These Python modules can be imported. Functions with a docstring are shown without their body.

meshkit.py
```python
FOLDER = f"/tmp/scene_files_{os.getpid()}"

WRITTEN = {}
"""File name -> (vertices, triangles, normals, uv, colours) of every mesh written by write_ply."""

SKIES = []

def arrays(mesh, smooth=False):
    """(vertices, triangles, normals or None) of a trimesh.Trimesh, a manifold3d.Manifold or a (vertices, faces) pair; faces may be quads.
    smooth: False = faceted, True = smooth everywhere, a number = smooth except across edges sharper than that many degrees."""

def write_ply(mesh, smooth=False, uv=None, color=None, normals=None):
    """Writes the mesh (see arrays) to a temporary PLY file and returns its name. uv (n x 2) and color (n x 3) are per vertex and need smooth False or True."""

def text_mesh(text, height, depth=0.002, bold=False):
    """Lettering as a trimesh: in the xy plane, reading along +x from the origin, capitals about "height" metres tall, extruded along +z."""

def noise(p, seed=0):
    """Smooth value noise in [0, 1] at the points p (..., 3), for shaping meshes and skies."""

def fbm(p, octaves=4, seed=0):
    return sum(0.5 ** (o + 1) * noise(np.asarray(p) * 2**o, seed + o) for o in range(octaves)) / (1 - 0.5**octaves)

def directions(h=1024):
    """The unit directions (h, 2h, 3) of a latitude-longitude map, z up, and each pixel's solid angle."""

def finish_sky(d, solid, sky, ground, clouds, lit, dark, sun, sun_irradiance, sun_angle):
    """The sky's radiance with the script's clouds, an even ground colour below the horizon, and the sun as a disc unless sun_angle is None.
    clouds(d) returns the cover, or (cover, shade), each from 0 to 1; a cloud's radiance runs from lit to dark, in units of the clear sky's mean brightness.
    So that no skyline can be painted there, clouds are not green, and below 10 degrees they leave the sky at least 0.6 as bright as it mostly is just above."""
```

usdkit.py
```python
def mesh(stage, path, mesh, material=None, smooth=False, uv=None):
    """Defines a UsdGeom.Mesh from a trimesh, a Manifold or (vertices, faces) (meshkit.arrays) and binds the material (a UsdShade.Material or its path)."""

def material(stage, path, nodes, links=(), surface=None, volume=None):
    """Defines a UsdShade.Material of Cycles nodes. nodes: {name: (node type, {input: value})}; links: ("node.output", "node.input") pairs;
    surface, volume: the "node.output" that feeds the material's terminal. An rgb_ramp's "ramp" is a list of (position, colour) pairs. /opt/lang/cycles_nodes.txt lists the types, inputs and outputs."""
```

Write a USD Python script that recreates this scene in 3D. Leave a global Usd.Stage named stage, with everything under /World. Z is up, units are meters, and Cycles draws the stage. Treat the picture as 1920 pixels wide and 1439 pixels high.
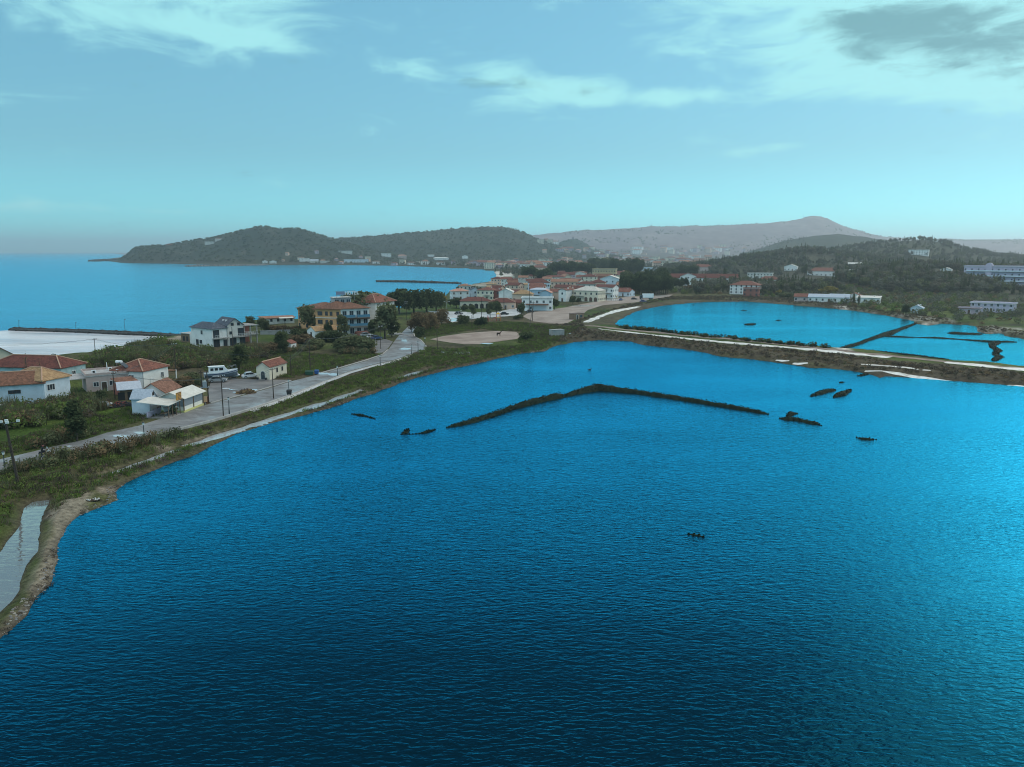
import math, random
import numpy as np, trimesh, shapely, usdkit, meshkit
from shapely.geometry import Polygon, LineString, MultiLineString, Point
from shapely.ops import unary_union
from scipy.spatial import cKDTree
from pxr import Usd, UsdGeom, UsdLux, UsdShade, Gf, Sdf, Vt

stage = Usd.Stage.CreateInMemory()
UsdGeom.SetStageUpAxis(stage, UsdGeom.Tokens.z)
UsdGeom.SetStageMetersPerUnit(stage, 1.0)
UsdGeom.Xform.Define(stage, '/World')
UsdGeom.Scope.Define(stage, '/World/Looks')

# ------------------------------------------------------------------ camera, sky, sun, exposure
CAM_H, FPX, HORIZON = 32.0, 1460.0, 471.5          # metres; focal length in pixels of the 1920 px wide photograph
PITCH = math.atan((719.5 - HORIZON) / FPX)
EXPOSURE = 0.0
SUN_AZ, SUN_EL = math.radians(55), math.radians(34)
HAZE = 1.2e-4
SKY_STRENGTH, SUN_INTENSITY, SUN_ANGLE = 0.15, 0.4, 50.0
cam = UsdGeom.Camera.Define(stage, '/World/camera')
cam.AddTranslateOp().Set(Gf.Vec3d(0, 0, CAM_H))
cam.AddRotateXOp().Set(90 - math.degrees(PITCH))
cam.CreateFocalLengthAttr(24.0)
cam.CreateHorizontalApertureAttr(24.0 * 1920 / FPX)
cam.CreateVerticalApertureAttr(24.0 * 1439 / FPX)
cam.CreateClippingRangeAttr(Gf.Vec2f(0.5, 120000))
cam.CreateExposureAttr(EXPOSURE)

def mat(name, nodes, links=(), surface='p.BSDF', volume=None):
    return usdkit.material(stage, '/World/Looks/' + name, nodes, links, surface=surface, volume=volume)

def sky_material():
    """Clear sky with thin clouds, laid out by the direction looked in (azimuth from north to the east, elevation)."""
    n, l = {}, []
    n['sky'] = ('sky_texture', dict(sky_type='single_scattering', sun_disc=False, sun_elevation=SUN_EL, sun_rotation=SUN_AZ, altitude=0.0, air_density=1.0, aerosol_density=0.6, ozone_density=1.5))
    n['tc'] = ('texture_coordinate', {})
    n['sx'] = ('separate_xyz', {}); l.append(('tc.generated', 'sx.vector'))
    n['az'] = ('math', dict(math_type='arctan2')); l += [('sx.x', 'az.value1'), ('sx.y', 'az.value2')]
    n['el'] = ('math', dict(math_type='arcsine')); l.append(('sx.z', 'el.value1'))
    # wind-drawn cloud coordinates: the plane of a high cloud layer
    n['zz'] = ('math', dict(math_type='maximum', value2=0.03)); l.append(('sx.z', 'zz.value1'))
    n['u'] = ('math', dict(math_type='divide')); l += [('sx.x', 'u.value1'), ('zz.value', 'u.value2')]
    n['v'] = ('math', dict(math_type='divide')); l += [('sx.y', 'v.value1'), ('zz.value', 'v.value2')]
    n['uv'] = ('combine_xyz', dict(z=0.0)); l += [('u.value', 'uv.x'), ('v.value', 'uv.y')]
    n['ae'] = ('combine_xyz', dict(z=0.0)); l += [('az.value', 'ae.x'), ('el.value', 'ae.y')]
    n['map'] = ('mapping', dict(scale=(1.0, 3.2, 1.0), rotation=(0, 0, 0.12))); l.append(('ae.vector', 'map.vector'))
    n['nz'] = ('noise_texture', dict(scale=7.5, detail=9.0, roughness=0.6, distortion=0.5)); l.append(('map.vector', 'nz.vector'))
    n['nz2'] = ('noise_texture', dict(scale=13.0, detail=9.0, roughness=0.58, distortion=0.4)); l.append(('map.vector', 'nz2.vector'))
    def blob(key, px, py, wx, wy, tilt, gain):
        fx, fy = (px - 960) / FPX, (719.5 - py) / FPX
        dx, dy, dz = fx, math.cos(PITCH) + fy * math.sin(PITCH), -math.sin(PITCH) + fy * math.cos(PITCH)
        a0, e0 = math.atan2(dx, dy), math.atan2(dz, math.hypot(dx, dy))
        n[key + 'o'] = ('mapping', dict(mapping_type='texture', location=(a0, e0, 0), rotation=(0, 0, tilt), scale=(wx / FPX, wy / FPX, 1.0))); l.append(('ae.vector', key + 'o.vector'))
        n[key + 'l'] = ('vector_math', dict(math_type='dot_product')); l.extend([(key + 'o.vector', key + 'l.vector1'), (key + 'o.vector', key + 'l.vector2')])
        n[key + 'g'] = ('math', dict(math_type='multiply', value2=-1.0)); l.append((key + 'l.value', key + 'g.value1'))
        n[key + 'e'] = ('math', dict(math_type='exponent')); l.append((key + 'g.value', key + 'e.value1'))
        n[key] = ('math', dict(math_type='multiply', value2=gain)); l.append((key + 'e.value', key + '.value1'))
        return key + '.value'
    def total(key, blobs):
        at = blobs[0]
        for i, b in enumerate(blobs[1:]):
            n[f'{key}{i}'] = ('math', dict(math_type='add')); l.extend([(at, f'{key}{i}.value1'), (b, f'{key}{i}.value2')]); at = f'{key}{i}.value'
        return at
    cover = total('cv', [blob('b0', 200, -20, 300, 78, -0.10, 1.25), blob('b1', 400, 62, 150, 17, -0.05, 0.9), blob('b2', 1020, 165, 160, 40, -0.10, 1.15), blob('b3', 1270, 180, 170, 17, 0.0, 0.85),
                         blob('b4', 760, 130, 75, 24, -0.25, 0.85), blob('b5', 1640, 20, 320, 105, -0.12, 1.45), blob('b6', 1900, 90, 270, 80, -0.05, 1.3), blob('b7', 1510, 268, 120, 10, 0.1, 0.75),
                         blob('b8', 60, 388, 100, 14, 0.0, 0.72), blob('b9', 340, 397, 80, 7, 0.0, 0.72)])
    dark = total('dk', [blob('d0', 1800, 75, 200, 58, -0.15, 1.3), blob('d1', 985, 160, 105, 16, -0.04, 0.95), blob('d2', 1670, 30, 140, 45, 0.2, 0.7)])
    # neutral thin cloud added high above the view, to whiten the light on land
    n['th'] = ('map_range', dict(range_type='smoothstep', from_min=0.34, from_max=0.85, to_min=0.0, to_max=0.85, clamp=True)); l.append(('el.value', 'th.value'))
    def cut(key, noise, gain, blobs, lo, hi, top):
        """Noise frays the soft masses into clouds."""
        n[key + 'k'] = ('math', dict(math_type='multiply_add', value2=gain, value3=-gain / 2)); l.append((noise, key + 'k.value1'))
        n[key + 's'] = ('math', dict(math_type='add')); l.extend([(blobs, key + 's.value1'), (key + 'k.value', key + 's.value2')])
        n[key] = ('map_range', dict(range_type='smoothstep', from_min=lo, from_max=hi, to_min=0.0, to_max=top, clamp=True)); l.append((key + 's.value', key + '.value'))
        return key + '.result'
    lit_c = cut('cm', 'nz.fac', 3.2, cover, 0.30, 1.25, 0.92); dark_c = cut('dm', 'nz2.fac', 3.4, dark, 0.40, 1.55, 0.95)
    n['lo'] = ('map_range', dict(range_type='smoothstep', from_min=0.0, from_max=0.13, to_min=1.0, to_max=0.0, clamp=True)); l.append(('el.value', 'lo.value'))
    n['gm'] = ('gamma', dict(gamma=SKY_GAMMA)); l.append(('sky.color', 'gm.color'))
    n['tint'] = ('mix', dict(mix_type='multiply', fac=1.0, color2=SKY_TINT)); l.append(('gm.color', 'tint.color1'))
    n['low'] = ('mix', dict(mix_type='multiply', color2=LOW_TINT)); l += [('tint.color', 'low.color1'), ('lo.result', 'low.fac')]
    n['up'] = ('mix', dict(mix_type='mix', color2=CLOUD_HIGH)); l += [('low.color', 'up.color1'), ('th.result', 'up.fac')]
    n['lit'] = ('mix', dict(mix_type='mix', color2=CLOUD_LIT)); l += [('up.color', 'lit.color1'), (lit_c, 'lit.fac')]
    n['drk'] = ('mix', dict(mix_type='mix', color2=CLOUD_DARK)); l += [('lit.color', 'drk.color1'), (dark_c, 'drk.fac')]
    n['bg'] = ('background_shader', dict(strength=SKY_STRENGTH)); l.append(('drk.color', 'bg.color'))
    return mat('sky', n, l, surface='bg.background')

SKY_GAMMA, SKY_TINT, CLOUD_LIT, CLOUD_DARK = 0.45, (0.84, 1.86, 2.16), (2.75, 5.9, 6.1), (1.05, 2.6, 3.0)
CLOUD_HIGH, LOW_TINT = (4.7, 4.9, 5.0), (1.03, 1.55, 1.6)
dome = UsdLux.DomeLight.Define(stage, '/World/sky')
UsdShade.MaterialBindingAPI.Apply(dome.GetPrim()).Bind(sky_material())
sun = UsdLux.DistantLight.Define(stage, '/World/sun')
sun.CreateIntensityAttr(SUN_INTENSITY); sun.CreateNormalizeAttr(True); sun.CreateAngleAttr(SUN_ANGLE); sun.CreateColorAttr(Gf.Vec3f(1.0, 0.93, 0.83))
sun.AddRotateXYZOp().Set(Gf.Vec3f(90 - math.degrees(SUN_EL), 0, 180 - math.degrees(SUN_AZ)))

# ------------------------------------------------------------------ helpers
names = {}
def numbered(name, parent='/World'):
    k = names.get((parent, name), -1) + 1
    names[(parent, name)] = k
    return f'{parent}/{name}' if k == 0 else f'{parent}/{name}_{k:03d}'

def tag(prim, label=None, cat=None, group=None, kind=None):
    for k, v in (('label', label), ('category', cat), ('group', group), ('kind', kind)):
        if v is not None:
            prim.SetCustomDataByKey(k, v)
    return prim

def path_of(parent):
    return '/World' if parent is None else (str(parent.GetPath()) if hasattr(parent, 'GetPath') else str(parent))

def obj(name, mesh, m, parent=None, smooth=False):
    """One Mesh prim, under parent or directly under /World."""
    return usdkit.mesh(stage, numbered(name, path_of(parent)), mesh, m, smooth).GetPrim()

def thing(name, label, cat, loc=(0, 0, 0), rz=0.0, group=None, scale=None, kind=None):
    x = UsdGeom.Xform.Define(stage, numbered(name))
    x.AddTranslateOp().Set(Gf.Vec3d(*map(float, loc))); x.AddRotateZOp().Set(float(rz))
    if scale is not None:
        x.AddScaleOp().Set(Gf.Vec3f(*((scale,) * 3 if np.ndim(scale) == 0 else scale)))
    return tag(x.GetPrim(), label, cat, group, kind)

def cls(name):
    """A class prim that copies refer to."""
    return stage.CreateClassPrim('/World/' + name + '_kind')

def copy(proto, name, label, cat, loc, rz=0.0, group=None, scale=None):
    p = thing(name, label, cat, loc, rz, group, scale)
    p.GetReferences().AddInternalReference(proto.GetPath()); p.SetInstanceable(True)
    return p

def box(sx, sy, sz, x=0, y=0, z=0):
    """A box whose base is centred on x, y at height z."""
    m = trimesh.creation.box((sx, sy, sz)); m.apply_translation((x, y, z + sz / 2)); return m

def rod(a, b, r, r2=None, n=8):
    a, b = np.asarray(a, float), np.asarray(b, float)
    r2 = r if r2 is None else r2
    d = b - a; L = np.linalg.norm(d); d = d / L
    u = np.cross(d, [0, 0, 1.0] if abs(d[2]) < 0.9 else [1.0, 0, 0]); u /= np.linalg.norm(u); w = np.cross(d, u)
    t = np.arange(n) * 2 * np.pi / n
    ring = np.cos(t)[:, None] * u + np.sin(t)[:, None] * w
    v = np.vstack([a + r * ring, b + r2 * ring, a, b])
    f = []
    for i in range(n):
        j = (i + 1) % n
        f += [[i, j, n + j], [i, n + j, n + i], [2 * n, j, i], [2 * n + 1, n + i, n + j]]
    return trimesh.Trimesh(v, f, process=False)

def cat_(ms): return trimesh.util.concatenate([m for m in ms if m is not None])

def blob_mesh(rx, ry, rz, sub=2, amp=0.25, freq=1.0, seed=0):
    m = trimesh.creation.icosphere(sub)
    v = np.array(m.vertices)
    k = 1 + amp * (meshkit.fbm(v * 1.7 * freq + seed * 7.3, 3, seed) * 2 - 1)
    m.vertices = v * k[:, None] * [rx, ry, rz]
    return m

# ------------------------------------------------------------------ from the photograph's pixels to points of the place
cp, sp = math.cos(PITCH), math.sin(PITCH)
def ray(px, py):
    a, b = (np.asarray(px, float) - 960) / FPX, (719.5 - np.asarray(py, float)) / FPX
    a, b = np.broadcast_arrays(a, b); d = np.stack([a, cp + b * sp, -sp + b * cp], -1)
    return d
def G(px, py, z=0.0):
    """The point at height z that is seen at the pixel."""
    d = ray(px, py); t = (z - CAM_H) / d[..., 2]
    return np.stack([d[..., 0] * t, d[..., 1] * t], -1)
def dist_of(py, z=0.0):
    return float(G(960, py, z)[1])
def densify(pts, step=3.0, closed=True):
    pts = np.asarray(pts, float); out = []
    n = len(pts)
    for i in range(n if closed else n - 1):
        a, b = pts[i], pts[(i + 1) % n]
        k = max(1, int(np.hypot(*(b - a)) / step))
        out += [a + (b - a) * j / k for j in range(k)]
    if not closed: out.append(pts[-1])
    return np.array(out)
def ground_poly(pts, z=0.0, step=3.0):
    q = densify(pts, step); return Polygon(G(q[:, 0], q[:, 1], z)).buffer(0)
def band_px(line, widths, z=0.0, step=3.0, ragged=0.0):
    """A strip that follows a line of pixels, its width given in metres at each of the line's points."""
    line = np.asarray(line, float); q = densify(line, step, closed=False)
    s0 = np.concatenate([[0], np.cumsum(np.hypot(*np.diff(line, axis=0).T))]); s = np.concatenate([[0], np.cumsum(np.hypot(*np.diff(q, axis=0).T))])
    w = np.interp(s, s0, np.broadcast_to(widths, len(line)))
    p = G(q[:, 0], q[:, 1], z)
    if ragged: w = w * (1 + ragged * (meshkit.fbm(np.stack([p[:, 0] / 5, p[:, 1] / 5, 0 * s], 1), 3, 2) * 2 - 1))
    t = np.gradient(p, axis=0); t /= np.linalg.norm(t, axis=1, keepdims=True); nrm = np.stack([-t[:, 1], t[:, 0]], 1)
    return Polygon(np.vstack([p + nrm * w[:, None] / 2, (p - nrm * w[:, None] / 2)[::-1]])).buffer(0)
# ------------------------------------------------------------------ layout: water, land, paved ground
LAND = 1.3
LAGOON = [(-900, 2400), (-60, 1250), (0, 1200), (30, 1172), (75, 1118), (97, 1098), (108, 1045), (114, 1012), (132, 978), (150, 966), (200, 947), (221, 938), (216, 922), (236, 906), (270, 890), (320, 870), (360, 855), (400, 836),
          (450, 813), (500, 796), (560, 781), (620, 766), (660, 751), (700, 738), (740, 723), (780, 709), (820, 699), (850, 691), (900, 681), (940, 671), (980, 663), (1022, 659), (1040, 649), (1080, 641), (1120, 638), (1180, 640),
          (1210, 648), (1280, 655), (1330, 663), (1345, 668), (1440, 678), (1520, 690), (1545, 690), (1590, 695), (1620, 700), (1640, 705), (1650, 710), (1662, 706), (1700, 708), (1780, 714), (1860, 720), (1920, 725), (2400, 768), (3600, 900), (6000, 2400)]
PONDS = [(1152, 609), (1160, 600), (1190, 585), (1240, 574), (1300, 568), (1340, 566), (1400, 566), (1480, 572), (1540, 577), (1600, 583), (1660, 592), (1714, 602), (1716, 608), (1745, 611), (1760, 607), (1828, 611), (1834, 622), (1850, 627), (1880, 626), (1890, 632),
         (1915, 634), (1925, 640), (2300, 664), (2600, 720), (2300, 715), (1920, 689), (1850, 683), (1750, 675), (1660, 663), (1600, 654), (1570, 655), (1480, 646), (1400, 638), (1330, 632), (1260, 625), (1180, 617)]
CREEK = [(92, 938), (80, 960), (72, 1020), (52, 1064), (22, 1128), (0, 1152), (-90, 1300), (-300, 1300), (-120, 1120), (0, 1036), (20, 1005), (36, 985), (45, 955), (62, 942)]
SEA = [(-900, 800), (-300, 715), (0, 690), (55, 676), (110, 668), (160, 663), (195, 656), (235, 648), (285, 638), (330, 632), (345, 627), (420, 612), (470, 604), (560, 600), (640, 592), (700, 588), (770, 574), (835, 556), (846, 546), (862, 538), (905, 530), (925, 527),
       (929, 517), (926, 509), (900, 506), (850, 503), (800, 501), (750, 499), (660, 497.5), (560, 497), (460, 497.5), (400, 497), (300, 494.3), (228, 493.3), (180, 487), (205, 485.5), (235, 482), (232, 478), (205, 474.5), (100, 473.4), (-900, 473.4)]
CANALS = [([(345, 838), (365, 833), (420, 815), (480, 796), (560, 771), (620, 753), (680, 731)], [2.4, 2.0, 2.2, 2.3, 2.1, 2.0, 1.6]), ([(728, 714), (760, 706), (800, 694), (835, 688)], [1.3, 1.9, 1.6, 0.9]),
          ([(180, 898), (240, 878), (300, 856), (340, 841)], [0.7, 1.0, 1.2, 1.4])]
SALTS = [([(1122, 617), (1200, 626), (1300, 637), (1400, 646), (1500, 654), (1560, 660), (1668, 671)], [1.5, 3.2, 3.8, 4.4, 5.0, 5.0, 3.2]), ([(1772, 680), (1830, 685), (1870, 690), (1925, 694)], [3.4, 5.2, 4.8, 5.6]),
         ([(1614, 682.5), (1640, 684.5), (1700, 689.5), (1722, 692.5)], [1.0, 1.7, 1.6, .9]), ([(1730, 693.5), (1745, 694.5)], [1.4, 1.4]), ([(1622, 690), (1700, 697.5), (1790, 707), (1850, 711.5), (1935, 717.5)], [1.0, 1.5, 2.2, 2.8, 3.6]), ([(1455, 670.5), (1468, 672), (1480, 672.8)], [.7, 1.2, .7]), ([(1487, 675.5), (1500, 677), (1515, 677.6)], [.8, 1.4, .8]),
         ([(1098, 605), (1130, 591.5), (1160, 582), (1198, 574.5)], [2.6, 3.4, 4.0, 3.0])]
lagoon_p, ponds_p, creek_p, sea_p = ground_poly(LAGOON, step=2.0), ground_poly(PONDS, step=2.0), ground_poly(CREEK, step=3.0), ground_poly(SEA, step=2.0)
canals_p = unary_union([band_px(a, b, 0.0, 2.0, .5) for a, b in CANALS])
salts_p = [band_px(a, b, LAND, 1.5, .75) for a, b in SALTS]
water_p = unary_union([lagoon_p, ponds_p, creek_p, sea_p, canals_p])

ROAD = [(-120, 898), (0, 862), (60, 848), (100, 838), (160, 825), (200, 812), (260, 799), (300, 786), (345, 771), (400, 756), (450, 744), (500, 730), (545, 716), (600, 702), (640, 691), (690, 676), (716, 667), (727, 658), (736, 645), (746, 632), (757, 621), (766, 612), (781, 602), (800, 594), (812, 590), (830, 594), (806, 604), (790, 612), (777, 618), (774, 624), (776, 632),
        (788, 638), (797, 649), (794, 656), (770, 664), (740, 675), (700, 684), (650, 698), (600, 717.5), (560, 733), (520, 748), (470, 765), (400, 786), (340, 801), (300, 812.5), (250, 825), (180, 839), (110, 854), (60, 867), (0, 882), (-120, 922)]
CAR_PARK = [(392, 755), (390, 735), (396, 714), (430, 711), (480, 712), (545, 713), (548, 714.5), (500, 728.5), (450, 742.5)]
SIDE_LOT = [(690, 652), (703, 640), (722, 636), (737, 641), (734, 646), (726, 655), (714, 664), (704, 662)]
COURT = [(806, 637), (830, 631), (865, 626), (900, 623), (935, 621), (968, 623), (976, 630), (970, 636), (940, 640), (900, 646), (870, 646), (845, 643)]
PLAZA = [(802, 583.5), (840, 584.5), (885, 586), (930, 586), (960, 579), (975, 577), (985, 583), (970, 592), (930, 595), (900, 597), (862, 602), (848, 605), (838, 600), (820, 592)]
SQUARE = [(990, 588), (1010, 584), (1060, 577), (1120, 565), (1180, 556.5), (1230, 555), (1262, 552.5), (1256, 556.5), (1225, 561), (1195, 567), (1130, 573), (1102, 582), (1085, 596), (1060, 608), (1030, 607), (1000, 603), (980, 594)]
paved = {'road': ground_poly(ROAD, LAND), 'car_park': ground_poly(CAR_PARK, LAND), 'side_lot': ground_poly(SIDE_LOT, LAND), 'sandy_court': ground_poly(COURT, LAND), 'plaza': ground_poly(PLAZA, LAND), 'gravel_square': ground_poly(SQUARE, LAND)}
paved['car_park'] = paved['car_park'].difference(paved['road'].buffer(0.4)); paved['side_lot'] = paved['side_lot'].difference(paved['road'].buffer(0.4)); paved['plaza'] = paved['plaza'].difference(paved['road'].buffer(0.3)); paved['gravel_square'] = paved['gravel_square'].difference(paved['plaza'].buffer(0.5))
flat_p = unary_union(list(paved.values()) + salts_p)

# hills: crest lines as (pixel x, pixel y) seen at a distance, with the depth of their near and far slopes
RIDGES = [
    (2350, 360, 600, [(150, 489), (180, 486), (205, 483.5), (228, 482), (238, 476), (250, 470), (262, 465), (290, 463), (320, 461), (345, 457), (380, 451), (410, 447), (440, 438), (470, 431), (497, 424), (515, 427), (540, 429), (560, 428), (580, 431), (610, 442), (640, 451), (670, 461), (700, 470), (760, 482), (800, 490)]),
    (2900, 600, 900, [(560, 480), (600, 456), (640, 448), (700, 443.5), (760, 439), (800, 437), (860, 432.5), (905, 429), (940, 428), (965, 433), (985, 438), (1010, 450), (1050, 462), (1085, 471), (1140, 478), (1200, 484)]),
    (3600, 350, 400, [(1020, 472), (1040, 460), (1055, 452), (1070, 448.5), (1085, 451), (1100, 459), (1130, 474)]),
    (5400, 1500, 2500, [(700, 470), (900, 455), (960, 446), (1000, 441.5), (1060, 437), (1090, 433), (1150, 430.5), (1200, 428), (1250, 426), (1330, 424.5), (1400, 422), (1440, 419), (1470, 415), (1490, 411), (1508, 408.5), (1525, 410), (1540, 414), (1560, 421), (1580, 429), (1610, 438), (1640, 444), (1700, 449), (1800, 451), (1860, 451), (1920, 448), (2000, 452), (2300, 462)]),
    (2600, 700, 900, [(1380, 476), (1420, 466), (1460, 452), (1490, 447), (1520, 443), (1560, 441), (1600, 445), (1640, 450), (1700, 456), (1800, 470)]),
    (1150, 260, 500, [(1180, 500), (1260, 495), (1320, 489), (1380, 477.5), (1420, 472), (1450, 467), (1480, 462), (1505, 461), (1530, 463), (1560, 466), (1600, 472), (1640, 478), (1700, 486)]),
    (1500, 420, 700, [(1500, 472), (1560, 463), (1600, 456), (1640, 450), (1660, 448), (1690, 446), (1715, 445), (1740, 448), (1770, 453), (1800, 463), (1860, 474), (1920, 477), (2100, 478), (2400, 486)]),
    (760, 220, 500, [(1560, 500), (1640, 494), (1700, 489), (1800, 492), (1920, 496), (2200, 500), (2500, 510)]),
]
def hills(x, y):
    r, px = np.hypot(x, y), np.tan(np.clip(np.arctan2(x, y), -1.3, 1.3)) * FPX * 1.0 + 960
    back = np.abs(np.arctan2(x, y)) > 1.3
    h = np.zeros_like(r)
    for d, near, far, crest in RIDGES:
        c = np.array(crest, float)
        depth = d / np.cos(np.arctan2(c[:, 0] - 960, FPX))         # the crest runs along a line across the view, not round the eye
        z = CAM_H + (HORIZON - c[:, 1]) / FPX * d
        z = np.maximum(z - (7.0 if d < 1600 else 0.0), 0)           # the wood that stands on the near hills makes up the rest
        zc = np.interp(px, c[:, 0], z, left=z[0] * 0.0, right=z[-1] * 0.0)
        lim = np.interp(px, [c[0, 0] - 60, c[0, 0], c[-1, 0], c[-1, 0] + 60], [0, 1, 1, 0])
        zc = zc * lim
        u = (y - d)
        k = np.where(u < 0, u / near, u / far)
        s = np.clip(1 - np.abs(k), 0, 1)
        s = np.where(u < 0, s * s * (3 - 2 * s) * 0.45 + 0.55 * s, s * s * (3 - 2 * s))
        h = np.maximum(h, zc * s)
    return np.where(back, 0, h)

bd = []
for ring in [LAGOON, PONDS, CREEK, SEA]:
    q = densify(ring, 1.2); bd.append(G(q[:, 0], q[:, 1]))
for c in getattr(canals_p, 'geoms', [canals_p]):
    bd.append(np.array(c.segmentize(0.4).exterior.coords))
bd = cKDTree(np.vstack(bd))
fb = []
for p in list(paved.values()) + salts_p:
    for g in getattr(p, 'geoms', [p]): fb.append(np.array(g.segmentize(1.5).exterior.coords))
fb = cKDTree(np.vstack(fb))
shapely.prepare(water_p); shapely.prepare(flat_p)

def land_fields(x, y):
    """Signed distance to the waterline (land positive), distance outside the paved ground (0 within)."""
    d, _ = bd.query(np.stack([x, y], 1)); sd = np.where(shapely.contains_xy(water_p, x, y), -d, d)
    f, _ = fb.query(np.stack([x, y], 1)); f = np.where(shapely.contains_xy(flat_p, x, y), 0, f)
    return sd, f
def height(x, y):
    x, y = np.atleast_1d(np.asarray(x, float)), np.atleast_1d(np.asarray(y, float))
    sd, f = land_fields(x, y)
    out = np.full(len(x), -2.5); k = sd > -8 - np.hypot(x, y) / 100
    out[k] = _height(x[k], y[k], sd[k], f[k])
    return out
def _height(x, y, sd, f):
    r = np.hypot(x, y)
    p = np.stack([x, y, 0 * x], 1)
    amp = np.clip(r / 260, 0.5, 5.0)
    s = sd + amp * (meshkit.fbm(p / 5.0, 3, 3) - 0.5) * 2.0 * np.clip(f / 3, 0, 1)
    z = np.where(s > 0, LAND * (1 - np.exp(-np.maximum(s, 0) / 3.2)), np.maximum(-2.5, s * 0.3))
    rough = np.clip(f / 4 - 0.15, 0, 1) * np.clip(s / 4, 0, 1)
    z = z + rough * ((meshkit.fbm(p / 7.0, 3, 5) - 0.5) * 1.1 + (meshkit.fbm(p / 2.2, 2, 6) - 0.5) * 0.35) * np.clip(1.2 - r / 900, 0.25, 1)
    h = hills(x, y) * np.clip(sd / 60, 0, 1)
    big = h * (0.10 * (meshkit.fbm(p / 160.0, 4, 8) - 0.5) + 0.05 * (meshkit.fbm(p / 40.0, 3, 9) - 0.5) * np.clip(r / 1500, 0, 1)) * np.clip(r / 1200, 0, 1)
    z = np.where(h > 0.5, np.maximum(z, h + big), z)
    return z

# the ground is one sheet of rings round the viewpoint, fine where it is near and coarse far off
cols = np.concatenate([np.radians(np.linspace(-178, -42, 50)), np.arctan((np.arange(-330, 2252, 2.7) - 960) / FPX), np.radians(np.linspace(42, 178, 50))])
rows = np.concatenate([G(960, np.arange(1700, 500, -2.4))[:, 1], G(960, np.arange(500, 478, -0.8))[:, 1], np.geomspace(7600, 20000, 12)])
rows = np.unique(np.concatenate([rows, np.arange(1550, 3600, 34.0), np.arange(3650, 7600, 90.0)]))
RR, AA = np.meshgrid(rows, cols, indexing='ij')
gx, gy = (RR * np.sin(AA)).ravel(), (RR * np.cos(AA)).ravel()
gz = height(gx, gy)
nR, nC = len(rows), len(cols)
i, j = np.meshgrid(np.arange(nR - 1), np.arange(nC - 1), indexing='ij')
quad = np.stack([i * nC + j, i * nC + j + 1, (i + 1) * nC + j + 1, (i + 1) * nC + j], -1).reshape(-1, 4)[:, ::-1]
quad = quad[(gz[quad].max(1) > -1.2)]
used = np.unique(quad); remap = np.full(len(gx), -1); remap[used] = np.arange(len(used)); quad = remap[quad]
gv = np.stack([gx, gy, gz], 1)[used]
GRID = gz.reshape(nR, nC)
def Z(x, y):
    """Height of the built ground sheet at points (bilinear between its rings)."""
    x, y = np.atleast_1d(np.asarray(x, float)), np.atleast_1d(np.asarray(y, float))
    r, a = np.hypot(x, y), np.arctan2(x, y)
    fi, fj = np.clip(np.interp(r, rows, np.arange(nR)), 0, nR - 1.001), np.clip(np.interp(a, cols, np.arange(nC)), 0, nC - 1.001)
    i0, j0 = fi.astype(int), fj.astype(int); u, v = fi - i0, fj - j0
    return GRID[i0, j0] * (1 - u) * (1 - v) + GRID[i0 + 1, j0] * u * (1 - v) + GRID[i0, j0 + 1] * (1 - u) * v + GRID[i0 + 1, j0 + 1] * u * v
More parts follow.
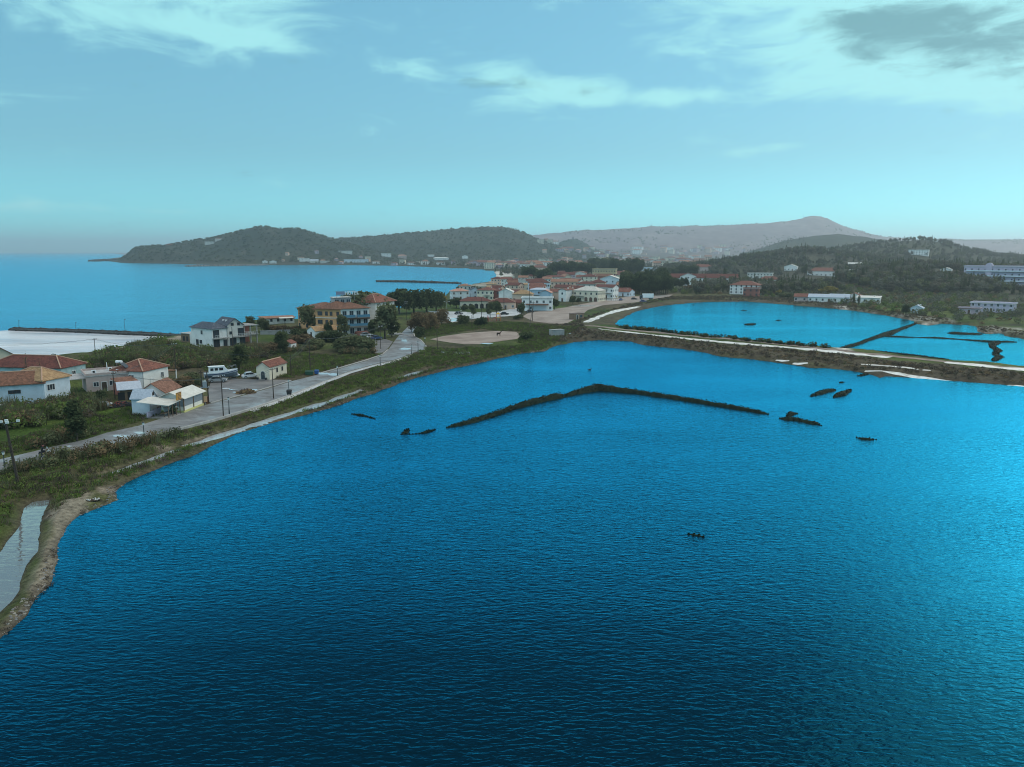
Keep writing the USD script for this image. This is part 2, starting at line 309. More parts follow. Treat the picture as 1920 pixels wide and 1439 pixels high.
def hit(px, py, tmax=9000.0):
    """The point of the ground seen at the pixel (x, y, z): where the line of sight first meets the sheet."""
    d = ray(px, py); s = np.geomspace(30, tmax, 3000)
    p = np.array([0, 0, CAM_H]) + d[None] * (s / np.hypot(d[0], d[1]))[:, None]
    below = np.nonzero(p[:, 2] < Z(p[:, 0], p[:, 1]))[0]
    k = below[0] if len(below) else len(s) - 1
    q = p[k]
    return np.array([q[0], q[1], float(Z(q[0], q[1])[0])])

# what covers the ground: colours of earth, grass, sand and scrub at each vertex
def mask(poly, soft=1.5):
    shapely.prepare(poly); x, y = gv[:, 0], gv[:, 1]
    return shapely.contains_xy(poly, x, y)
rng = np.random.default_rng(5)
sd_v, f_v = land_fields(gv[:, 0], gv[:, 1])
rv = np.hypot(gv[:, 0], gv[:, 1])
P3 = np.stack([gv[:, 0], gv[:, 1], 0 * rv], 1)
n1, n2, n3 = meshkit.fbm(P3 / 14.0, 4, 11), meshkit.fbm(P3 / 4.0, 3, 12), meshkit.fbm(P3 / 55.0, 4, 13)
C = lambda *c: np.array(c, float)
GRASS, GRASS2, DRY, SCRUB, EARTH, SAND, MUD, FOREST, BEACH = C(.052, .088, .016), C(.085, .105, .026), C(.10, .082, .046), C(.05, .05, .028), C(.13, .105, .078), C(.27, .225, .165), C(.085, .066, .050), C(.064, .064, .044), C(.62, .58, .52)
def lerp(a, b, t): t = np.clip(t, 0, 1)[:, None]; return a * (1 - t) + b * t
col = np.tile(GRASS, (len(gv), 1))
col = lerp(col, GRASS2, (n1 - 0.42) * 5)
col = lerp(col, DRY, (n3 - 0.5) * 6)
col = lerp(col, SCRUB, (n2 - 0.56) * 5)
def paint(pts, colour, amount=1.0, edge=3.0, nz=0.6):
    """Lays another cover over the polygon (pixels on the land), frayed at the edge."""
    global col
    poly = ground_poly(pts, LAND); x, y = gv[:, 0], gv[:, 1]
    d = np.full(len(gv), -1e3); near = shapely.contains_xy(poly.buffer(edge * 2), x, y)
    pp = shapely.points(x[near], y[near]); dd = shapely.distance(poly.boundary, pp); dd = np.where(shapely.contains_xy(poly, x[near], y[near]), dd, -dd)
    d[near] = dd
    col = lerp(col, colour, amount * np.clip(0.5 + (d + (n2 - 0.5) * edge * 4 * nz) / edge, 0, 1))
far_t = np.clip((rv - np.where(gv[:, 0] / np.maximum(gv[:, 1], 1) > .22, 400, 620)) / 300, 0, 1)
col = lerp(col, lerp(np.tile(FOREST, (len(gv), 1)), C(.062, .066, .036), (n3 - 0.45) * 5), far_t)
# far hills: olive terraces, scrub and pale stony ground
hh = np.clip(gv[:, 2] / 25, 0, 1) * np.clip((rv - 1500) / 300, 0, 1)
nh = meshkit.fbm(P3 / 70.0, 5, 21); nh2 = meshkit.fbm(P3 / 22.0, 3, 23)
hillc = lerp(np.tile(C(.036, .046, .028), (len(gv), 1)), C(.060, .062, .038), (nh - 0.47) * 5); hillc = lerp(hillc, C(.095, .088, .06), (nh2 - 0.62) * 3)
col = lerp(col, hillc, hh)
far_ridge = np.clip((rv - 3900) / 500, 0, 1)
col = lerp(col, lerp(np.tile(C(.20, .155, .16), (len(gv), 1)), C(.28, .22, .21), (nh - 0.45) * 3), far_ridge)  # ridge lightened towards lilac: some of the haze put into its colour
paint([(0, 1200), (40, 1150), (95, 1098), (108, 1040), (116, 1010), (135, 975), (165, 958), (160, 935), (175, 915), (140, 915), (118, 930), (96, 952), (78, 1014), (57, 1066), (26, 1128), (-40, 1190)], C(.25, .215, .16), 0.95, 1.2)
paint([(180, 905), (260, 885), (330, 858), (420, 822), (520, 788), (620, 760), (700, 733), (780, 704), (860, 683), (960, 664), (1040, 645), (1030, 655), (960, 668), (860, 692), (780, 709), (700, 738), (620, 766), (520, 792), (420, 828), (330, 866), (260, 893), (190, 916)], C(.23, .19, .14), 0.95, 0.8)
paint([(190, 880), (250, 865), (300, 850), (345, 836), (345, 830), (290, 845), (240, 860), (190, 874)], C(.20, .17, .13), 0.8, 0.8)
paint([(335, 818), (370, 810), (410, 799), (445, 790), (455, 795), (410, 806), (365, 820), (340, 826)], SAND, 0.9, 0.8)
paint([(280, 830), (320, 826), (330, 831), (300, 836), (285, 836)], SAND, 0.8, 0.8)
paint([(480, 784), (520, 772), (580, 755), (580, 760), (520, 778), (485, 790)], C(.15, .12, .09), 0.7, 1.0)
paint([(-60, 862), (60, 838), (160, 812), (255, 788), (330, 766), (335, 762), (255, 780), (160, 800), (60, 826), (-60, 850)], C(.07, .06, .03), 0.6, 1.2)
paint([(1020, 640), (1100, 634), (1180, 640), (1280, 655), (1440, 678), (1590, 695), (1650, 710), (1780, 714), (1960, 728), (1960, 700), (1780, 684), (1640, 672), (1500, 656), (1300, 640), (1140, 620), (1090, 614)], C(.085, .066, .045), 0.9, 3.0)
paint([(1160, 636), (1300, 652), (1440, 668), (1600, 686), (1640, 692), (1600, 690), (1440, 674), (1300, 658)], C(.10, .10, .035), 0.5, 2.0)
paint([(1050, 612), (1090, 600), (1130, 588), (1180, 575), (1240, 566), (1300, 560), (1420, 560), (1500, 565), (1600, 575), (1720, 594), (1920, 625), (1920, 632), (1720, 601), (1600, 582), (1480, 571), (1400, 565), (1300, 567), (1240, 573), (1190, 584), (1160, 600), (1152, 608), (1090, 613)], C(.11, .085, .06), 0.7, 3.0)
paint([(905, 527), (928, 525), (926, 510), (940, 510), (960, 513), (965, 518), (950, 522), (940, 527)], BEACH, 1.0, 6)
paint([(850, 540), (872, 535), (905, 530), (925, 528), (940, 530), (920, 536), (890, 540), (870, 545)], C(.36, .32, .26), 0.9, 5)
paint([(200, 655), (250, 646), (290, 637), (345, 629), (355, 634), (310, 642), (270, 650), (225, 660)], C(.30, .25, .19), 0.9, 2)
paint([(1572, 572), (1600, 576), (1650, 585), (1655, 590), (1600, 582), (1570, 576)], C(.5, .46, .40), 0.9, 5)
paint([(1676, 586), (1740, 594), (1800, 604), (1860, 612), (1920, 618), (1920, 626), (1850, 618), (1790, 609), (1730, 600), (1680, 591)], C(.42, .39, .33), 0.8, 8)
paint([(1630, 574), (1700, 573), (1790, 586), (1795, 594), (1720, 590), (1650, 582)], C(.10, .13, .03), 0.9, 6)
paint([(1290, 545), (1370, 552), (1420, 560), (1300, 562), (1250, 560)], C(.12, .115, .05), 0.7, 6)
paint([(700, 700), (800, 668), (900, 655), (900, 662), (800, 682), (720, 708), (640, 738), (560, 765), (500, 780), (480, 778), (560, 748), (640, 722)], C(.06, .10, .018), 0.75, 2)
paint([(560, 664), (640, 655), (690, 668), (640, 685), (570, 690)], C(.085, .075, .035), 0.7, 4)
paint([(390, 674), (440, 672), (445, 682), (395, 686)], C(.09, .12, .02), 0.9, 3)
paint([(165, 762), (240, 760), (280, 772), (255, 788), (180, 798), (160, 785)], C(.065, .105, .016), 0.9, 2)
paint([(1712, 601), (1745, 604), (1755, 609), (1722, 608), (1708, 610)], C(.5, .45, .38), 1.0, 4)
paint([(1566, 652), (1590, 649), (1600, 654), (1598, 659), (1570, 657)], C(.5, .45, .38), 1.0, 3)
# wet, dark ground just above the waterline
shore = np.exp(-np.maximum(gv[:, 2], 0) / 0.28) * (rv < 1500)
col = lerp(col, MUD, shore * 0.85)
col = lerp(col, C(.05, .045, .03), (gv[:, 2] < 0.0) * 1.0)
g_m = mat('ground_cover', {
    'at': ('attribute', dict(attribute='cover')), 'ge': ('geometry', {}),
    'm1': ('mapping', dict(scale=(1, 1, 1))), 'n1': ('noise_texture', dict(scale=1.6, detail=5, roughness=0.65)), 'n2': ('noise_texture', dict(scale=0.13, detail=4, roughness=0.6)), 'n3': ('noise_texture', dict(scale=0.022, detail=6, roughness=0.7)),
    'r1': ('map_range', dict(from_min=0.3, from_max=0.7, to_min=0.45, to_max=1.55)), 'r2': ('map_range', dict(from_min=0.3, from_max=0.7, to_min=0.72, to_max=1.28)), 'r3': ('map_range', dict(from_min=0.3, from_max=0.7, to_min=0.75, to_max=1.25)),
    'a': ('math', dict(math_type='multiply')), 'b': ('math', dict(math_type='multiply')), 'mx': ('vector_math', dict(math_type='scale')),
    'bp': ('bump', dict(strength=0.6, distance=0.25)), 'p': ('principled_bsdf', dict(roughness=0.95, specular_ior_level=0.1))},
    [('ge.position', 'n1.vector'), ('ge.position', 'n2.vector'), ('ge.position', 'n3.vector'), ('n1.fac', 'r1.value'), ('n2.fac', 'r2.value'), ('n3.fac', 'r3.value'), ('r1.result', 'a.value1'), ('r2.result', 'a.value2'), ('a.value', 'b.value1'), ('r3.result', 'b.value2'),
     ('at.color', 'mx.vector1'), ('b.value', 'mx.scale'), ('mx.vector', 'p.base_color'), ('n1.fac', 'bp.height'), ('bp.normal', 'p.normal')])
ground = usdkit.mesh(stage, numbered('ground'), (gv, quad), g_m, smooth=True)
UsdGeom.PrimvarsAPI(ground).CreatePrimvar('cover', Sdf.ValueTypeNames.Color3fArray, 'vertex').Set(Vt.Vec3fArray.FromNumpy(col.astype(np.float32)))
tag(ground.GetPrim(), kind='structure')

# ------------------------------------------------------------------ water
def water_mat(name, body, refl, ior, gain, rough, scales, bump=0.5, stretch=(1, 1, 1), rot=0.0, dist=0.25, ramp=None, body2=None):
    """Dark water body under a coloured mirror of the sky; small wind waves as relief."""
    n = {'ge': ('geometry', {}), 'mp': ('mapping', dict(rotation=(0, 0, rot), scale=stretch)), 'df': ('diffuse_bsdf', dict(color=body)), 'gl': ('glossy_bsdf', dict(color=refl, roughness=rough)), 'fr': ('fresnel', dict(IOR=ior)), 'gn': ('math', dict(math_type='multiply', value2=gain, use_clamp=True)), 'mc': ('mix_closure', {}),
         'ms': ('mapping', dict(rotation=(0, 0, 0.5), scale=(.012, .03, 1))), 'ns': ('noise_texture', dict(scale=1.0, detail=4, roughness=.55)), 'rs': ('map_range', dict(from_min=.3, from_max=.7, to_min=.35, to_max=1.5))}
    l = [('ge.position', 'mp.vector'), ('ge.position', 'ms.vector'), ('ms.vector', 'ns.vector'), ('ns.fac', 'rs.value'), ('fr.fac', 'gn.value1'), ('gn.value', 'mc.fac'), ('df.BSDF', 'mc.closure1'), ('gl.BSDF', 'mc.closure2')]
    prev = None
    for k, (sc, wt, det) in enumerate(scales):
        n[f'n{k}'] = ('noise_texture', dict(scale=sc, detail=det, roughness=0.5, distortion=0.5)); l.append(('mp.vector', f'n{k}.vector'))
        n[f'w{k}'] = ('math', dict(math_type='multiply', value2=wt)); l.append((f'n{k}.fac', f'w{k}.value1'))
        if prev:
            n[f's{k}'] = ('math', dict(math_type='add')); l += [(prev, f's{k}.value1'), (f'w{k}.value', f's{k}.value2')]; prev = f's{k}.value'
        else: prev = f'w{k}.value'
    n['hm'] = ('math', dict(math_type='multiply'))
    n['bp'] = ('bump', dict(strength=bump, distance=dist)); l += [(prev, 'hm.value1'), ('rs.result', 'hm.value2'), ('hm.value', 'bp.height'), ('bp.normal', 'gl.normal'), ('bp.normal', 'df.normal')]
    if body2:                                                   # soft grey shading, streaked into the body colour
        n['mb'] = ('mapping', dict(rotation=(0, 0, rot + .15), scale=(.012, .07, 1))); n['nb'] = ('noise_texture', dict(scale=1.0, detail=7, roughness=.6, distortion=.6)); n['rb'] = ('rgb_ramp', dict(ramp=[(.36, body2), (.60, body)]))
        l += [('ge.position', 'mb.vector'), ('mb.vector', 'nb.vector'), ('nb.fac', 'rb.fac'), ('rb.color', 'df.color')]
    if ramp:                                                    # mirror strength by the angle at which each small wave face is seen
        l.remove(('gn.value', 'mc.fac'))
        n['dt'] = ('vector_math', dict(math_type='dot_product')); n['iv'] = ('math', dict(math_type='subtract', value1=1.0, use_clamp=True)); n['rp'] = ('rgb_ramp', dict(ramp=[(p, (v,) * 3) for p, v in ramp])); n['bw'] = ('rgb_to_bw', {})
        l += [('ge.incoming', 'dt.vector1'), ('bp.normal', 'dt.vector2'), ('dt.value', 'iv.value2'), ('iv.value', 'rp.fac'), ('rp.color', 'bw.color'), ('bw.val', 'mc.fac')]
    return mat(name, n, l, surface='mc.closure')
WATER_RAMP = [(0.0, .02), (.30, .02), (.43, .03), (.53, .055), (.65, .27), (.745, .66), (.86, .84), (.92, .95), (1.0, 1.0)]
lagoon_m = water_mat('lagoon_water', (0.0006, 0.008, 0.016), (0.03, 0.57, 0.93), 1.26, 1.7, 0.15, [(2.0, 1.0, 2), (0.7, .6, 2)], 1.0, (0.5, 1.4, 1), -0.6, 0.105, WATER_RAMP)
sea_m = water_mat('sea_water', (0.006, 0.05, 0.09), (0.26, 0.72, 0.93), 1.3, 1.5, 0.15, [(0.45, 1.0, 3), (0.06, 2.0, 2)], 1.0, (0.4, 1.5, 1), -0.1, 0.4)
cove_m = water_mat('pale_water', (0.86, 0.85, 0.85), (1.0, 0.98, 1.0), 1.33, 0.55, 0.1, [(0.3, 1.0, 2), (0.05, 2.0, 2)], 1.0, (0.4, 1.6, 1), 0.1, 0.7, None, (.52, .55, .60))  # pale body colour stands in for the white reflection of the sky
creek_m = water_mat('creek_water', (0.16, 0.17, 0.17), (1.0, 0.95, 0.92), 1.5, 1.5, 0.03, [(0.8, 1.0, 2)], 1.0, (0.6, 1.4, 1), 0.3, 0.05)
salt_m = mat('white_salt_crust', {'ge': ('geometry', {}), 'n': ('noise_texture', dict(scale=0.6, detail=5)), 'r': ('rgb_ramp', dict(ramp=[(0.32, (.42, .37, .30)), (0.46, (.74, .70, .63)), (0.6, (.82, .79, .74)), (0.72, (.55, .50, .43))])), 'p': ('principled_bsdf', dict(roughness=0.6))}, [('ge.position', 'n.vector'), ('n.fac', 'r.fac'), ('r.color', 'p.base_color')])  # channel water with the white reflection of the sky painted into its colour
def sheet(name, poly, m, z=0.0, size=None, drape=None, kind='structure', label=None, parent=None):
    """A flat or draped sheet over a polygon."""
    parts = []
    for g in getattr(poly, 'geoms', [poly]):
        if g.area < 0.05: continue
        v, f = trimesh.creation.triangulate_polygon(g, engine='earcut')
        t = trimesh.Trimesh(np.column_stack([v, np.full(len(v), z)]), f, process=False)
        if size:
            vv, ff = trimesh.remesh.subdivide_to_size(t.vertices, t.faces, size, max_iter=14); t = trimesh.Trimesh(vv, ff, process=False)
        parts.append(t)
    t = cat_(parts); v = np.array(t.vertices)
    if drape is not None: v[:, 2] = Z(v[:, 0], v[:, 1]) + drape
    f = np.array(t.faces); up = np.cross(v[f[:, 1]] - v[f[:, 0]], v[f[:, 2]] - v[f[:, 0]])[:, 2] < 0
    f[up] = f[up][:, ::-1]
    o = obj(name, (v, f), m, parent, smooth=True if drape is not None else False)
    return tag(o, label, kind=kind)
sea_wide = Polygon(np.vstack([G(*np.array([(-900, 800), (-300, 720), (0, 700), (300, 660), (480, 630), (700, 600), (800, 585), (880, 550), (965, 535), (975, 520), (960, 505)], float).T), [(1200, 3400), (600, 5200), (200, 20000), (-20000, 20000), (-20000, 400)]]))
cove_p = ground_poly([(-300, 700), (-60, 626), (20, 619), (120, 622), (240, 626.5), (335, 630), (300, 637), (240, 650), (190, 660), (110, 672), (0, 696), (-300, 740)]).intersection(sea_wide)
sheet('sea', sea_wide.difference(cove_p), sea_m, 0.0)
sheet('pale_cove', cove_p, cove_m, 0.0)
sheet('lagoon', lagoon_p.buffer(3.0).difference(unary_union([canals_p.buffer(0.8), creek_p.buffer(1.2), ponds_p.buffer(4)])), lagoon_m, 0.0)
pond_m = water_mat('pond_water', (0.002, 0.014, 0.02), (0.045, 0.63, 0.90), 1.26, 1.7, 0.12, [(1.4, 1.0, 2), (0.3, .8, 2)], 1.0, (0.4, 1.4, 1), -0.3, 0.10, WATER_RAMP)
sheet('salt_pond', ponds_p.buffer(3.0).difference(lagoon_p.buffer(3.2)), pond_m, 0.0)
sheet('creek', creek_p.buffer(0.8), creek_m, 0.0)
canal_m = water_mat('canal_water', (0.40, 0.42, 0.44), (1.0, 0.97, 0.95), 1.4, 1.2, 0.06, [(0.9, 1.0, 2)], 1.0, (0.6, 1.4, 1), 0.3, 0.08)  # white sky reflection put into the body colour of the canal
sheet('canal', canals_p.buffer(0.6), canal_m, 0.02)
# ------------------------------------------------------------------ materials of built things
def speckled(name, a, b, scale=1.2, rough=0.85, bump=0.0, spec=0.3, lo=0.35, hi=0.65, detail=5.0):
    n = {'ge': ('geometry', {}), 'n': ('noise_texture', dict(scale=scale, detail=detail, roughness=0.62)), 'r': ('rgb_ramp', dict(ramp=[(0.0, a), (lo, a), (hi, b), (1.0, b)])), 'p': ('principled_bsdf', dict(roughness=rough, specular_ior_level=spec))}
    l = [('ge.position', 'n.vector'), ('n.fac', 'r.fac'), ('r.color', 'p.base_color')]
    if bump:
        n['bp'] = ('bump', dict(strength=bump, distance=0.1)); l += [('n.fac', 'bp.height'), ('bp.normal', 'p.normal')]
    return mat(name, n, l)
def plain(name, c, rough=0.6, metallic=0.0, spec=0.5):
    return mat(name, {'p': ('principled_bsdf', dict(base_color=c, roughness=rough, metallic=metallic, specular_ior_level=spec))})
def wall_mat(name, c, worn=0.8):
    c = np.array(c); return speckled('wall_' + name, tuple(c * worn), tuple(c), 0.45, 0.9, spec=0.2, lo=0.3, hi=0.55, detail=8)
def tile_mat(name, a, b):
    """Rows of roof tiles: speckle tile by tile over broad weathering."""
    n = {'ge': ('geometry', {}), 'v': ('voronoi_texture', dict(scale=2.6, randomness=0.7)), 'n': ('noise_texture', dict(scale=0.5, detail=6, roughness=0.65)), 'wn': ('separate_color', {}), 'ad': ('math', dict(math_type='multiply_add', value2=0.45)), 'sc': ('math', dict(math_type='multiply', value2=0.62)),
         'r': ('rgb_ramp', dict(ramp=[(0.25, a), (0.75, b)])), 'bp': ('bump', dict(strength=0.5, distance=0.08)), 'p': ('principled_bsdf', dict(roughness=0.85, specular_ior_level=0.25))}
    return mat('roof_' + name, n, [('ge.position', 'v.vector'), ('ge.position', 'n.vector'), ('v.color', 'wn.color'), ('wn.r', 'ad.value1'), ('n.fac', 'sc.value1'), ('sc.value', 'ad.value3'), ('ad.value', 'r.fac'), ('r.color', 'p.base_color'), ('v.distance', 'bp.height'), ('bp.normal', 'p.normal')])
W = dict(white=wall_mat('white', (.78, .76, .72)), offwhite=wall_mat('offwhite', (.66, .62, .56)), cream=wall_mat('cream', (.70, .62, .48)), peach=wall_mat('peach', (.66, .47, .36)), pink=wall_mat('pink', (.52, .40, .36)), orange=wall_mat('orange', (.60, .33, .16)), yellow=wall_mat('yellow', (.50, .40, .24)),
         blue=wall_mat('blue', (.36, .50, .60)), paleblue=wall_mat('paleblue', (.60, .68, .74)), teal=wall_mat('teal', (.38, .52, .54), 0.6), grey=wall_mat('grey', (.36, .36, .36)), darkred=wall_mat('darkred', (.20, .065, .05)), brick=wall_mat('brick', (.30, .12, .09)), lilac=wall_mat('lilac', (.52, .46, .56)), brown=wall_mat('brown', (.22, .15, .10)), mauve=wall_mat('mauve', (.50, .40, .44)), concrete=wall_mat('concrete', (.38, .36, .34), 0.7))
R = dict(red=tile_mat('red', (.125, .048, .036), (.27, .105, .070)), darkred=tile_mat('darkred', (.085, .030, .024), (.19, .062, .045)), orange=tile_mat('orange', (.22, .10, .065), (.41, .21, .135)), tan=tile_mat('tan', (.27, .16, .08), (.46, .29, .15)), brown=tile_mat('brown', (.12, .060, .038), (.26, .12, .075)), pink=tile_mat('pink', (.42, .20, .15), (.60, .34, .26)),
         slate=tile_mat('slate', (.055, .065, .085), (.12, .135, .165)), metal=tile_mat('metal', (.42, .46, .52), (.52, .56, .62)), white=tile_mat('white', (.62, .58, .52), (.76, .72, .66)), cream=tile_mat('cream', (.52, .46, .40), (.68, .62, .54)), flat=tile_mat('flat', (.34, .33, .32), (.52, .50, .48)), rust=tile_mat('rust', (.15, .07, .045), (.28, .14, .095)))
RIDGE = plain('ridge_tiles', (.50, .30, .20), 0.8)
GLASS = plain('window_glass', (.035, .045, .055), 0.12)
GLASS_B = plain('balcony_glass', (.10, .24, .34), 0.15)
FRAME = plain('white_frame', (.72, .72, .70), 0.5); DARKF = plain('brown_frame', (.07, .045, .03), 0.6)
SHUT = plain('brown_shutter', (.10, .055, .035), 0.7); DARK = plain('dark_opening', (.022, .024, .026), 0.9)
STEEL = plain('grey_steel', (.32, .33, .34), 0.5, 0.6); POLE = speckled('creosoted_wood', (.035, .026, .02), (.075, .055, .04), 3.0); LAMPM = plain('lamp_post_paint', (.035, .045, .045), 0.5); WHITE = plain('white_paint', (.80, .80, .78), 0.4); RAIL = plain('railing_paint', (.62, .62, .60), 0.5)
CONC = speckled('weathered_concrete', (.22, .21, .20), (.40, .38, .36), 0.8)

# ------------------------------------------------------------------ a builder of houses
def hull(pts): return trimesh.convex.convex_hull(np.asarray(pts, float))
def slab(a, b, c, d, t):
    q = np.array([a, b, c, d], float); return hull(np.vstack([q, q + [0, 0, t]]))
def face_frame(side, w, d):
    """Origin, along-vector and outward vector of a wall: f(ront), b(ack), l(eft), r(ight)."""
    return {'f': (np.array([0, -d / 2, 0.]), np.array([1., 0, 0]), np.array([0, -1., 0])), 'b': (np.array([0, d / 2, 0.]), np.array([-1., 0, 0]), np.array([0, 1., 0])),
            'r': (np.array([w / 2, 0, 0.]), np.array([0, 1., 0]), np.array([1., 0, 0])), 'l': (np.array([-w / 2, 0, 0.]), np.array([0, -1., 0]), np.array([-1., 0, 0]))}[side]
def on_face(side, w, d, u, z, su, sz, proud=0.03, back=0.05):
    """A flat box on a wall: centred at u along it, its foot at z."""
    o, a, n = face_frame(side, w, d)
    c = o + a * u + n * (proud - back) / 2
    m = trimesh.creation.box((su, proud + back, sz)); ang = math.atan2(a[1], a[0])
    m.apply_transform(trimesh.transformations.rotation_matrix(ang, [0, 0, 1])); m.apply_translation(c + [0, 0, z + sz / 2]); return m
def shift(m, x=0, y=0, z=0, rz=0):
    m = m.copy()
    if rz: m.apply_transform(trimesh.transformations.rotation_matrix(rz, [0, 0, 1]))
    m.apply_translation((x, y, z)); return m
class Block:
    """One block of a building, with its walls, roof and openings made as parts of t."""
    def __init__(s, t, w, d, h, x=0, y=0, z=0, rz=0.0, wall=None, roof='hip', rise=1.8, over=0.4, roofm=None, ridge=False, base=-1.2, wname='wall', rname='roof', pitch_to='f'):
        s.t, s.w, s.d, s.h, s.at, s.rz = t, w, d, h, (x, y, z), rz
        prof = None
        if roof == 'gable_y': prof = [(-w / 2, h), (0, h + rise), (w / 2, h)]
        body = [(sx * w / 2, sy * d / 2, zz) for sx in (-1, 1) for sy in (-1, 1) for zz in (base, h)]
        if roof == 'gable_y': body += [(0, -d / 2, h + rise), (0, d / 2, h + rise)]
        if roof == 'gable': body += [(-w / 2, 0, h + rise), (w / 2, 0, h + rise)]
        s.wall = s.put(wname, hull(body), wall)
        o, tck = over, 0.16
        ew, ed = w / 2 + o, d / 2 + o
        if roof == 'hip':
            k = max(0.0, (w - d) / 2); ky = max(0.0, (d - w) / 2); drop = rise * o / (min(w, d) / 2)
            pts = [(sx * ew, sy * ed, h + zz - 0.06) for sx in (-1, 1) for sy in (-1, 1) for zz in (0, tck)] + [(sx * k, sy * ky, h + rise + tck) for sx in (-1, 1) for sy in (-1, 1)]
            s.roof = s.put(rname, hull(pts), roofm)
            if ridge:
                ms = [rod((sx * ew, sy * ed, h + tck), (sx * k, sy * ky, h + rise + tck + .03), 0.13, n=6) for sx in (-1, 1) for sy in (-1, 1)]
                if k + ky > 0.2: ms.append(rod((-k, -ky, h + rise + tck), (k, ky, h + rise + tck), 0.14, n=6))
                s.put('ridge_tiles', cat_(ms), RIDGE, s.roof)
        elif roof in ('gable', 'gable_y'):
            half = (d if roof == 'gable' else w) / 2; dr = rise * o / half
            def sl(sgn):
                if roof == 'gable': return slab((-ew, sgn * ed, h - dr + .03), (ew, sgn * ed, h - dr + .03), (ew, 0, h + rise + .03), (-ew, 0, h + rise + .03), tck)
                return slab((sgn * ew, -ed, h - dr + .03), (sgn * ew, ed, h - dr + .03), (0, ed, h + rise + .03), (0, -ed, h + rise + .03), tck)
            s.roof = s.put(rname, cat_([sl(-1), sl(1)]), roofm)
            if ridge: s.put('ridge_tiles', rod((-ew, 0, h + rise + .2), (ew, 0, h + rise + .2), .14, n=6) if roof == 'gable' else rod((0, -ed, h + rise + .2), (0, ed, h + rise + .2), .14, n=6), RIDGE, s.roof)
        elif roof == 'shed':
            lo, hi_ = (h, h + rise) if pitch_to == 'f' else (h + rise, h)
            s.roof = s.put(rname, slab((-ew, -ed, lo), (ew, -ed, lo), (ew, ed, hi_), (-ew, ed, hi_), 0.12), roofm)
        else:
            s.roof = s.put(rname, box(w + 2 * o, d + 2 * o, 0.22, 0, 0, h), roofm)
            if roof == 'flat':
                p = [box(w + 2 * o, .2, .45, 0, sy * (d / 2 + o - .1), h + .22) for sy in (-1, 1)] + [box(.2, d + 2 * o - .4, .45, sx * (w / 2 + o - .1), 0, h + .22) for sx in (-1, 1)]
                s.put('parapet', cat_(p), wall)
    def put(s, name, m, mt, parent=None):
        return obj(name, shift(m, *s.at, rz=s.rz), mt, s.t if parent is None else parent)
    def window(s, side, u, z, w=1.0, h=1.2, near=True, frame=None, glass=None, name='window', bars=1):
        f, g = frame or FRAME, glass or GLASS
        if not near:
            return s.put(name, on_face(side, s.w, s.d, u, z, w, h, 0.05), g)
        b = 0.09
        fr = cat_([on_face(side, s.w, s.d, u, z - b, w + 2 * b, b, .09), on_face(side, s.w, s.d, u, z + h, w + 2 * b, b, .07), on_face(side, s.w, s.d, u - w / 2 - b / 2, z, b, h, .07), on_face(side, s.w, s.d, u + w / 2 + b / 2, z, b, h, .07)] + [on_face(side, s.w, s.d, u - w / 2 + w * (k + 1) / (bars + 1), z, .06, h, .06) for k in range(bars)])
        o = s.put(name, fr, f); s.put('pane', on_face(side, s.w, s.d, u, z, w, h, .03), g, o); return o
    def door(s, side, u, w=1.0, h=2.1, z=0.0, m=None, near=True):
        o = s.put('door', on_face(side, s.w, s.d, u, z, w, h, .05), m or SHUT)
        if near: s.put('door_frame', cat_([on_face(side, s.w, s.d, u - w / 2 - .06, z, .12, h + .1, .08), on_face(side, s.w, s.d, u + w / 2 + .06, z, .12, h + .1, .08), on_face(side, s.w, s.d, u, z + h, w, .12, .07)]), FRAME, o)
        return o
    def balcony(s, side, u, z, w, out=1.2, rail=None, solid=False, m=None):
        o, a, n = face_frame(side, s.w, s.d); ang = math.atan2(a[1], a[0])
        def bb(sx, sy, sz, du, dn, zz): return shift(box(sx, sy, sz), *(o + a * (u + du) + n * dn + [0, 0, zz]), rz=ang)
        sl = s.put('balcony', bb(w, out, .18, 0, out / 2 + .004, z - .18), m or CONC)
        if solid: s.put('parapet', cat_([bb(w, .1, .95, 0, out - .06, z), bb(.1, out - .2, .95, -w / 2 + .06, out / 2 - .05, z), bb(.1, out - .2, .95, w / 2 - .06, out / 2 - .05, z)]), rail or FRAME, sl)
        else: s.put('railing', cat_([bb(w, .06, .07, 0, out - .05, z + .9), bb(w, .05, .05, 0, out - .05, z + .45)] + [bb(.05, .05, .9, -w / 2 + .04 + (w - .08) * k / max(2, int(w / .8)), out - .05, z) for k in range(max(2, int(w / .8)) + 1)]), rail or RAIL, sl)
        return sl
    def rows(s, side, floors, n, z0=0.9, step=2.9, w=1.0, h=1.2, near=False, margin=1.2, skip=(), **kw):
        L = (s.w if side in 'fb' else s.d) - 2 * margin
        for fl in range(floors):
            for k in range(n):
                if (fl, k) in skip: continue
                s.window(side, (-L / 2 + L * k / (n - 1)) if n > 1 else 0.0, z0 + fl * step, w, h, near, **kw)
def frame_of(A, B, z=LAND, depth=8.0):
    """Where a building stands whose front wall runs from pixel A to pixel B on the ground: its centre, heading and front length."""
    a, b = G(*A, z), G(*B, z); v = b - a; L = float(np.hypot(*v)); u = v / L; back = np.array([-u[1], u[0]])
    c = (a + b) / 2 + back * depth / 2
    return np.array([c[0], c[1], z]), math.degrees(math.atan2(u[1], u[0])), L
def house(name, label, cat, A, B, depth, h, z=LAND, group=None, **kw):
    c, rz, L = frame_of(A, B, z, depth)
    t = thing(name, label, cat, c, rz, group); return t, Block(t, L, depth, h, **kw), L
def chimney(b, x, y, z, h=1.0, s=.5, m=None): b.put('chimney', box(s, s, h, x, y, z), m or b_default, b.roof)
b_default = W['offwhite']

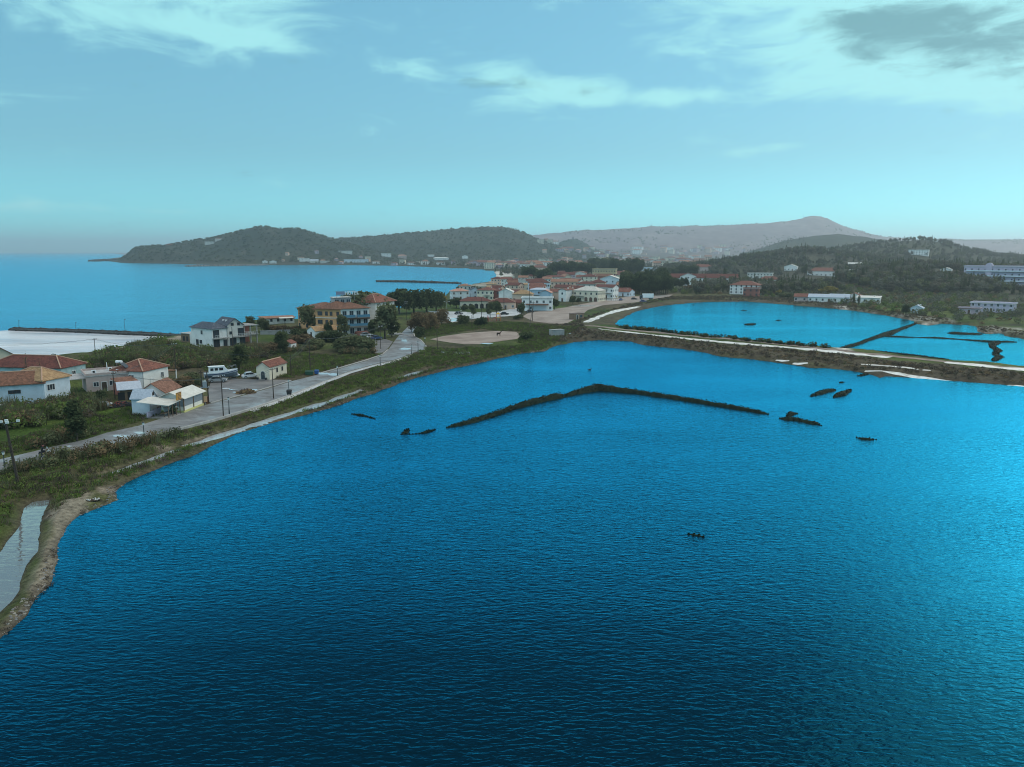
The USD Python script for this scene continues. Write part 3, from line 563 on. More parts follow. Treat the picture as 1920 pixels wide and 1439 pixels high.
# ------------------------------------------------------------------ roads, squares and other laid ground
asphalt = mat('worn_asphalt', {'ge': ('geometry', {}), 'n1': ('noise_texture', dict(scale=0.16, detail=7, roughness=0.68, distortion=0.6)), 'n2': ('noise_texture', dict(scale=2.2, detail=4)), 'r': ('rgb_ramp', dict(ramp=[(0.30, (.13, .125, .124)), (0.5, (.21, .204, .20)), (0.64, (.31, .30, .29))])), 'rr': ('map_range', dict(from_min=.4, from_max=.62, to_min=.75, to_max=.28)), 'bp': ('bump', dict(strength=.25, distance=.03)), 'p': ('principled_bsdf', dict(specular_ior_level=.5))},
    [('ge.position', 'n1.vector'), ('ge.position', 'n2.vector'), ('n1.fac', 'r.fac'), ('r.color', 'p.base_color'), ('n1.fac', 'rr.value'), ('rr.result', 'p.roughness'), ('n2.fac', 'bp.height'), ('bp.normal', 'p.normal')])
lot_m = speckled('old_tarmac', (.14, .132, .13), (.25, .235, .225), .22, .6, lo=.36, hi=.64, detail=7); dirt_m = speckled('trodden_sand', (.26, .195, .16), (.41, .325, .27), .16, .95, lo=.35, hi=.65, detail=7); gravel_m = speckled('gravel', (.26, .205, .17), (.40, .325, .275), .12, .95, lo=.35, hi=.65, detail=7)
paving_m = speckled('pale_paving', (.42, .41, .40), (.60, .59, .57), .2, .55, lo=.35, hi=.62, detail=6); kerb_m = speckled('kerb_stone', (.34, .32, .30), (.50, .48, .45), 1.0)
sheet('road', paved['road'], asphalt, size=5.0, drape=0.05)
sheet('car_park', paved['car_park'], lot_m, size=5.0, drape=0.04)
sheet('side_lot', paved['side_lot'], lot_m, size=5.0, drape=0.04)
sheet('sandy_court', paved['sandy_court'], dirt_m, size=6.0, drape=0.05)
sheet('plaza', paved['plaza'], paving_m, size=9.0, drape=0.06)
sheet('gravel_square', paved['gravel_square'], gravel_m, size=9.0, drape=0.06)
def ribbon(line, width, z0, z1, m, name, z=LAND, label=None, kind='structure', step=2.0):
    """A low raised edge that follows a line of pixels on the land."""
    p = band_px(line, width, z, step); parts = []
    for g in getattr(p, 'geoms', [p]):
        e = trimesh.creation.extrude_polygon(g, z1 - z0, engine='earcut'); e.apply_translation((0, 0, z + z0)); parts.append(e)
    return tag(obj(name, cat_(parts), m), label, kind=kind)
KERB = [(-40, 892), (0, 884), (60, 869), (110, 856), (180, 841), (250, 827.5), (300, 815), (340, 803.5), (400, 788), (470, 767), (520, 750), (560, 735), (600, 719.5), (650, 700), (700, 686), (740, 677), (770, 666), (795, 657.5), (799, 650), (790, 639), (778, 632.5), (775.5, 625)]
ribbon(KERB, 0.35, -.3, .16, kerb_m, 'kerb')
ribbon([(395, 756), (450, 742.2), (500, 728.2), (545, 714.5)], 0.3, -.2, .13, kerb_m, 'kerb')
ribbon([(602, 700), (640, 689.5), (690, 674.7), (716, 665.7), (727, 656.5)], 0.4, -.3, .15, kerb_m, 'kerb')
sheet('pavement', band_px([(470, 769.3), (520, 752.3), (560, 737.5), (600, 722), (650, 702), (700, 687.6), (740, 678.6), (770, 667.6)], 1.5, LAND), paving_m, size=3.0, drape=0.10)
for p in salts_p: sheet('salt_channel', p, salt_m, size=4.0, drape=0.07)  # channel water as pale sheets, the sky reflection in their colour
sheet('dike_path', band_px([(1092, 612), (1120, 613.5), (1200, 621.3), (1300, 631), (1400, 639.5), (1500, 650), (1560, 656.2), (1660, 667), (1760, 677.5), (1930, 692)], [2, 3, 3.5, 3.5, 3.5, 3.2, 3.2, 3, 3, 3], LAND), dirt_m, size=4.0, drape=0.06)
puddle_m = mat('rain_puddle', {'p': ('principled_bsdf', dict(base_color=(.45, .46, .47), roughness=0.06, specular_ior_level=1.0))})  # pale base colour imitates the white sky mirrored in the puddles
def puddle(px, py, wx, wy, seed, z=LAND):
    t = np.linspace(0, 2 * np.pi, 40, endpoint=False); r = 0.75 + 0.5 * meshkit.fbm(np.stack([np.cos(t) * 1.5 + seed, np.sin(t) * 1.5, 0 * t], 1), 3, seed)
    q = G(px + np.cos(t) * r * wx, py + np.sin(t) * r * wy, z); sheet('puddle', Polygon(q).buffer(0), puddle_m, size=3.0, drape=0.085)
for k, (px, py, wx, wy) in enumerate([(424, 729.5, 8, 1.3), (438, 731.5, 9, 1.0), (477, 732, 6, 1.6), (440, 736.5, 4, 1.0), (605, 701.5, 14, 2.0), (625, 703, 10, 2.4), (760, 639, 8, 2.5), (758, 655, 13, 1.8), (866, 662, 15, 2.2), (837, 661.5, 9, 1.3), (912, 645, 12, 1.0), (1002, 622.5, 12, 1.5), (1066, 625.5, 5, 1.2), (900, 587.5, 24, 1.0), (860, 598.5, 16, 1.6), (1093, 574, 22, 1.0), (1150, 563, 22, 1.0), (1240, 555.5, 16, .8), (1095, 617.5, 4, .8), (850, 602, 10, 1.2), (225, 818, 14, 2.2), (262, 812, 10, 2.0), (130, 838, 6, 2.0)]):
    puddle(px, py, wx, wy, k)
# ------------------------------------------------------------------ buildings along the road and the beach, nearest first
t, b, L = house('warehouse', 'long pale blue-white warehouse with brown and tan tiled roof at left edge', 'warehouse', (-60, 768), (86, 757.5), 9.0, 4.3, wall=W['paleblue'], roof='gable', rise=1.9, over=.35, roofm=R['brown'], ridge=True)
b.window('f', L / 2 - 5.2, 2.6, 2.0, .55, frame=DARKF, bars=2); b.window('f', L / 2 - 14.0, 2.6, 2.0, .55, frame=DARKF, bars=2)
c2, rz2, L2 = frame_of((83, 757.8), (134, 746.5), LAND, 9.5); c1, rz1, _ = frame_of((-60, 768), (86, 757.5), LAND, 9.0)
dv = (c2 - c1)[:2]; a1 = math.radians(rz1); lx, ly = dv @ [math.cos(a1), math.sin(a1)], dv @ [-math.sin(a1), math.cos(a1)]
b = Block(t, L2, 9.5, 4.7, lx, ly, 0, math.radians(rz2 - rz1), wall=W['paleblue'], roof='hip', rise=2.1, over=.35, roofm=R['tan'], ridge=True, wname='end_wall', rname='end_roof')
b.window('f', -L2 / 2 + 2.0, 2.6, 1.8, 1.15, frame=FRAME, bars=2); b.window('r', 0, 2.2, 1.2, 1.1)
t, b, L = house('beach_house', 'long low house with dark red hipped roof and teal wall behind the warehouse', 'house', (-25, 713), (116, 717), 8.5, 3.3, wall=W['teal'], roof='hip', rise=2.3, over=.4, roofm=R['darkred'], ridge=True)
for u in np.linspace(-L / 2 + 2, L / 2 - 2, 7): b.window('f', u, .9, 1.0, 1.3, frame=DARKF)
b.door('f', 3.0); b.window('r', 0, 1.0, 1.2, 1.1)
t, b, L = house('gabled_house', 'cream house showing a gable with round window at the left edge', 'house', (-40, 700), (26, 694), 12, 4.2, wall=W['cream'], roof='gable_y', rise=2.7, over=.4, roofm=R['brown'], ridge=True)
oc = trimesh.creation.cylinder(.5, .12, sections=20); oc.apply_transform(trimesh.transformations.rotation_matrix(np.pi / 2, [1, 0, 0])); b.put('round_window', shift(oc, 0.4, -6.03, 4.6), GLASS)
b.rows('f', 1, 3, near=True)
t, b, L = house('flat_roofed_house', 'flat-roofed pink single-storey house with clutter on its roof', 'house', (164, 737), (247, 729.5), 9, 3.5, wall=W['pink'], roof='flat', over=.1, roofm=R['flat'])
for u in (-2.6, .6, 3.4): b.window('f', u, 1.3, 1.0, .9)
b.door('f', -1.0, m=DARKF)
for x, y, s in ((-2.5, -1, .9), (1.2, 1.8, .8), (2.2, -2.3, .7), (4.0, 1.0, 1.0)):
    u = b.put('air_conditioner', box(s, .5, .7, x, y, 3.75), WHITE); b.put('fan_grille', box(s * .5, .03, .45, x, y - .265, 3.87), DARK, u)
b.put('roof_pipe', rod((-4, -3.6, 3.85), (1.5, -3.6, 3.85), .14), WHITE); b.put('roof_pipe', rod((2.4, -3.4, 3.85), (4.6, -3.4, 3.85), .14), WHITE)
b.put('vent_pipe', rod((0.6, 2, 3.7), (0.6, 2, 5.6), .08), WHITE)
b.put('porch_roof', slab((-L / 2 - 3.8, -3.5, 2.9), (-L / 2, -3.5, 3.0), (-L / 2, 3.0, 3.3), (-L / 2 - 3.8, 3.0, 3.2), .14), R['flat'])
for x, y in ((-L / 2 - 3.6, -3.3), (-L / 2 - 3.6, 2.8)): b.put('porch_post', box(.16, .16, 4.0, x, y, -1), SHUT)
t, b, L = house('small_white_house', 'small white house with red hipped roof and solar water heater', 'house', (270, 731), (317, 719), 8.0, 4.1, wall=W['white'], roof='hip', rise=2.0, over=.35, roofm=R['red'], ridge=True)
b.window('l', 1.0, 1.7, 1.3, 1.5, frame=FRAME); b.window('l', -2.8, 2.2, .7, .6); b.window('f', 2.2, 1.9, .9, 1.1, frame=FRAME); b.door('f', -1.5, m=FRAME)
b.put('drain_pipe', rod((-L / 2 - .05, -4.06, -.8), (-L / 2 - .05, -4.06, 4.0), .06), STEEL)
b.put('lean_to_roof', slab((L / 2 + .05, -4, 3.0), (L / 2 + 3.2, -4, 2.6), (L / 2 + 3.2, 3.5, 2.6), (L / 2 + .05, 3.5, 3.0), .12), R['orange'])
b.put('lean_to_wall', box(3.0, .16, 4.0, L / 2 + 1.55, -1.0, -1.2), W['paleblue']); b.put('lean_to_post', box(.2, .2, 4.0, L / 2 + 3.0, -3.9, -1.2), WHITE)
tk = rod((-L / 2 + 1.0, 2.0, 6.0), (-L / 2 + 1.0, 3.4, 6.0), .36, n=14); hw = b.put('solar_water_heater', tk, WHITE, b.roof); b.put('solar_panel', slab((-L / 2 + .2, .4, 4.75), (-L / 2 + 1.6, .4, 4.75), (-L / 2 + 1.6, 2.2, 5.9), (-L / 2 + .2, 2.2, 5.9), .08), GLASS, hw); b.put('frame', cat_([rod((-L / 2 + 1.0, y, 4.2), (-L / 2 + 1.0, y, 5.7), .05, n=5) for y in (2.1, 3.3)]), STEEL, hw)
t, b, L = house('tin_shed', 'open shed with grey tin roof between pink house and taverna', 'shed', (226, 753.5), (263, 750.5), 5, 2.4, wall=W['brown'], roof='shed', rise=.8, over=.5, roofm=R['metal'])
for u in (-1.6, .2, 1.8): b.put('opening', on_face('f', L, 5, u, .2, 1.3, 1.7, .03), DARK)
t, b, L = house('tiled_shed', 'small shed with rusty red tiles right below the pink house', 'shed', (228, 744), (262, 739), 3.4, 2.6, wall=W['brick'], roof='shed', rise=.9, over=.3, roofm=R['rust'])
b.put('opening', on_face('f', L, 3.4, 0, .1, 1.6, 1.9, .03), DARK)
# taverna: tiled kitchen, flat awning over the terrace and a tent-roofed dining hall on the road
cA, cB = (346, 774.5), (382.5, 760)
c, rz, L = frame_of(cA, cB, LAND, 5.0)
t = thing('taverna', 'roadside taverna with white canvas roofs, terrace awning and orange sign', 'taverna', c, rz)
D = 5.0; canvas = speckled('white_canvas', (.60, .57, .50), (.74, .71, .64), .9, .8); film = mat('clear_plastic_sheet', {'p': ('principled_bsdf', dict(base_color=(.20, .23, .25), roughness=.2))}); YEL = plain('yellow_plinth', (.55, .52, .20), .8); CREAMP = plain('cream_panel', (.74, .70, .62), .7); WOOD = plain('brown_timber', (.14, .085, .05), .7)
obj('plinth', box(L, D, .9, 0, 0, -.5), YEL, t); obj('dado', cat_([box(L - .3, .1, .75, 0, -D / 2 + .2, .4), box(.1, D - .5, .75, -L / 2 + .2, 0, .4)]), CREAMP, t)
for k in range(3):
    x = -L / 2 + .15 + (L - .3) * k / 2
    obj('post', box(.16, .16, 2.5, x, -D / 2 + .1, .4), WOOD, t); obj('post', box(.16, .16, 2.5, x, D / 2 - .1, .4), WOOD, t)
for k in range(2):
    obj('window_sheet', box(L / 2 - .32, .05, 1.5, -L / 4 + .0 + (L / 2) * k, -D / 2 + .12, 1.2), film, t)
obj('window_sheet', box(.05, D - .5, 1.4, -L / 2 + .12, 0, 1.2), film, t); obj('window_sheet', box(.05, D - .5, 1.4, L / 2 - .12, 0, 1.2), film, t)
obj('canvas_roof', cat_([slab((-L / 2 - .5, s * (D / 2 + .45), 2.75), (L / 2 + .5, s * (D / 2 + .45), 2.75), (L / 2 + .5, 0, 4.0), (-L / 2 - .5, 0, 4.0), .08) for s in (-1, 1)]), canvas, t)
obj('gable_cloth', hull([(-L / 2 + x, y, z) for x in (.05, .12) for y, z in ((-D / 2, 2.75), (D / 2, 2.75), (0, 3.98))]), canvas, t)
obj('awning', slab((-L / 2 - 5.2, -D / 2 + .2, 2.35), (-L / 2 - .6, -D / 2 + .2, 2.55), (-L / 2 - .6, D / 2 + 1.5, 3.1), (-L / 2 - 5.2, D / 2 + 1.5, 2.9), .1), canvas, t)
for x in (-5.0, -3.6, -2.2, -.9): obj('awning_post', box(.12, .12, 3.2, -L / 2 + x, -D / 2 + .35, -.7), WOOD, t)
obj('terrace_wall', box(4.6, .2, 1.7, -L / 2 - 3.0, D / 2 - .6, -.6), W['lilac'], t); obj('terrace_floor', box(5.0, 5.6, .5, -L / 2 - 2.8, .2, -.45), CONC, t)
for k, x in enumerate((-4.2, -2.9, -1.6)):
    tb = obj('terrace_table', cat_([box(1.0, 1.0, .06, -L / 2 + x, -.8, .75), box(.1, .1, .72, -L / 2 + x, -.8, .04)]), DARK if k else WOOD, t)
kb = Block(t, 7.0, 5.0, 3.3, 2.6, D / 2 + 3.4, 0, 0.10, wall=W['offwhite'], roof='gable', rise=1.7, over=.35, roofm=R['rust'], ridge=False, wname='kitchen_wall', rname='kitchen_roof')
kb2 = Block(t, 3.0, 3.4, 2.9, -3.6, D / 2 + 3.2, 0, 0.10, wall=W['paleblue'], roof='gable_y', rise=1.4, over=.25, roofm=R['metal'], wname='store_wall', rname='store_roof')
kb2.window('f', 0.3, 3.3, .5, .45, frame=DARKF)
sg = obj('sign_box', box(1.6, .22, 1.45, -L / 2 - 1.6, -D / 2 + .05, 2.85), plain('orange_sign', (.48, .22, .035), .5), t)
ring = cat_([box(1.6, .05, .1, -L / 2 - 1.6, -D / 2 - .09, z) for z in (2.85, 4.2)]); obj('sign_border', ring, SHUT, sg)
# the sign's lettering cannot be read in the photograph: dark strokes as seen there
obj('sign_strokes', cat_([box(w_, .02, .09, -L / 2 - 1.6 + dx, -D / 2 - .075, zz) for w_, dx, zz in ((.8, 0, 3.9), (1.1, .05, 3.62), (.35, -.3, 3.35), (.5, .3, 3.35), (.9, 0, 3.1))]), SHUT, sg)
lamp_box = thing('roadside_light_box', 'small lit-looking white and orange box sign beside the taverna hall', 'box sign', [*G(386, 759.5, LAND), LAND], 20)
obj('panel', box(.6, .18, 1.1, 0, 0, .6), plain('pale_orange_panel', (.75, .42, .22), .4), lamp_box); obj('leg', box(.1, .1, .6, 0, 0, 0), STEEL, lamp_box)
t, b, L = house('lilac_wall', 'low lilac garden wall left of the taverna terrace', 'wall', (264, 762), (277, 765), .3, 2.2, wall=W['lilac'], roof='none', over=.03, roofm=W['lilac'])
# chapel
A, B, Cc = (481.5, 712), (506, 713), (543.5, 703.5)
dep = float(np.hypot(*(G(*Cc, LAND) - G(*B, LAND))))
t, b, L = house('chapel', 'little white chapel with red tiled gable roof and arched dark door', 'chapel', A, B, min(dep, 8.5), 3.1, wall=W['cream'], roof='gable_y', rise=1.15, over=.22, roofm=R['red'], ridge=True, base=-.8)
th = np.linspace(0, np.pi, 14); prof = np.vstack([[(-.52, .05), (.52, .05)], np.stack([.52 * np.cos(th), 1.55 + .52 * np.sin(th)], 1)])
def arch(s, side_y, pr=.06, extra=0.0):
    p = Polygon(prof).buffer(extra, join_style=2); e = trimesh.creation.extrude_polygon(p, pr, engine='earcut'); e.apply_transform(trimesh.transformations.rotation_matrix(np.pi / 2, [1, 0, 0])); e.apply_translation((0.0, side_y + .001, 0)); return e
dr = b.put('door', arch(1, -b.d / 2, .05), plain('dark_green_door', (.03, .045, .05), .5)); b.put('door_surround', trimesh.boolean.difference([arch(1, -b.d / 2, .08, .14), shift(arch(1, -b.d / 2, .3), 0, .1, 0)], engine='manifold'), W['offwhite'], dr)
for u in (-.6, 1.9): b.window('r', u, 1.5, .5, .9, frame=DARKF, bars=0)
b.put('step', box(2.6, .7, .16, 0, -b.d / 2 - .36, -.05), CONC)
for x in (-1.25, .95): b.put('flower_pot', trimesh.creation.cylinder(.24, .5, sections=10, transform=trimesh.transformations.translation_matrix((x, -b.d / 2 - .4, .36))), DARK)
# twin house with slate roofs
t, b, L = house('slate_house', 'unfinished white villa with two slate roofs and balconies near the beach', 'house', (360, 647.5), (399, 652.5), 5.4, 6.0, wall=W['white'], roof='hip', rise=1.7, over=.45, roofm=R['slate'])
cm, rm, Lm = frame_of((360, 647.5), (399, 652.5), LAND, 5.4)
b.window('f', .2, 4.1, .8, 1.1, frame=DARKF); b.window('f', -.6, 1.0, 1.2, 1.0, frame=DARKF); b.window('f', -2.6, .3, 1.3, 1.8, frame=DARKF)
b.window('r', -1.2, .1, 2.0, 2.3, frame=DARKF); b.window('r', -1.2, 3.2, 2.0, 2.3, frame=DARKF); b.window('r', 1.9, .2, 1.1, 2.0, frame=DARKF); b.balcony('r', 0, 3.0, 5.2, 1.5)
b.put('side_wing', box(4.0, 5, 4.4, -L / 2 - 1.9, 1.5, -1.2), W['white'])
def sub(A, B, depth):
    c, r, l = frame_of(A, B, LAND, depth); dv = (c - cm)[:2]; a = math.radians(rm)
    return l, dv @ [math.cos(a), math.sin(a)], dv @ [-math.sin(a), math.cos(a)], math.radians(r - rm)
l2, x2, y2, r2 = sub((428, 649.5), (457.5, 647), 9.5)
b = Block(t, l2, 9.5, 6.8, x2, y2, 0, r2, wall=W['offwhite'], roof='gable_y', rise=2.1, over=.4, roofm=R['slate'], wname='gable_wall', rname='gable_roof')
for u in (-.9, 1.2): b.window('f', u, 6.7, .75, .75, frame=DARKF, bars=0)
b.window('f', -1.6, 3.9, .7, .8, frame=DARKF, bars=0); b.window('f', 1.9, 3.3, 1.9, 2.3, frame=DARKF); b.window('f', -.9, .2, 2.0, 2.3, frame=DARKF); b.window('f', 2.3, .2, 1.7, 2.3, frame=DARKF); b.balcony('f', 1.6, 3.05, 5.0, 1.4)
for u in (-1.5, .8): b.put('skylight', shift(box(.8, .06, .6), -l2 / 2 * .55, u, 7.85), WHITE, b.roof)
l3, x3, y3, r3 = sub((458.5, 645.5), (484, 643.3), 7.5)
def w3(m): return shift(m, x3, y3, 0, rz=r3)
for z, nm in ((3.0, 'floor_slab'), (6.0, 'roof_slab')): obj(nm, w3(box(l3 + .8, 8.2, .25, 0, 0, z)), CONC, t)
for x in (-l3 / 2 + .2, 0, l3 / 2 - .2):
    for y in (-3.6, 3.4): obj('column', w3(box(.35, .35, 7.2, x, y, -1.2)), CONC, t)
obj('back_wall', w3(box(l3 - .4, .25, 7.2, 0, 2.2, -1.2)), W['brick'], t); obj('railing', w3(cat_([box(l3, .06, .07, 0, -4.0, 4.1)] + [box(.05, .05, .9, -l3 / 2 + .2 + k * (l3 - .4) / 6, -4.0, 3.25) for k in range(7)])), RAIL, t)
# hotel
HA, HB = (593, 627), (640, 629)
t, b, L = house('hotel', 'seafront hotel, orange left half and white right half with balconies', 'hotel', HA, HB, 15, 9.6, wall=W['orange'], roof='hip', rise=2.4, over=.7, roofm=R['brown'])
hc, hr, _ = frame_of(HA, HB, LAND, 15)
for fl in (0, 1, 2):
    for u, w_ in ((-L / 2 + 2.0, 1.9), (-.6, 1.0), (1.4, 1.0), (L / 2 - 1.2, 1.0)): b.window('f', u, .9 + 3.15 * fl, w_, 1.35, frame=SHUT)
b.put('string_course', cat_([on_face('f', L, 15, 0, 3.0 + 3.15 * k, L + .1, .28, .14) for k in range(2)]), W['offwhite'])
b.put('ground_floor_band', on_face('f', L, 15, 0, 0, L + .05, .85, .06), W['blue'])
def hsub(A, B, depth):
    c, r, l = frame_of(A, B, LAND, depth); dv = (c - hc)[:2]; a = math.radians(hr)
    return l, dv @ [math.cos(a), math.sin(a)], dv @ [-math.sin(a), math.cos(a)], math.radians(r - hr)
l2, x2, y2, r2 = hsub((640.5, 629), (693, 626), 12)
b = Block(t, l2, 12, 9.7, x2, y2, .002, r2, wall=W['white'], roof='hip', rise=2.0, over=.6, roofm=R['brown'], wname='white_wall', rname='white_roof')
for fl in (0, 1, 2):
    for u in np.linspace(-l2 / 2 + 1.4, l2 / 2 - 1.4, 4): b.window('f', u, .35 + 3.2 * fl, 1.5, 2.1, frame=FRAME)
b.balcony('f', -l2 / 4 - .1, 6.5, l2 / 2 - .6, 1.5, solid=True, rail=GLASS_B); b.balcony('f', l2 / 4 + .2, 6.5, l2 / 2 - .8, 1.5, solid=True, rail=GLASS_B); b.balcony('f', 0.3, 3.3, l2 - .4, 1.7, solid=True, rail=GLASS_B); b.balcony('r', 0, 3.3, 8, 1.4, solid=True)
b.put('brick_porch', box(l2 * .45, 3.0, 2.2, l2 * .18, -7.6, -1.0), W['brick']); b.put('awning_stripe', on_face('f', l2, 12, 0, 5.75, l2, .5, 1.3), SHUT)
l3, x3, y3, r3 = hsub((664, 616), (700, 618), 13)
b3 = Block(t, l3, 13, 10.5, x3, y3 + 2, .004, r3, wall=W['offwhite'], roof='hip', rise=3.0, over=.8, roofm=R['red'], wname='rear_wall', rname='red_roof', ridge=True)
l4, x4, y4, r4 = hsub((560, 616), (592, 621), 16)
b4 = Block(t, l4, 16, 8.2, x4, y4, .006, r4, wall=W['orange'], roof='hip', rise=2.2, over=.7, roofm=R['brown'], wname='wing_wall', rname='wing_roof')
b4.rows('f', 2, 3, .9, 3.1, 1.0, 1.3, near=True, frame=SHUT); b4.balcony('l', 0, 3.2, 8, 1.4, solid=True)
ph = Block(t, 6.6, 4.0, 2.6, x2 - 4.6, y2 + 1.5, 10.7, r2, wall=W['grey'], roof='none', over=.25, roofm=R['white'], wname='roof_house', rname='roof_house_slab', base=0)
for u in (-2.2, 0, 2.2): ph.window('f', u, .5, 1.5, 1.5, frame=FRAME)
sgn = obj('roof_sign', shift(cat_([box(7.6, .08, .12, 0, 0, 0), box(7.6, .08, .12, 0, 0, 1.55)] + [rod((x, .05, -1.8), (x, .05, 1.6), .06, n=6) for x in (-3.4, -1.2, 1.2, 3.4)]), x2 - 1.6, y2 + .2, 14.3, rz=r2), STEEL, t)
tx = meshkit.text_mesh('HOTEL', 1.25, .1, True); tx.apply_transform(trimesh.transformations.rotation_matrix(np.pi / 2, [1, 0, 0])); tx.apply_translation((-.4, -.12, .2))
obj('sign_letters', shift(tx, x2 - 1.6, y2 + .2, 14.3, rz=r2), WHITE, sgn)
obj('sign_board', shift(box(3.4, .05, 1.2, -2.0, -.06, .2), x2 - 1.6, y2 + .2, 14.3, rz=r2), plain('faded_blue_board', (.22, .26, .36), .6), sgn)
t, b, L = house('white_cabin', 'tiny white cabin with tan roof below the hotel windows', 'cabin', (576, 633), (592, 636), 9, 2.7, wall=W['white'], roof='gable_y', rise=1.4, over=.25, roofm=R['tan'])
b.window('f', 0, .4, .9, 1.7, frame=DARKF)
t, b, L = house('garden_hut', 'white garden hut with red roof beside the dark conifer', 'hut', (546, 660), (556, 657.5), 3.5, 2.5, wall=W['white'], roof='gable', rise=.8, over=.2, roofm=R['red'])
b.door('f', 0, .8, 1.9)
t, b, L = house('seafront_wall', 'low grey sea wall right of the slate-roofed villa', 'wall', (488, 628), (560, 625.5), .4, 1.3, wall=W['concrete'], roof='none', over=.05, roofm=CONC, base=-2)
t, b, L = house('beach_bar', 'low beach bar with white awning at the water', 'beach bar', (491, 608.5), (552, 606), 5, 2.4, wall=W['offwhite'], roof='shed', rise=.5, over=.6, roofm=R['orange'])
b.put('awning', slab((L / 2 - 6.5, -4.0, 2.3), (L / 2 - .5, -4.0, 2.3), (L / 2 - .5, -2.4, 2.7), (L / 2 - 6.5, -2.4, 2.7), .06), canvas); b.rows('f', 1, 5, near=False)
t, b, L = house('bathing_hut', 'brown timber beach hut at the root of the jetty', 'hut', (340, 640.5), (357, 642), 4, 2.8, wall=W['brown'], roof='none', over=.3, roofm=R['flat'])
for u in (-.9, .9): b.put('opening', on_face('f', L, 4, u, .3, 1.1, 1.6, .03), DARK)
t, b, L = house('pump_house', 'small grey concrete pump house on the scrub beside the lagoon', 'hut', (1036, 630.5), (1058, 629.5), 3, 2.0, wall=W['concrete'], roof='none', over=.06, roofm=CONC)
for u in (-1.5, .3, 1.7): b.put('panel_joint', on_face('f', L, 3, u, .05, .08, 1.9, .03), STEEL)
t, b, L = house('brown_container', 'dark brown container hut on the edge of the gravel square', 'container', (1077, 600), (1095, 598), 3, 2.5, wall=W['brown'], roof='none', over=.05, roofm=SHUT)
b.door('f', -1.6, 1.1, 2.0, m=DARK); b.window('f', 1.4, .9, 1.4, .9, frame=DARKF)
# ------------------------------------------------------------------ the village round the square, the far houses
def village_house(px, py, wm, dm, h, roof, rise, wall, roofm, label, rz=0.0, cat='house', name='village_house', z=None, group=None, floors=None, n=3, side=2, balcony=None, near=None, over=.4, shutters=False, chim=True, door=True, hill=False):
    """A house whose front stands on the ground seen at the pixel; rz turns it from facing the viewer."""
    if hill: p = hit(px, py)
    else: p = np.array([*G(px, py, LAND), LAND])
    d = np.hypot(p[0], p[1]); face = -math.degrees(math.atan2(p[0], p[1])) + rz
    a = math.radians(face); back = np.array([-math.sin(a), math.cos(a)]); c = p[:2] + back * dm / 2
    zc = p[2] if hill else LAND
    t = thing(name, label, cat, (c[0], c[1], zc), face, group)
    b = Block(t, wm, dm, h, wall=W[wall], roof=roof, rise=rise, over=over, roofm=R[roofm], ridge=d < 420, base=-4 if hill else -1.5)
    floors = floors if floors is not None else max(1, int(h / 2.8))
    near = near if near is not None else d < 480
    fr = SHUT if shutters else FRAME; gl = SHUT if shutters else GLASS
    for fl in range(floors):
        zz = 0.85 + fl * h / floors
        for side_, cnt in (('f', n), ('r', side), ('l', side)):
            L = (wm if side_ == 'f' else dm) - 2.2
            for k in range(cnt):
                if side_ == 'f' and fl == 0 and door and k == cnt // 2: continue
                b.window(side_, (-L / 2 + L * k / (cnt - 1)) if cnt > 1 else 0, zz, 1.05, 1.25, near=near, frame=fr, glass=gl if d > 480 else GLASS)
    if door: b.door('f', (-(wm - 2.2) / 2 + (wm - 2.2) * (n // 2) / max(1, n - 1)) if n > 1 else 0, 1.1, 2.1, near=near)
    if balcony: b.balcony('f', balcony[0], balcony[1], balcony[2], 1.3)
    if chim and roof != 'flat': b.put('chimney', box(.6, .6, 1.1, wm * .22, dm * .12, h + rise * .55), W['offwhite'], b.roof)
    return t, b
V = village_house
V(864, 563, 11, 8, 5.6, 'hip', 1.5, 'white', 'pink', 'white two-storey house with pale pink roof, leftmost of the village', 12, shutters=True)
V(873, 552, 8, 7, 6.0, 'hip', 1.3, 'offwhite', 'orange', 'house with pale salmon roof rising behind the leftmost village house', 8)
t, b = V(893, 579, 17, 9, 4.0, 'hip', 1.9, 'cream', 'darkred', 'low cream restaurant with arched openings and dark red roof', 6, cat='restaurant', name='restaurant', n=5, side=2, door=False, near=False, floors=0)
th = np.linspace(0, np.pi, 12); ap = Polygon(np.vstack([[(-1.0, .1), (1.0, .1)], np.stack([1.0 * np.cos(th), 1.7 + 1.0 * np.sin(th)], 1)]))
for u in (-6.2, -3.1, 0, 3.1, 6.2):
    e = trimesh.creation.extrude_polygon(ap, .08, engine='earcut'); e.apply_transform(trimesh.transformations.rotation_matrix(np.pi / 2, [1, 0, 0])); b.put('arched_opening', shift(e, u, -4.5, 0), DARK)
V(941, 580, 14, 9, 3.6, 'hip', 1.9, 'peach', 'darkred', 'peach single-storey house with dark red roof right of the arched restaurant', -4, n=4)
V(891, 562, 5.5, 7, 6.2, 'gable_y', 1.4, 'paleblue', 'slate', 'narrow grey-blue gabled house among red roofs, left side of village', 10, n=1, side=1)
t, b = V(909, 563, 11, 9, 6.2, 'hip', 1.7, 'cream', 'red', 'cream two-storey house with first-floor balcony and peach side wall', -22, n=4, balcony=(1.5, 3.1, 4.0))
V(933, 563, 5, 7, 5.8, 'shed', 1.0, 'darkred', 'darkred', 'dark red narrow house left of the white gable house', 0, n=1, side=0)
V(948, 566, 8.5, 9, 6.0, 'gable_y', 1.9, 'white', 'white', 'plain white house with gable end and two attic windows facing the square', -6, n=2, floors=1, side=0, door=False)
t, b = V(979, 567, 12, 9, 4.8, 'hip', 2.4, 'peach', 'tan', 'peach house with big tan hipped roof behind the white shop', -8, n=3, shutters=True)
V(975, 578, 12, 6, 3.0, 'gable', 1.4, 'brown', 'darkred', 'low brown row house with dark tiles right of the peach house', -4, n=3)
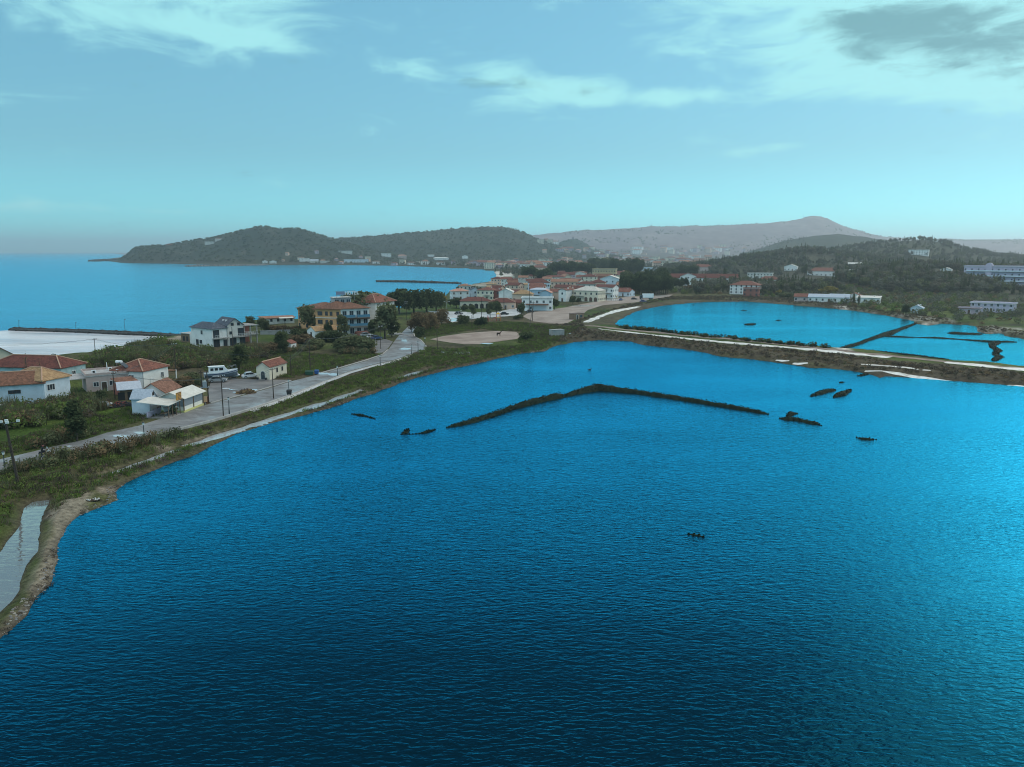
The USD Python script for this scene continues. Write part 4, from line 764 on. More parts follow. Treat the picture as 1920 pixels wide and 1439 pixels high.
V(1011, 549, 16, 11, 7.4, 'hip', 3.0, 'paleblue', 'darkred', 'tall house with brown-red pyramid roof at the middle of the village', 4, n=4)
V(1010, 563, 12, 8, 6.5, 'hip', 1.0, 'blue', 'metal', 'blue-walled building with pale metal roof below the brown pyramid roof', -5, n=3, balcony=(0, 3.2, 9))
V(1022, 566, 7, 7, 5.5, 'gable_y', 1.6, 'blue', 'pink', 'small blue gabled house beside the metal-roofed building', -10, n=2, side=1)
t, b = V(1007, 583, 16, 8, 6.4, 'flat', 0, 'white', 'flat', 'white flat-roofed shop with terrace and pale shutters at the square', -3, cat='shop', name='shop', n=5, floors=2)
b.put('roller_shutter', on_face('f', 16, 8, 1.0, .1, 7.5, 2.4, .12), plain('pale_shutter', (.62, .66, .68), .5)); b.put('terrace_roof', slab((-6, -6.2, 3.1), (6, -6.2, 3.1), (6, -4.01, 3.5), (-6, -4.01, 3.5), .1), R['brown']); b.put('garden_wall', box(5.5, .25, 1.9, -7.6, -6.5, -.4), WHITE)
V(1038, 562, 12, 8, 5.0, 'gable', 1.6, 'peach', 'red', 'peach house with red gable roof left of the tall white wall house', -10, n=3)
V(1054, 566, 5, 10, 7.0, 'gable_y', .8, 'white', 'red', 'narrow tall white house with bare side wall facing the square', -24, n=1, side=0, floors=2)
V(1064, 563, 9, 9, 6.0, 'hip', 2.0, 'yellow', 'brown', 'ochre house with brown roof left of the cream-roofed guest house', -14, n=3)
t, b = V(1098, 565.5, 17, 11, 6.6, 'hip', 2.4, 'cream', 'cream', 'large cream guest house with pale hipped roof on the square', -26, cat='guest house', name='guest_house', n=5, side=4, door=False, balcony=(-4.5, 3.3, 6.5))
for u in (-3.2, 0, 3.2):
    e = trimesh.creation.extrude_polygon(ap, .1, engine='earcut'); e.apply_transform(trimesh.transformations.rotation_matrix(np.pi / 2, [1, 0, 0])); b.put('arched_opening', shift(e, u + 3.5, -5.55, 0), SHUT)
t, b = V(1132, 559.5, 13, 10, 7.2, 'gable', 1.6, 'white', 'darkred', 'white two-storey house with long balconies right of the cream guest house', -22, n=4, side=3, balcony=(0, 3.5, 11)); b.balcony('f', 0, 6.4, 6, 1.1)
V(1163, 556, 14, 8, 3.2, 'gable', 1.7, 'paleblue', 'red', 'low pale house with red gable roof at the right end of the village', -28, n=4)
V(1166, 545, 10, 9, 6.5, 'gable_y', 2.0, 'pink', 'white', 'pink house with white-edged gable behind the low red-roofed house', -14, n=2)
V(1143, 540, 17, 11, 7.5, 'gable_y', 2.8, 'paleblue', 'white', 'wide pale blue gabled hall standing behind the balconied house', -10, n=4)
V(1100, 548, 14, 9, 6.0, 'hip', 1.8, 'offwhite', 'darkred', 'dark red roofed house seen over the cream guest house', 6, n=4)
V(1120, 546, 12, 9, 6.5, 'hip', 2.0, 'peach', 'darkred', 'peach house under dark roof left of the blue gabled hall', -6, n=3)
V(1058, 543, 22, 9, 6.2, 'gable', 2.0, 'peach', 'orange', 'long salmon-walled terrace under an orange roof', -3, n=7, name='terrace_house')
V(1040, 533, 20, 9, 6.5, 'hip', 1.6, 'offwhite', 'darkred', 'long white house with dark roof above the orange terrace', 4, n=6)
V(1062, 527, 18, 9, 6.5, 'gable', 2.4, 'mauve', 'darkred', 'mauve house with broad dark red roof high in the village', 5, n=4)
V(1104, 536, 14, 11, 8.0, 'hip', 2.4, 'cream', 'darkred', 'cream three-storey house with dark hip roof beside the orange terrace', -4, n=4, floors=3)
V(1087, 524, 14, 10, 6.5, 'gable_y', 2.2, 'offwhite', 'orange', 'off-white gabled house with orange roof below the yellow block', -6, n=3)
V(1090, 531, 11, 9, 5.5, 'gable', 2.0, 'white', 'red', 'white house with red roof between the terrace and yellow block', -10, n=3)
V(1132, 524, 26, 14, 11.0, 'flat', 0, 'yellow', 'flat', 'ochre three-storey flat-roofed apartment block behind the village', -8, cat='apartment block', name='apartment_block', n=9, side=4, floors=3)
V(1132, 530, 15, 10, 6.0, 'gable', 2.4, 'brick', 'brown', 'brick-coloured house right before the ochre apartment block', -4, n=3)
V(1167, 526, 16, 10, 6.0, 'hip', 2.0, 'pink', 'darkred', 'pinkish house with dark roof at the foot of the dark trees', -8, n=4)
V(1012, 511, 24, 12, 7.0, 'hip', 3.2, 'peach', 'red', 'peach house with big red hip roof between dark trees above the village', 4, n=5)
V(1005, 521, 11, 8, 4.0, 'gable_y', 2.2, 'white', 'white', 'small bright white gabled house among dark trees above the village', 10, n=2)
V(967, 538, 17, 9, 5.2, 'flat', 0, 'offwhite', 'flat', 'pale flat-roofed beach building left of the brown pyramid roof', 4, n=6, cat='building', name='beach_building')
V(955, 532, 9, 8, 6.0, 'flat', 0, 'cream', 'flat', 'cream cube house above the pale beach building', 8, n=2)
V(975, 545, 14, 8, 4.5, 'shed', 1.0, 'cream', 'tan', 'cream house with white-edged lean-to roof below the beach building', 6, n=4)
V(930, 549, 13, 8, 3.6, 'gable', 1.4, 'cream', 'tan', 'low cream house with tan roof between beach and red roofs', 5, n=3)
V(905, 546, 9, 7, 3.2, 'flat', 0, 'cream', 'flat', 'cream flat-roofed beach house beside the sandy strip', 5, n=3)
V(921, 541, 8, 7, 3.4, 'shed', .8, 'peach', 'tan', 'small peach beach house nearest the waterside', 0, n=2)
V(1212, 511, 26, 14, 6.5, 'flat', 0, 'paleblue', 'metal', 'pale blue flat hall among dark trees behind the village', -6, cat='hall', name='hall', n=6, floors=1)
V(1258, 532, 16, 10, 7.0, 'hip', 1.5, 'pink', 'pink', 'pink house half hidden by trees right of the dark grove', -5, n=3)
# far right shore
V(1317, 536, 62, 11, 7.0, 'gable', 3.4, 'white', 'darkred', 'long white two-storey hotel wing with red roof beyond the salt pond', 2, cat='hotel', name='long_hotel', n=14, floors=2, side=3)
V(1290, 536, 14, 13, 8.5, 'gable_y', 2.6, 'white', 'darkred', 'white gabled head of the long red-roofed hotel wing', 2, n=3)
V(1394, 552.5, 20, 13, 6.6, 'hip', 2.8, 'white', 'red', 'white and brick three-storey house with red roof on the far pond shore', -14, n=6, side=4, floors=3)
V(1407, 556.5, 10, 7, 5.4, 'flat', 0, 'brick', 'flat', 'brick annexe with flat roof adjoining the red-roofed pond house', -10, cat='annexe', name='annexe', n=3, floors=2)
V(1424, 527, 25, 12, 7.5, 'flat', 0, 'offwhite', 'flat', 'pale three-storey apartment block on the slope above the pond house', -6, hill=True, cat='apartment block', name='apartment_block', n=8, floors=3)
V(1441, 534.5, 20, 12, 4.6, 'hip', 3.0, 'white', 'red', 'white house with red pyramid roof right of the pale apartment block', -4, hill=True, n=5)
V(1544, 518, 36, 16, 5.5, 'hip', 4.0, 'white', 'red', 'broad white villa with low red hipped roof on the wooded slope', -3, hill=True, name='villa', cat='villa', n=8)
V(1482, 508, 15, 10, 5, 'gable_y', 2.4, 'white', 'white', 'white cluster villa high among the trees left of the red-roofed villa', -8, hill=True, name='villa', cat='villa', n=4)
V(1317, 509, 26, 12, 5.5, 'hip', 3.4, 'pink', 'red', 'brownish house with red roof at the foot of the wooded hill', 0, hill=True, n=4)
V(1721, 479, 30, 14, 8, 'flat', 0, 'white', 'white', 'big white block alone near the hazy hilltop on the right', -6, hill=True, cat='building', name='hilltop_building', n=8, floors=3)
V(1601, 500, 18, 9, 2.8, 'gable', 2.0, 'white', 'white', 'long white roofed barn in the forest clearing', -20, hill=True, cat='barn', name='barn', n=4)
V(1596, 512, 11, 8, 2.6, 'flat', 0, 'offwhite', 'white', 'low pale house just below the long white barn', 0, hill=True, n=3)
V(1773, 513, 9, 8, 3.4, 'gable_y', 1.6, 'white', 'white', 'small brilliant white house among trees left of the large hillside hotel', -6, hill=True, n=2)
t, b = V(1902, 538, 74, 16, 15.5, 'flat', 0, 'lilac', 'white', 'large four-storey pale hotel block on the right hillside', -12, hill=True, cat='hotel', name='hillside_hotel', n=16, floors=4, side=3, door=False)
for fl in range(1, 4): b.balcony('f', 0, fl * 3.88, 70, 1.4, solid=True, rail=W['paleblue'])
gb = trimesh.creation.cylinder(2.6, 3.0, sections=20); gb.apply_transform(trimesh.transformations.rotation_matrix(np.pi / 2, [1, 0, 0])); b.put('round_gable', shift(gb, -19, -7, 15.9), W['lilac'], b.roof); b.put('stair_tower', box(4.5, 1.2, 19, -19, -8.5, -1.5), W['lilac']); b.put('stair_tower', box(4.5, 1.2, 17.6, 20, -8.5, -1.5), W['mauve'])
V(1516, 566, 17, 8, 2.9, 'gable', 1.7, 'pink', 'red', 'low house with pinkish red roofs left of the white shore bungalows', -4, n=4)
V(1548, 567, 20, 8, 3.0, 'gable', 1.6, 'white', 'metal', 'long white bungalow with grey roof on the far shore', -4, n=6, name='bungalow', cat='bungalow')
V(1573, 567, 11, 8, 3.0, 'gable', 1.7, 'paleblue', 'metal', 'pale blue bungalow right of the long grey-roofed one', -4, n=4, name='bungalow', cat='bungalow')
V(1601, 566, 9, 8, 3.4, 'gable_y', 1.8, 'white', 'red', 'white gabled bungalow between two cypresses on the shore', -4, n=3, name='bungalow', cat='bungalow')
V(1627, 568.5, 13, 8, 3.0, 'shed', .9, 'white', 'white', 'white bungalow with bright flat eave right of the cypresses', -6, n=4, name='bungalow', cat='bungalow')
V(1718, 588, 5.5, 6, 2.6, 'gable_y', 1.4, 'paleblue', 'metal', 'small grey-blue cabin with pointed roof by the pale shore track', -6, n=2, name='cabin', cat='cabin')
V(1858, 586, 19, 9, 4.4, 'flat', 0, 'lilac', 'white', 'long lilac flat-roofed house below the hillside hotel', -10, n=7, floors=2)
V(1816, 589, 9, 6, 2.6, 'flat', 0, 'mauve', 'rust', 'low mauve outbuilding with red terrace left of the lilac house', -8, n=3, name='outbuilding', cat='outbuilding')
# bay front under the headland
for px, py, w_, h_, rf, wl, rm, lb in [(648, 476.5, 36, 7, 'flat', 'offwhite', 'flat', 'lone pale house halfway up the headland slope'), (668, 493, 62, 8, 'flat', 'paleblue', 'flat', 'long white hotel with many fronts at the foot of the headland'), (724, 482, 28, 9, 'flat', 'white', 'white', 'bright white house at the foot of the second hill'), (754, 484.5, 26, 7, 'hip', 'pink', 'pink', 'pinkish house right of the bright white bay house'),
        (808, 482, 20, 6, 'flat', 'white', 'white', 'small white house left of the long white-roofed bay building'), (827, 488, 46, 6, 'hip', 'white', 'white', 'long building with white hipped roof near the bay'), (872, 486, 18, 8, 'gable_y', 'white', 'metal', 'white gabled house on the bay slope right of the long white roof'), (571, 491.5, 26, 8, 'flat', 'white', 'metal', 'white-roofed house on the water below the headland'), (589, 493.5, 22, 6, 'gable', 'offwhite', 'metal', 'house right of the white-roofed waterside house'), (609, 494, 24, 5, 'flat', 'offwhite', 'white', 'low white shed on the headland shore'),
        (497, 494.5, 14, 5, 'gable_y', 'white', 'white', 'leftmost white boathouse at the headland harbour'), (512, 494.5, 18, 5, 'gable_y', 'white', 'metal', 'second white boathouse of the headland harbour'), (393, 459, 26, 8, 'flat', 'offwhite', 'brown', 'pale house on the skyline path of the headland'), (318, 462, 22, 4, 'hip', 'brown', 'brown', 'low roof on the left skyline of the headland'), (410, 452, 20, 6, 'hip', 'offwhite', 'brown', 'house under trees on the headland shoulder')]:
    V(px, py, w_, 12, h_, rf, 2.5, wl, rm, lb, 0, hill=True, n=4, side=1, floors=max(1, int(h_ / 4)), chim=False, door=False)
# the distant town: pale houses in their hundreds, each a thing
rt = random.Random(12); NT = 0
fw = ['white', 'cream', 'cream', 'peach', 'offwhite', 'pink', 'mauve', 'peach']; fr = ['red', 'orange', 'flat', 'brown', 'brown', 'flat', 'pink', 'red', 'cream']
kinds, looks = [], []
for k in range(14):
    cl = cls(f'town_house_{k:03d}')
    w_, d_, h_ = rt.uniform(11, 24), rt.uniform(9, 13), rt.choice([4.5, 7, 7, 10]); rf = rt.choice(['hip', 'hip', 'flat', 'gable']); wl, rm = rt.choice(fw), rt.choice(fr)
    if rf != 'flat' and rm in ('flat',): rm = 'orange'
    b = Block(cl, w_, d_, h_, wall=W[wl], roof=rf, rise=2.4, over=.5, roofm=R[rm], base=-3)
    for fl in range(max(1, int(h_ / 3.2))):
        for u in np.linspace(-w_ / 2 + 2, w_ / 2 - 2, 4): b.window('f', u, .9 + fl * 3.2, 1.6, 1.5, near=False)
    kinds.append(cl); looks.append(('small ' if w_ < 15 else 'long ' if w_ > 20 else '') + {'offwhite': 'greyish white'}.get(wl, wl) + {'hip': ' hip-roofed', 'flat': ' flat-roofed', 'gable': ' gabled'}[rf] + (' tall' if h_ > 9 else ''))
ORD = ['first', 'second', 'third', 'fourth', 'fifth', 'sixth', 'seventh', 'eighth', 'ninth', 'tenth', 'eleventh', 'twelfth', 'thirteenth', 'fourteenth', 'fifteenth', 'sixteenth', 'seventeenth', 'eighteenth', 'nineteenth', 'twentieth', 'twenty-first', 'twenty-second', 'twenty-third', 'twenty-fourth']
def town(pts, where, group, lo=.8, hi_=1.2, hill=False):
    """Each house is told from its like by its look and its order from the left."""
    seen = {}
    for px, py in sorted(pts):
        p = hit(px, py) if hill else np.array([*G(px, py, LAND), LAND])
        if not hill: p[2] = float(Z(p[0], p[1])[0])
        k = rt.randrange(len(kinds)); n_ = seen[looks[k]] = seen.get(looks[k], -1) + 1
        copy(kinds[k], 'town_house', f'{ORD[n_]} {looks[k]} house from the left, {where}', 'house', p, -math.degrees(math.atan2(p[0], p[1])) + rt.uniform(-35, 35), group, rt.uniform(lo, hi_))
def spread(n, x0, x1, y0, y1, gap=5.0):
    out = []
    for _ in range(n * 30):
        q = (rt.uniform(x0, x1), rt.uniform(y0, y1))
        if all(abs(q[0] - o[0]) + 2.5 * abs(q[1] - o[1]) > gap for o in out): out.append(q)
        if len(out) >= n: break
    return out
town(spread(30, 900, 1010, 494, 505, 7), 'beyond the white beach', 'houses beyond the white beach')
town(spread(92, 1010, 1330, 483, 495, 5.5), 'distant town', 'houses of the distant town', .9, 1.5)
town(spread(40, 985, 1190, 495, 508, 8), 'between village and town', 'houses between village and town')
town(spread(20, 1230, 1320, 495, 506, 9), 'below the wooded hill', 'houses at the foot of the wooded hill')
town(spread(34, 1180, 1400, 466, 478, 5), 'below the hazy far ridge', 'houses below the far ridge', 1.2, 2.2, hill=True)
town(spread(14, 690, 900, 493, 498.5, 8), 'on the far bay shore', 'houses on the far bay shore', .7, 1.0)
town(spread(9, 520, 690, 493.2, 495.6, 9), 'on the headland shore', 'houses on the headland shore', .6, .9)
# small houses that fill the gaps of the village
kinds_far, looks_far, kinds, looks = kinds, looks, [], []
for k in range(10):
    cl = cls(f'village_cottage_{k:03d}'); w_, d_, h_ = rt.uniform(7.5, 11), rt.uniform(6, 8), rt.choice([3.2, 3.4, 5.6, 5.8]); rf = rt.choice(['hip', 'gable', 'gable', 'gable_y']); wl, rm = rt.choice(['white', 'cream', 'peach', 'offwhite', 'pink', 'paleblue']), rt.choice(['red', 'darkred', 'brown', 'orange', 'darkred', 'tan'])
    b = Block(cl, w_, d_, h_, wall=W[wl], roof=rf, rise=1.7, over=.4, roofm=R[rm], base=-2)
    for fl in range(1 + (h_ > 5)):
        for u in np.linspace(-w_ / 2 + 1.5, w_ / 2 - 1.5, 3):
            if fl or abs(u) > .5: b.window('f', u, .9 + fl * 2.7, 1.0, 1.2, near=False)
            b.window('r', u * d_ / w_, .9 + fl * 2.7, .9, 1.1, near=False)
    b.door('f', 0, 1.1, 2.0, near=False); b.put('chimney', box(.5, .5, 1.0, w_ * .25, 1.0, h_ + .9), W['offwhite'], b.roof)
    kinds.append(cl); looks.append(('' if h_ < 5 else 'two-storey ') + {'offwhite': 'greyish white', 'paleblue': 'pale blue'}.get(wl, wl) + ' cottage with ' + {'darkred': 'dark red'}.get(rm, rm) + ' roof')
near_ = cKDTree(np.array([[q.GetAttribute('xformOp:translate').Get()[0], q.GetAttribute('xformOp:translate').Get()[1]] for q in stage.GetPrimAtPath('/World').GetChildren() if q.GetName().startswith(('village_house', 'restaurant', 'shop', 'guest_house', 'terrace', 'apartment', 'beach_building'))]))
fill_, seen = [], {}
for _ in range(4000):
    px, py = rt.uniform(905, 1185), rt.uniform(518, 566)
    if py > 566 - max(0, px - 1010) * .07 or px < 930 and py < 541 or py < 524 and px < 985: continue
    q = G(px, py, LAND)
    if near_.query(q)[0] > 10.5 and all(np.hypot(*(q - o[2])) > 11 for o in fill_): fill_.append((px, py, q))
    if len(fill_) >= 46: break
for px, py, q in sorted(fill_, key=lambda o: o[0]):
    k = rt.randrange(len(kinds)); n_ = seen[looks[k]] = seen.get(looks[k], -1) + 1
    copy(kinds[k], 'village_cottage', f'{ORD[n_]} {looks[k]} from the left, inside the village', 'house', (*q, LAND), -math.degrees(math.atan2(*q)) + rt.uniform(-40, 30), 'small houses filling the village')
# ------------------------------------------------------------------ plants
def leaf_mat(name, dark, light, scale=0.35, trans=0.25):
    n = {'ge': ('geometry', {}), 'oi': ('object_info', {}), 'n': ('noise_texture', dict(scale=scale, detail=4, roughness=.6)), 'a': ('math', dict(math_type='multiply_add', value2=0.35)), 'b': ('math', dict(math_type='multiply_add', value2=0.22)), 'r': ('rgb_ramp', dict(ramp=[(0.35, dark), (0.95, light)])),
         'd': ('diffuse_bsdf', {}), 't': ('translucent_bsdf', {}), 'm': ('mix_closure', dict(fac=trans))}
    return mat(name, n, [('ge.position', 'n.vector'), ('ge.random_per_island', 'a.value1'), ('n.fac', 'a.value3'), ('oi.random', 'b.value1'), ('a.value', 'b.value3'), ('b.value', 'r.fac'), ('r.color', 'd.color'), ('r.color', 't.color'), ('d.BSDF', 'm.closure1'), ('t.BSDF', 'm.closure2')], surface='m.closure')
L_DARK = leaf_mat('dark_leaves', (0.041, 0.056, 0.029), (0.134, 0.149, 0.065)); L_OLIVE = leaf_mat('olive_leaves', (0.072, 0.085, 0.044), (0.220, 0.222, 0.110)); L_GREEN = leaf_mat('green_leaves', (0.065, 0.094, 0.029), (0.220, 0.270, 0.073)); L_BROWN = leaf_mat('brownish_leaves', (0.102, 0.074, 0.044), (0.296, 0.206, 0.110)); L_YEL = leaf_mat('yellowing_leaves', (0.181, 0.152, 0.044), (0.464, 0.351, 0.110))
L_REED = leaf_mat('reed_blades', (0.061, 0.067, 0.035), (0.200, 0.192, 0.099), .12); L_GRASS = leaf_mat('grass_blades', (0.048, 0.080, 0.016), (0.152, 0.208, 0.045), .1); L_DRY = leaf_mat('dry_scrub_twigs', (0.067, 0.051, 0.042), (0.168, 0.128, 0.093), .15); L_SALT = leaf_mat('saltmarsh_scrub', (0.054, 0.048, 0.035), (0.152, 0.120, 0.083), .12)
BARK = speckled('tree_bark', (.035, .028, .022), (.085, .068, .052), 2.5)
def leaves(centres, radii, n, size, seed, shell=0.55, flat=1.0):
    """Leaf-sized faces in clumps spread through the volume of several lobes."""
    r = np.random.default_rng(seed); centres, radii = np.asarray(centres, float), np.asarray(radii, float)
    vol = radii.prod(1) ** .8; pick = r.choice(len(centres), n, p=vol / vol.sum())
    d = r.normal(size=(n, 3)); d /= np.linalg.norm(d, axis=1, keepdims=True)
    rad = r.uniform(shell ** 3, 1, n) ** (1 / 3); rad = rad * (0.82 + 0.36 * meshkit.noise(d * 2.3 + seed, seed))
    p = centres[pick] + d * rad[:, None] * radii[pick]
    nrm = d + r.normal(size=(n, 3)) * .7; nrm /= np.linalg.norm(nrm, axis=1, keepdims=True)
    u = np.cross(nrm, r.normal(size=(n, 3))); u /= np.linalg.norm(u, axis=1, keepdims=True); w = np.cross(nrm, u) * flat
    s = size * r.uniform(.55, 1.35, n)[:, None]
    v = np.stack([p - u * s - w * s * .5, p + u * s * .2 - w * s * .7, p + u * s + w * s * .4, p - u * s * .3 + w * s * .7], 1).reshape(-1, 3)
    k = np.arange(n)[:, None] * 4
    return v, np.vstack([k + [0, 1, 2], k + [0, 2, 3]])
def limbs(top, lobes, r0, seed, n=5, base=-.5):
    r = np.random.default_rng(seed); ms = [rod((0, 0, base), (0, 0, top), r0, r0 * .55, 7)]
    for c in np.asarray(lobes)[:n]: ms.append(rod((0, 0, top * .8), (c[0] * .75, c[1] * .75, c[2]), r0 * .5, r0 * .15, 5))
    return cat_(ms)
TREES = {}
def tree_kind(name, lobes, radii, n, size, leaf, top, r0, seed, shell=.55):
    c = cls(name); obj('trunk', limbs(top, lobes, r0, seed), BARK, c); obj('crown', leaves(lobes, radii, n, size, seed, shell), leaf, c)
    zs = np.asarray(lobes)[:, 2] + np.asarray(radii)[:, 2]; TREES[name] = (c, float(zs.max())); return c
def lobes_of(seed, n, R_, h0, h1, r_lo, r_hi, squash=.85):
    r = np.random.default_rng(seed); c, q = [(0, 0, (h0 + h1) / 2)], [(R_ * .7, R_ * .7, (h1 - h0) * .45)]
    for k in range(n):
        a = 2 * np.pi * k / n + r.uniform(-.5, .5); z = r.uniform(h0, h1); rr = R_ * r.uniform(.35, .75) * (1 - .45 * (z - h0) / (h1 - h0)); s = r.uniform(r_lo, r_hi)
        c.append((rr * math.cos(a), rr * math.sin(a), z)); q.append((s, s, s * squash))
    return np.array(c), np.array(q)
for k in range(3):
    tree_kind(f'round_tree_{k:03d}', *lobes_of(10 + k, 8, 3.2, 3.0, 7.0, 1.3, 2.1), 1500, .34, L_OLIVE if k != 1 else L_DARK, 3.0, .26, 10 + k)
    tree_kind(f'dark_tree_{k:03d}', *lobes_of(20 + k, 9, 3.6, 3.5, 8.5, 1.4, 2.4), 1700, .36, L_DARK, 3.4, .30, 20 + k)
    tree_kind(f'bush_{k:03d}', *lobes_of(30 + k, 7, 2.2, .9, 2.0, .9, 1.4, .8), 900, .24, (L_DARK, L_BROWN, L_OLIVE)[k], 1.0, .12, 30 + k)
    tree_kind(f'tall_tree_{k:03d}', *lobes_of(40 + k, 10, 1.9, 2.2, 10.5, 1.0, 1.6, 1.3), 1500, .32, L_DARK, 5.0, .22, 40 + k)
tree_kind('stone_pine', *(lambda r: (np.array([(5 * math.cos(a) * q, 5 * math.sin(a) * q, 9.2 - 1.7 * q * q) for a, q in r]), np.array([(2.3, 2.3, 1.35)] * len(r))))([(0, 0)] + [(i * 1.05, .62) for i in range(6)] + [(i * .63 + .3, 1.05) for i in range(10)]), 3200, .33, L_OLIVE, 7.5, .4, 50, .3)
tree_kind('aleppo_pine', *lobes_of(51, 14, 4.2, 1.8, 8.6, 1.6, 2.6, .8), 2600, .36, L_DARK, 5.5, .34, 51, .4)
tree_kind('tamarisk', *lobes_of(52, 12, 4.6, 1.6, 5.6, 1.6, 2.4, .9), 2600, .30, L_BROWN, 2.0, .25, 52)
tree_kind('cypress', np.array([(0, 0, 1.4 + 1.15 * i) for i in range(9)]), np.array([(1.15 * math.sin(.55 + 2.35 * (1 - i / 9)) + .12,) * 2 + (1.1,) for i in range(9)]), 1000, .24, L_DARK, 3.0, .18, 53)
tree_kind('bare_poplar', np.array([(0, 0, 3.5), (.5, 0, 5.5), (-.4, .3, 6.5), (.1, -.3, 7.8)]), np.array([(1.1, 1.1, 2.4), (.8, .8, 1.6), (.8, .8, 1.6), (.5, .5, 1.2)]), 160, .13, L_BROWN, 7.5, .12, 54)
tree_kind('yellow_tree', *lobes_of(55, 8, 3.0, 2.6, 5.6, 1.3, 2.0), 1300, .34, L_YEL, 2.6, .24, 55)
def agave():
    r = np.random.default_rng(3); v, f = [], []
    for k in range(26):
        a, e = r.uniform(0, 6.28), r.uniform(.5, 1.3); d = np.array([math.cos(a) * math.cos(e), math.sin(a) * math.cos(e), math.sin(e)]); s = np.array([-math.sin(a), math.cos(a), 0]) * .12; L = r.uniform(1.5, 2.4); i = len(v)
        v += [-s, s, d * L * .6 + s * 1.1, d * L - [0, 0, .15], d * L * .6 - s * 1.1]; f += [[i, i + 1, i + 2], [i, i + 2, i + 4], [i + 4, i + 2, i + 3]]
    return np.array(v), np.array(f)
c = cls('spiky_palm'); obj('trunk', rod((0, 0, -.5), (0, 0, 1.0), .2, .16, 7), BARK, c); ag = agave(); obj('crown', (ag[0] + [0, 0, 1.0], ag[1]), L_OLIVE, c); TREES['spiky_palm'] = (c, 3.1)
rs = random.Random(4)
def plant(kind, px, py, hpx, label, cat='tree', name=None, group=None, wide=1.0, hill=False):
    """A plant whose foot is seen at the pixel and that stands hpx pixels tall there."""
    p = hit(px, py) if hill else np.array([*G(px, py, LAND), 0]); p[2] = float(Z(p[0], p[1])[0]) - .05
    c, H = TREES[kind]; s = hpx * math.hypot(p[0], p[1]) / FPX / H
    return copy(c, name or kind.rstrip('0123456789_'), label, cat, p, rs.uniform(0, 360), group, (s * wide, s * wide, s))
P = plant
# trees that one can tell apart, nearest first
P('tall_tree_000', 145, 828, 72, 'tall dark tree leaning over the roadside at left, beside the green field', wide=1.35)
P('tall_tree_001', 449, 697, 52, 'dark tall tree behind the moored boat, left of the chapel', wide=1.7)
P('tall_tree_002', 459, 684, 34, 'second dark crown right behind the boat tree', wide=1.4)
P('dark_tree_000', 527, 661, 38, 'dark conifer-like tree on the meadow in front of the garden hut', wide=.85)
P('dark_tree_001', 533, 664, 28, 'lower dark tree at the right foot of the meadow conifer', wide=1.0)
P('bush_001', 511, 663, 20, 'pale brown twiggy shrub left of the meadow conifer', 'shrub', 'shrub', wide=1.1)
P('round_tree_000', 578, 626, 54, 'large grey-green tree hiding the left wing of the hotel', wide=.85)
P('round_tree_002', 645, 634, 44, 'thin olive-brown tree before the middle of the hotel', wide=.75)
P('dark_tree_002', 617, 634, 32, 'dark bush-like tree before the orange hotel wall', wide=.8)
P('round_tree_001', 697, 637, 38, 'dark narrow tree at the right corner of the white hotel half', wide=.5)
P('round_tree_000', 722, 636, 68, 'big willow-like tree between the hotel and the road bend', wide=.98)
P('tall_tree_001', 735, 632, 52, 'right shoulder of the big roadside trees by the road bend', wide=1.5)
P('dark_tree_001', 697, 612, 62, 'dark rounded pine top right behind the hotel roof', wide=1.5)
P('stone_pine', 680, 612, 66, 'wide umbrella-shaped stone pine behind the hotel', wide=1.25)
P('stone_pine', 662, 608, 52, 'second umbrella pine, left behind the hotel roof house', wide=1.1)
P('aleppo_pine', 748, 590, 48, 'dark spreading pine at the shore left of the pole with stays', wide=1.25)
P('aleppo_pine', 776, 588, 44, 'dark pine in the middle of the shore pines', wide=1.25)
P('aleppo_pine', 800, 586, 44, 'tallest dark pine of the shore grove', wide=1.05)
P('aleppo_pine', 818, 584, 38, 'dark pine at the right of the shore grove', wide=1.0)
P('bare_poplar', 834, 583, 42, 'bare leafless tree right of the shore pines', wide=1.2)
P('yellow_tree', 827, 583, 34, 'yellowish tree against the sea right of the shore pines', wide=.8)
P('tamarisk', 786, 623, 38, 'large rust-brown tamarisk bush at the road bend', 'shrub', wide=1.0)
P('tamarisk', 808, 618, 34, 'brown tamarisk in the middle of the roadside thicket', 'shrub', wide=.9)
P('tamarisk', 828, 609, 30, 'brown tamarisk at the right end of the roadside thicket', 'shrub', wide=.9)
P('bush_000', 788, 632, 20, 'dark leafy shrub under the rust-brown tamarisk', 'shrub', 'shrub', wide=.8)
P('bush_002', 658, 657, 30, 'broad olive-green bush on the meadow before the hotel', 'shrub', 'shrub', wide=1.5)
P('bush_002', 683, 658, 27, 'right half of the broad meadow bushes next to the side lot', 'shrub', 'shrub', wide=1.4)
P('bush_002', 640, 658, 24, 'left grey-green bush of the meadow bushes before the hotel', 'shrub', 'shrub', wide=1.2)
P('bush_000', 612, 640, 20, 'dark hedge bush right of the tiny white cabin', 'shrub', 'shrub', wide=1.5)
P('bush_000', 628, 641, 22, 'dark hedge bush below the thin hotel tree', 'shrub', 'shrub', wide=1.4)
P('bush_002', 595, 652, 18, 'olive bush below the tiny white cabin', 'shrub', 'shrub', wide=1.5)
P('bush_001', 566, 646, 20, 'brownish bush left of the tiny white cabin', 'shrub', 'shrub', wide=1.6)
P('bush_000', 565, 632, 18, 'dark bush at the end of the sea wall', 'shrub', 'shrub', wide=1.5)
P('bush_000', 870, 609, 18, 'first of two round dark bushes below the pale plaza', 'shrub', 'shrub', wide=1.05)
P('bush_000', 903, 612, 18, 'second of two round dark bushes below the pale plaza', 'shrub', 'shrub', wide=.95)
P('bush_000', 986, 637, 14, 'round dark bush on the lagoon bank beside the sandy court', 'shrub', 'shrub', wide=1.5)
P('round_tree_002', 887, 597, 26, 'small bright green tree with lollipop crown on the plaza', wide=.75)
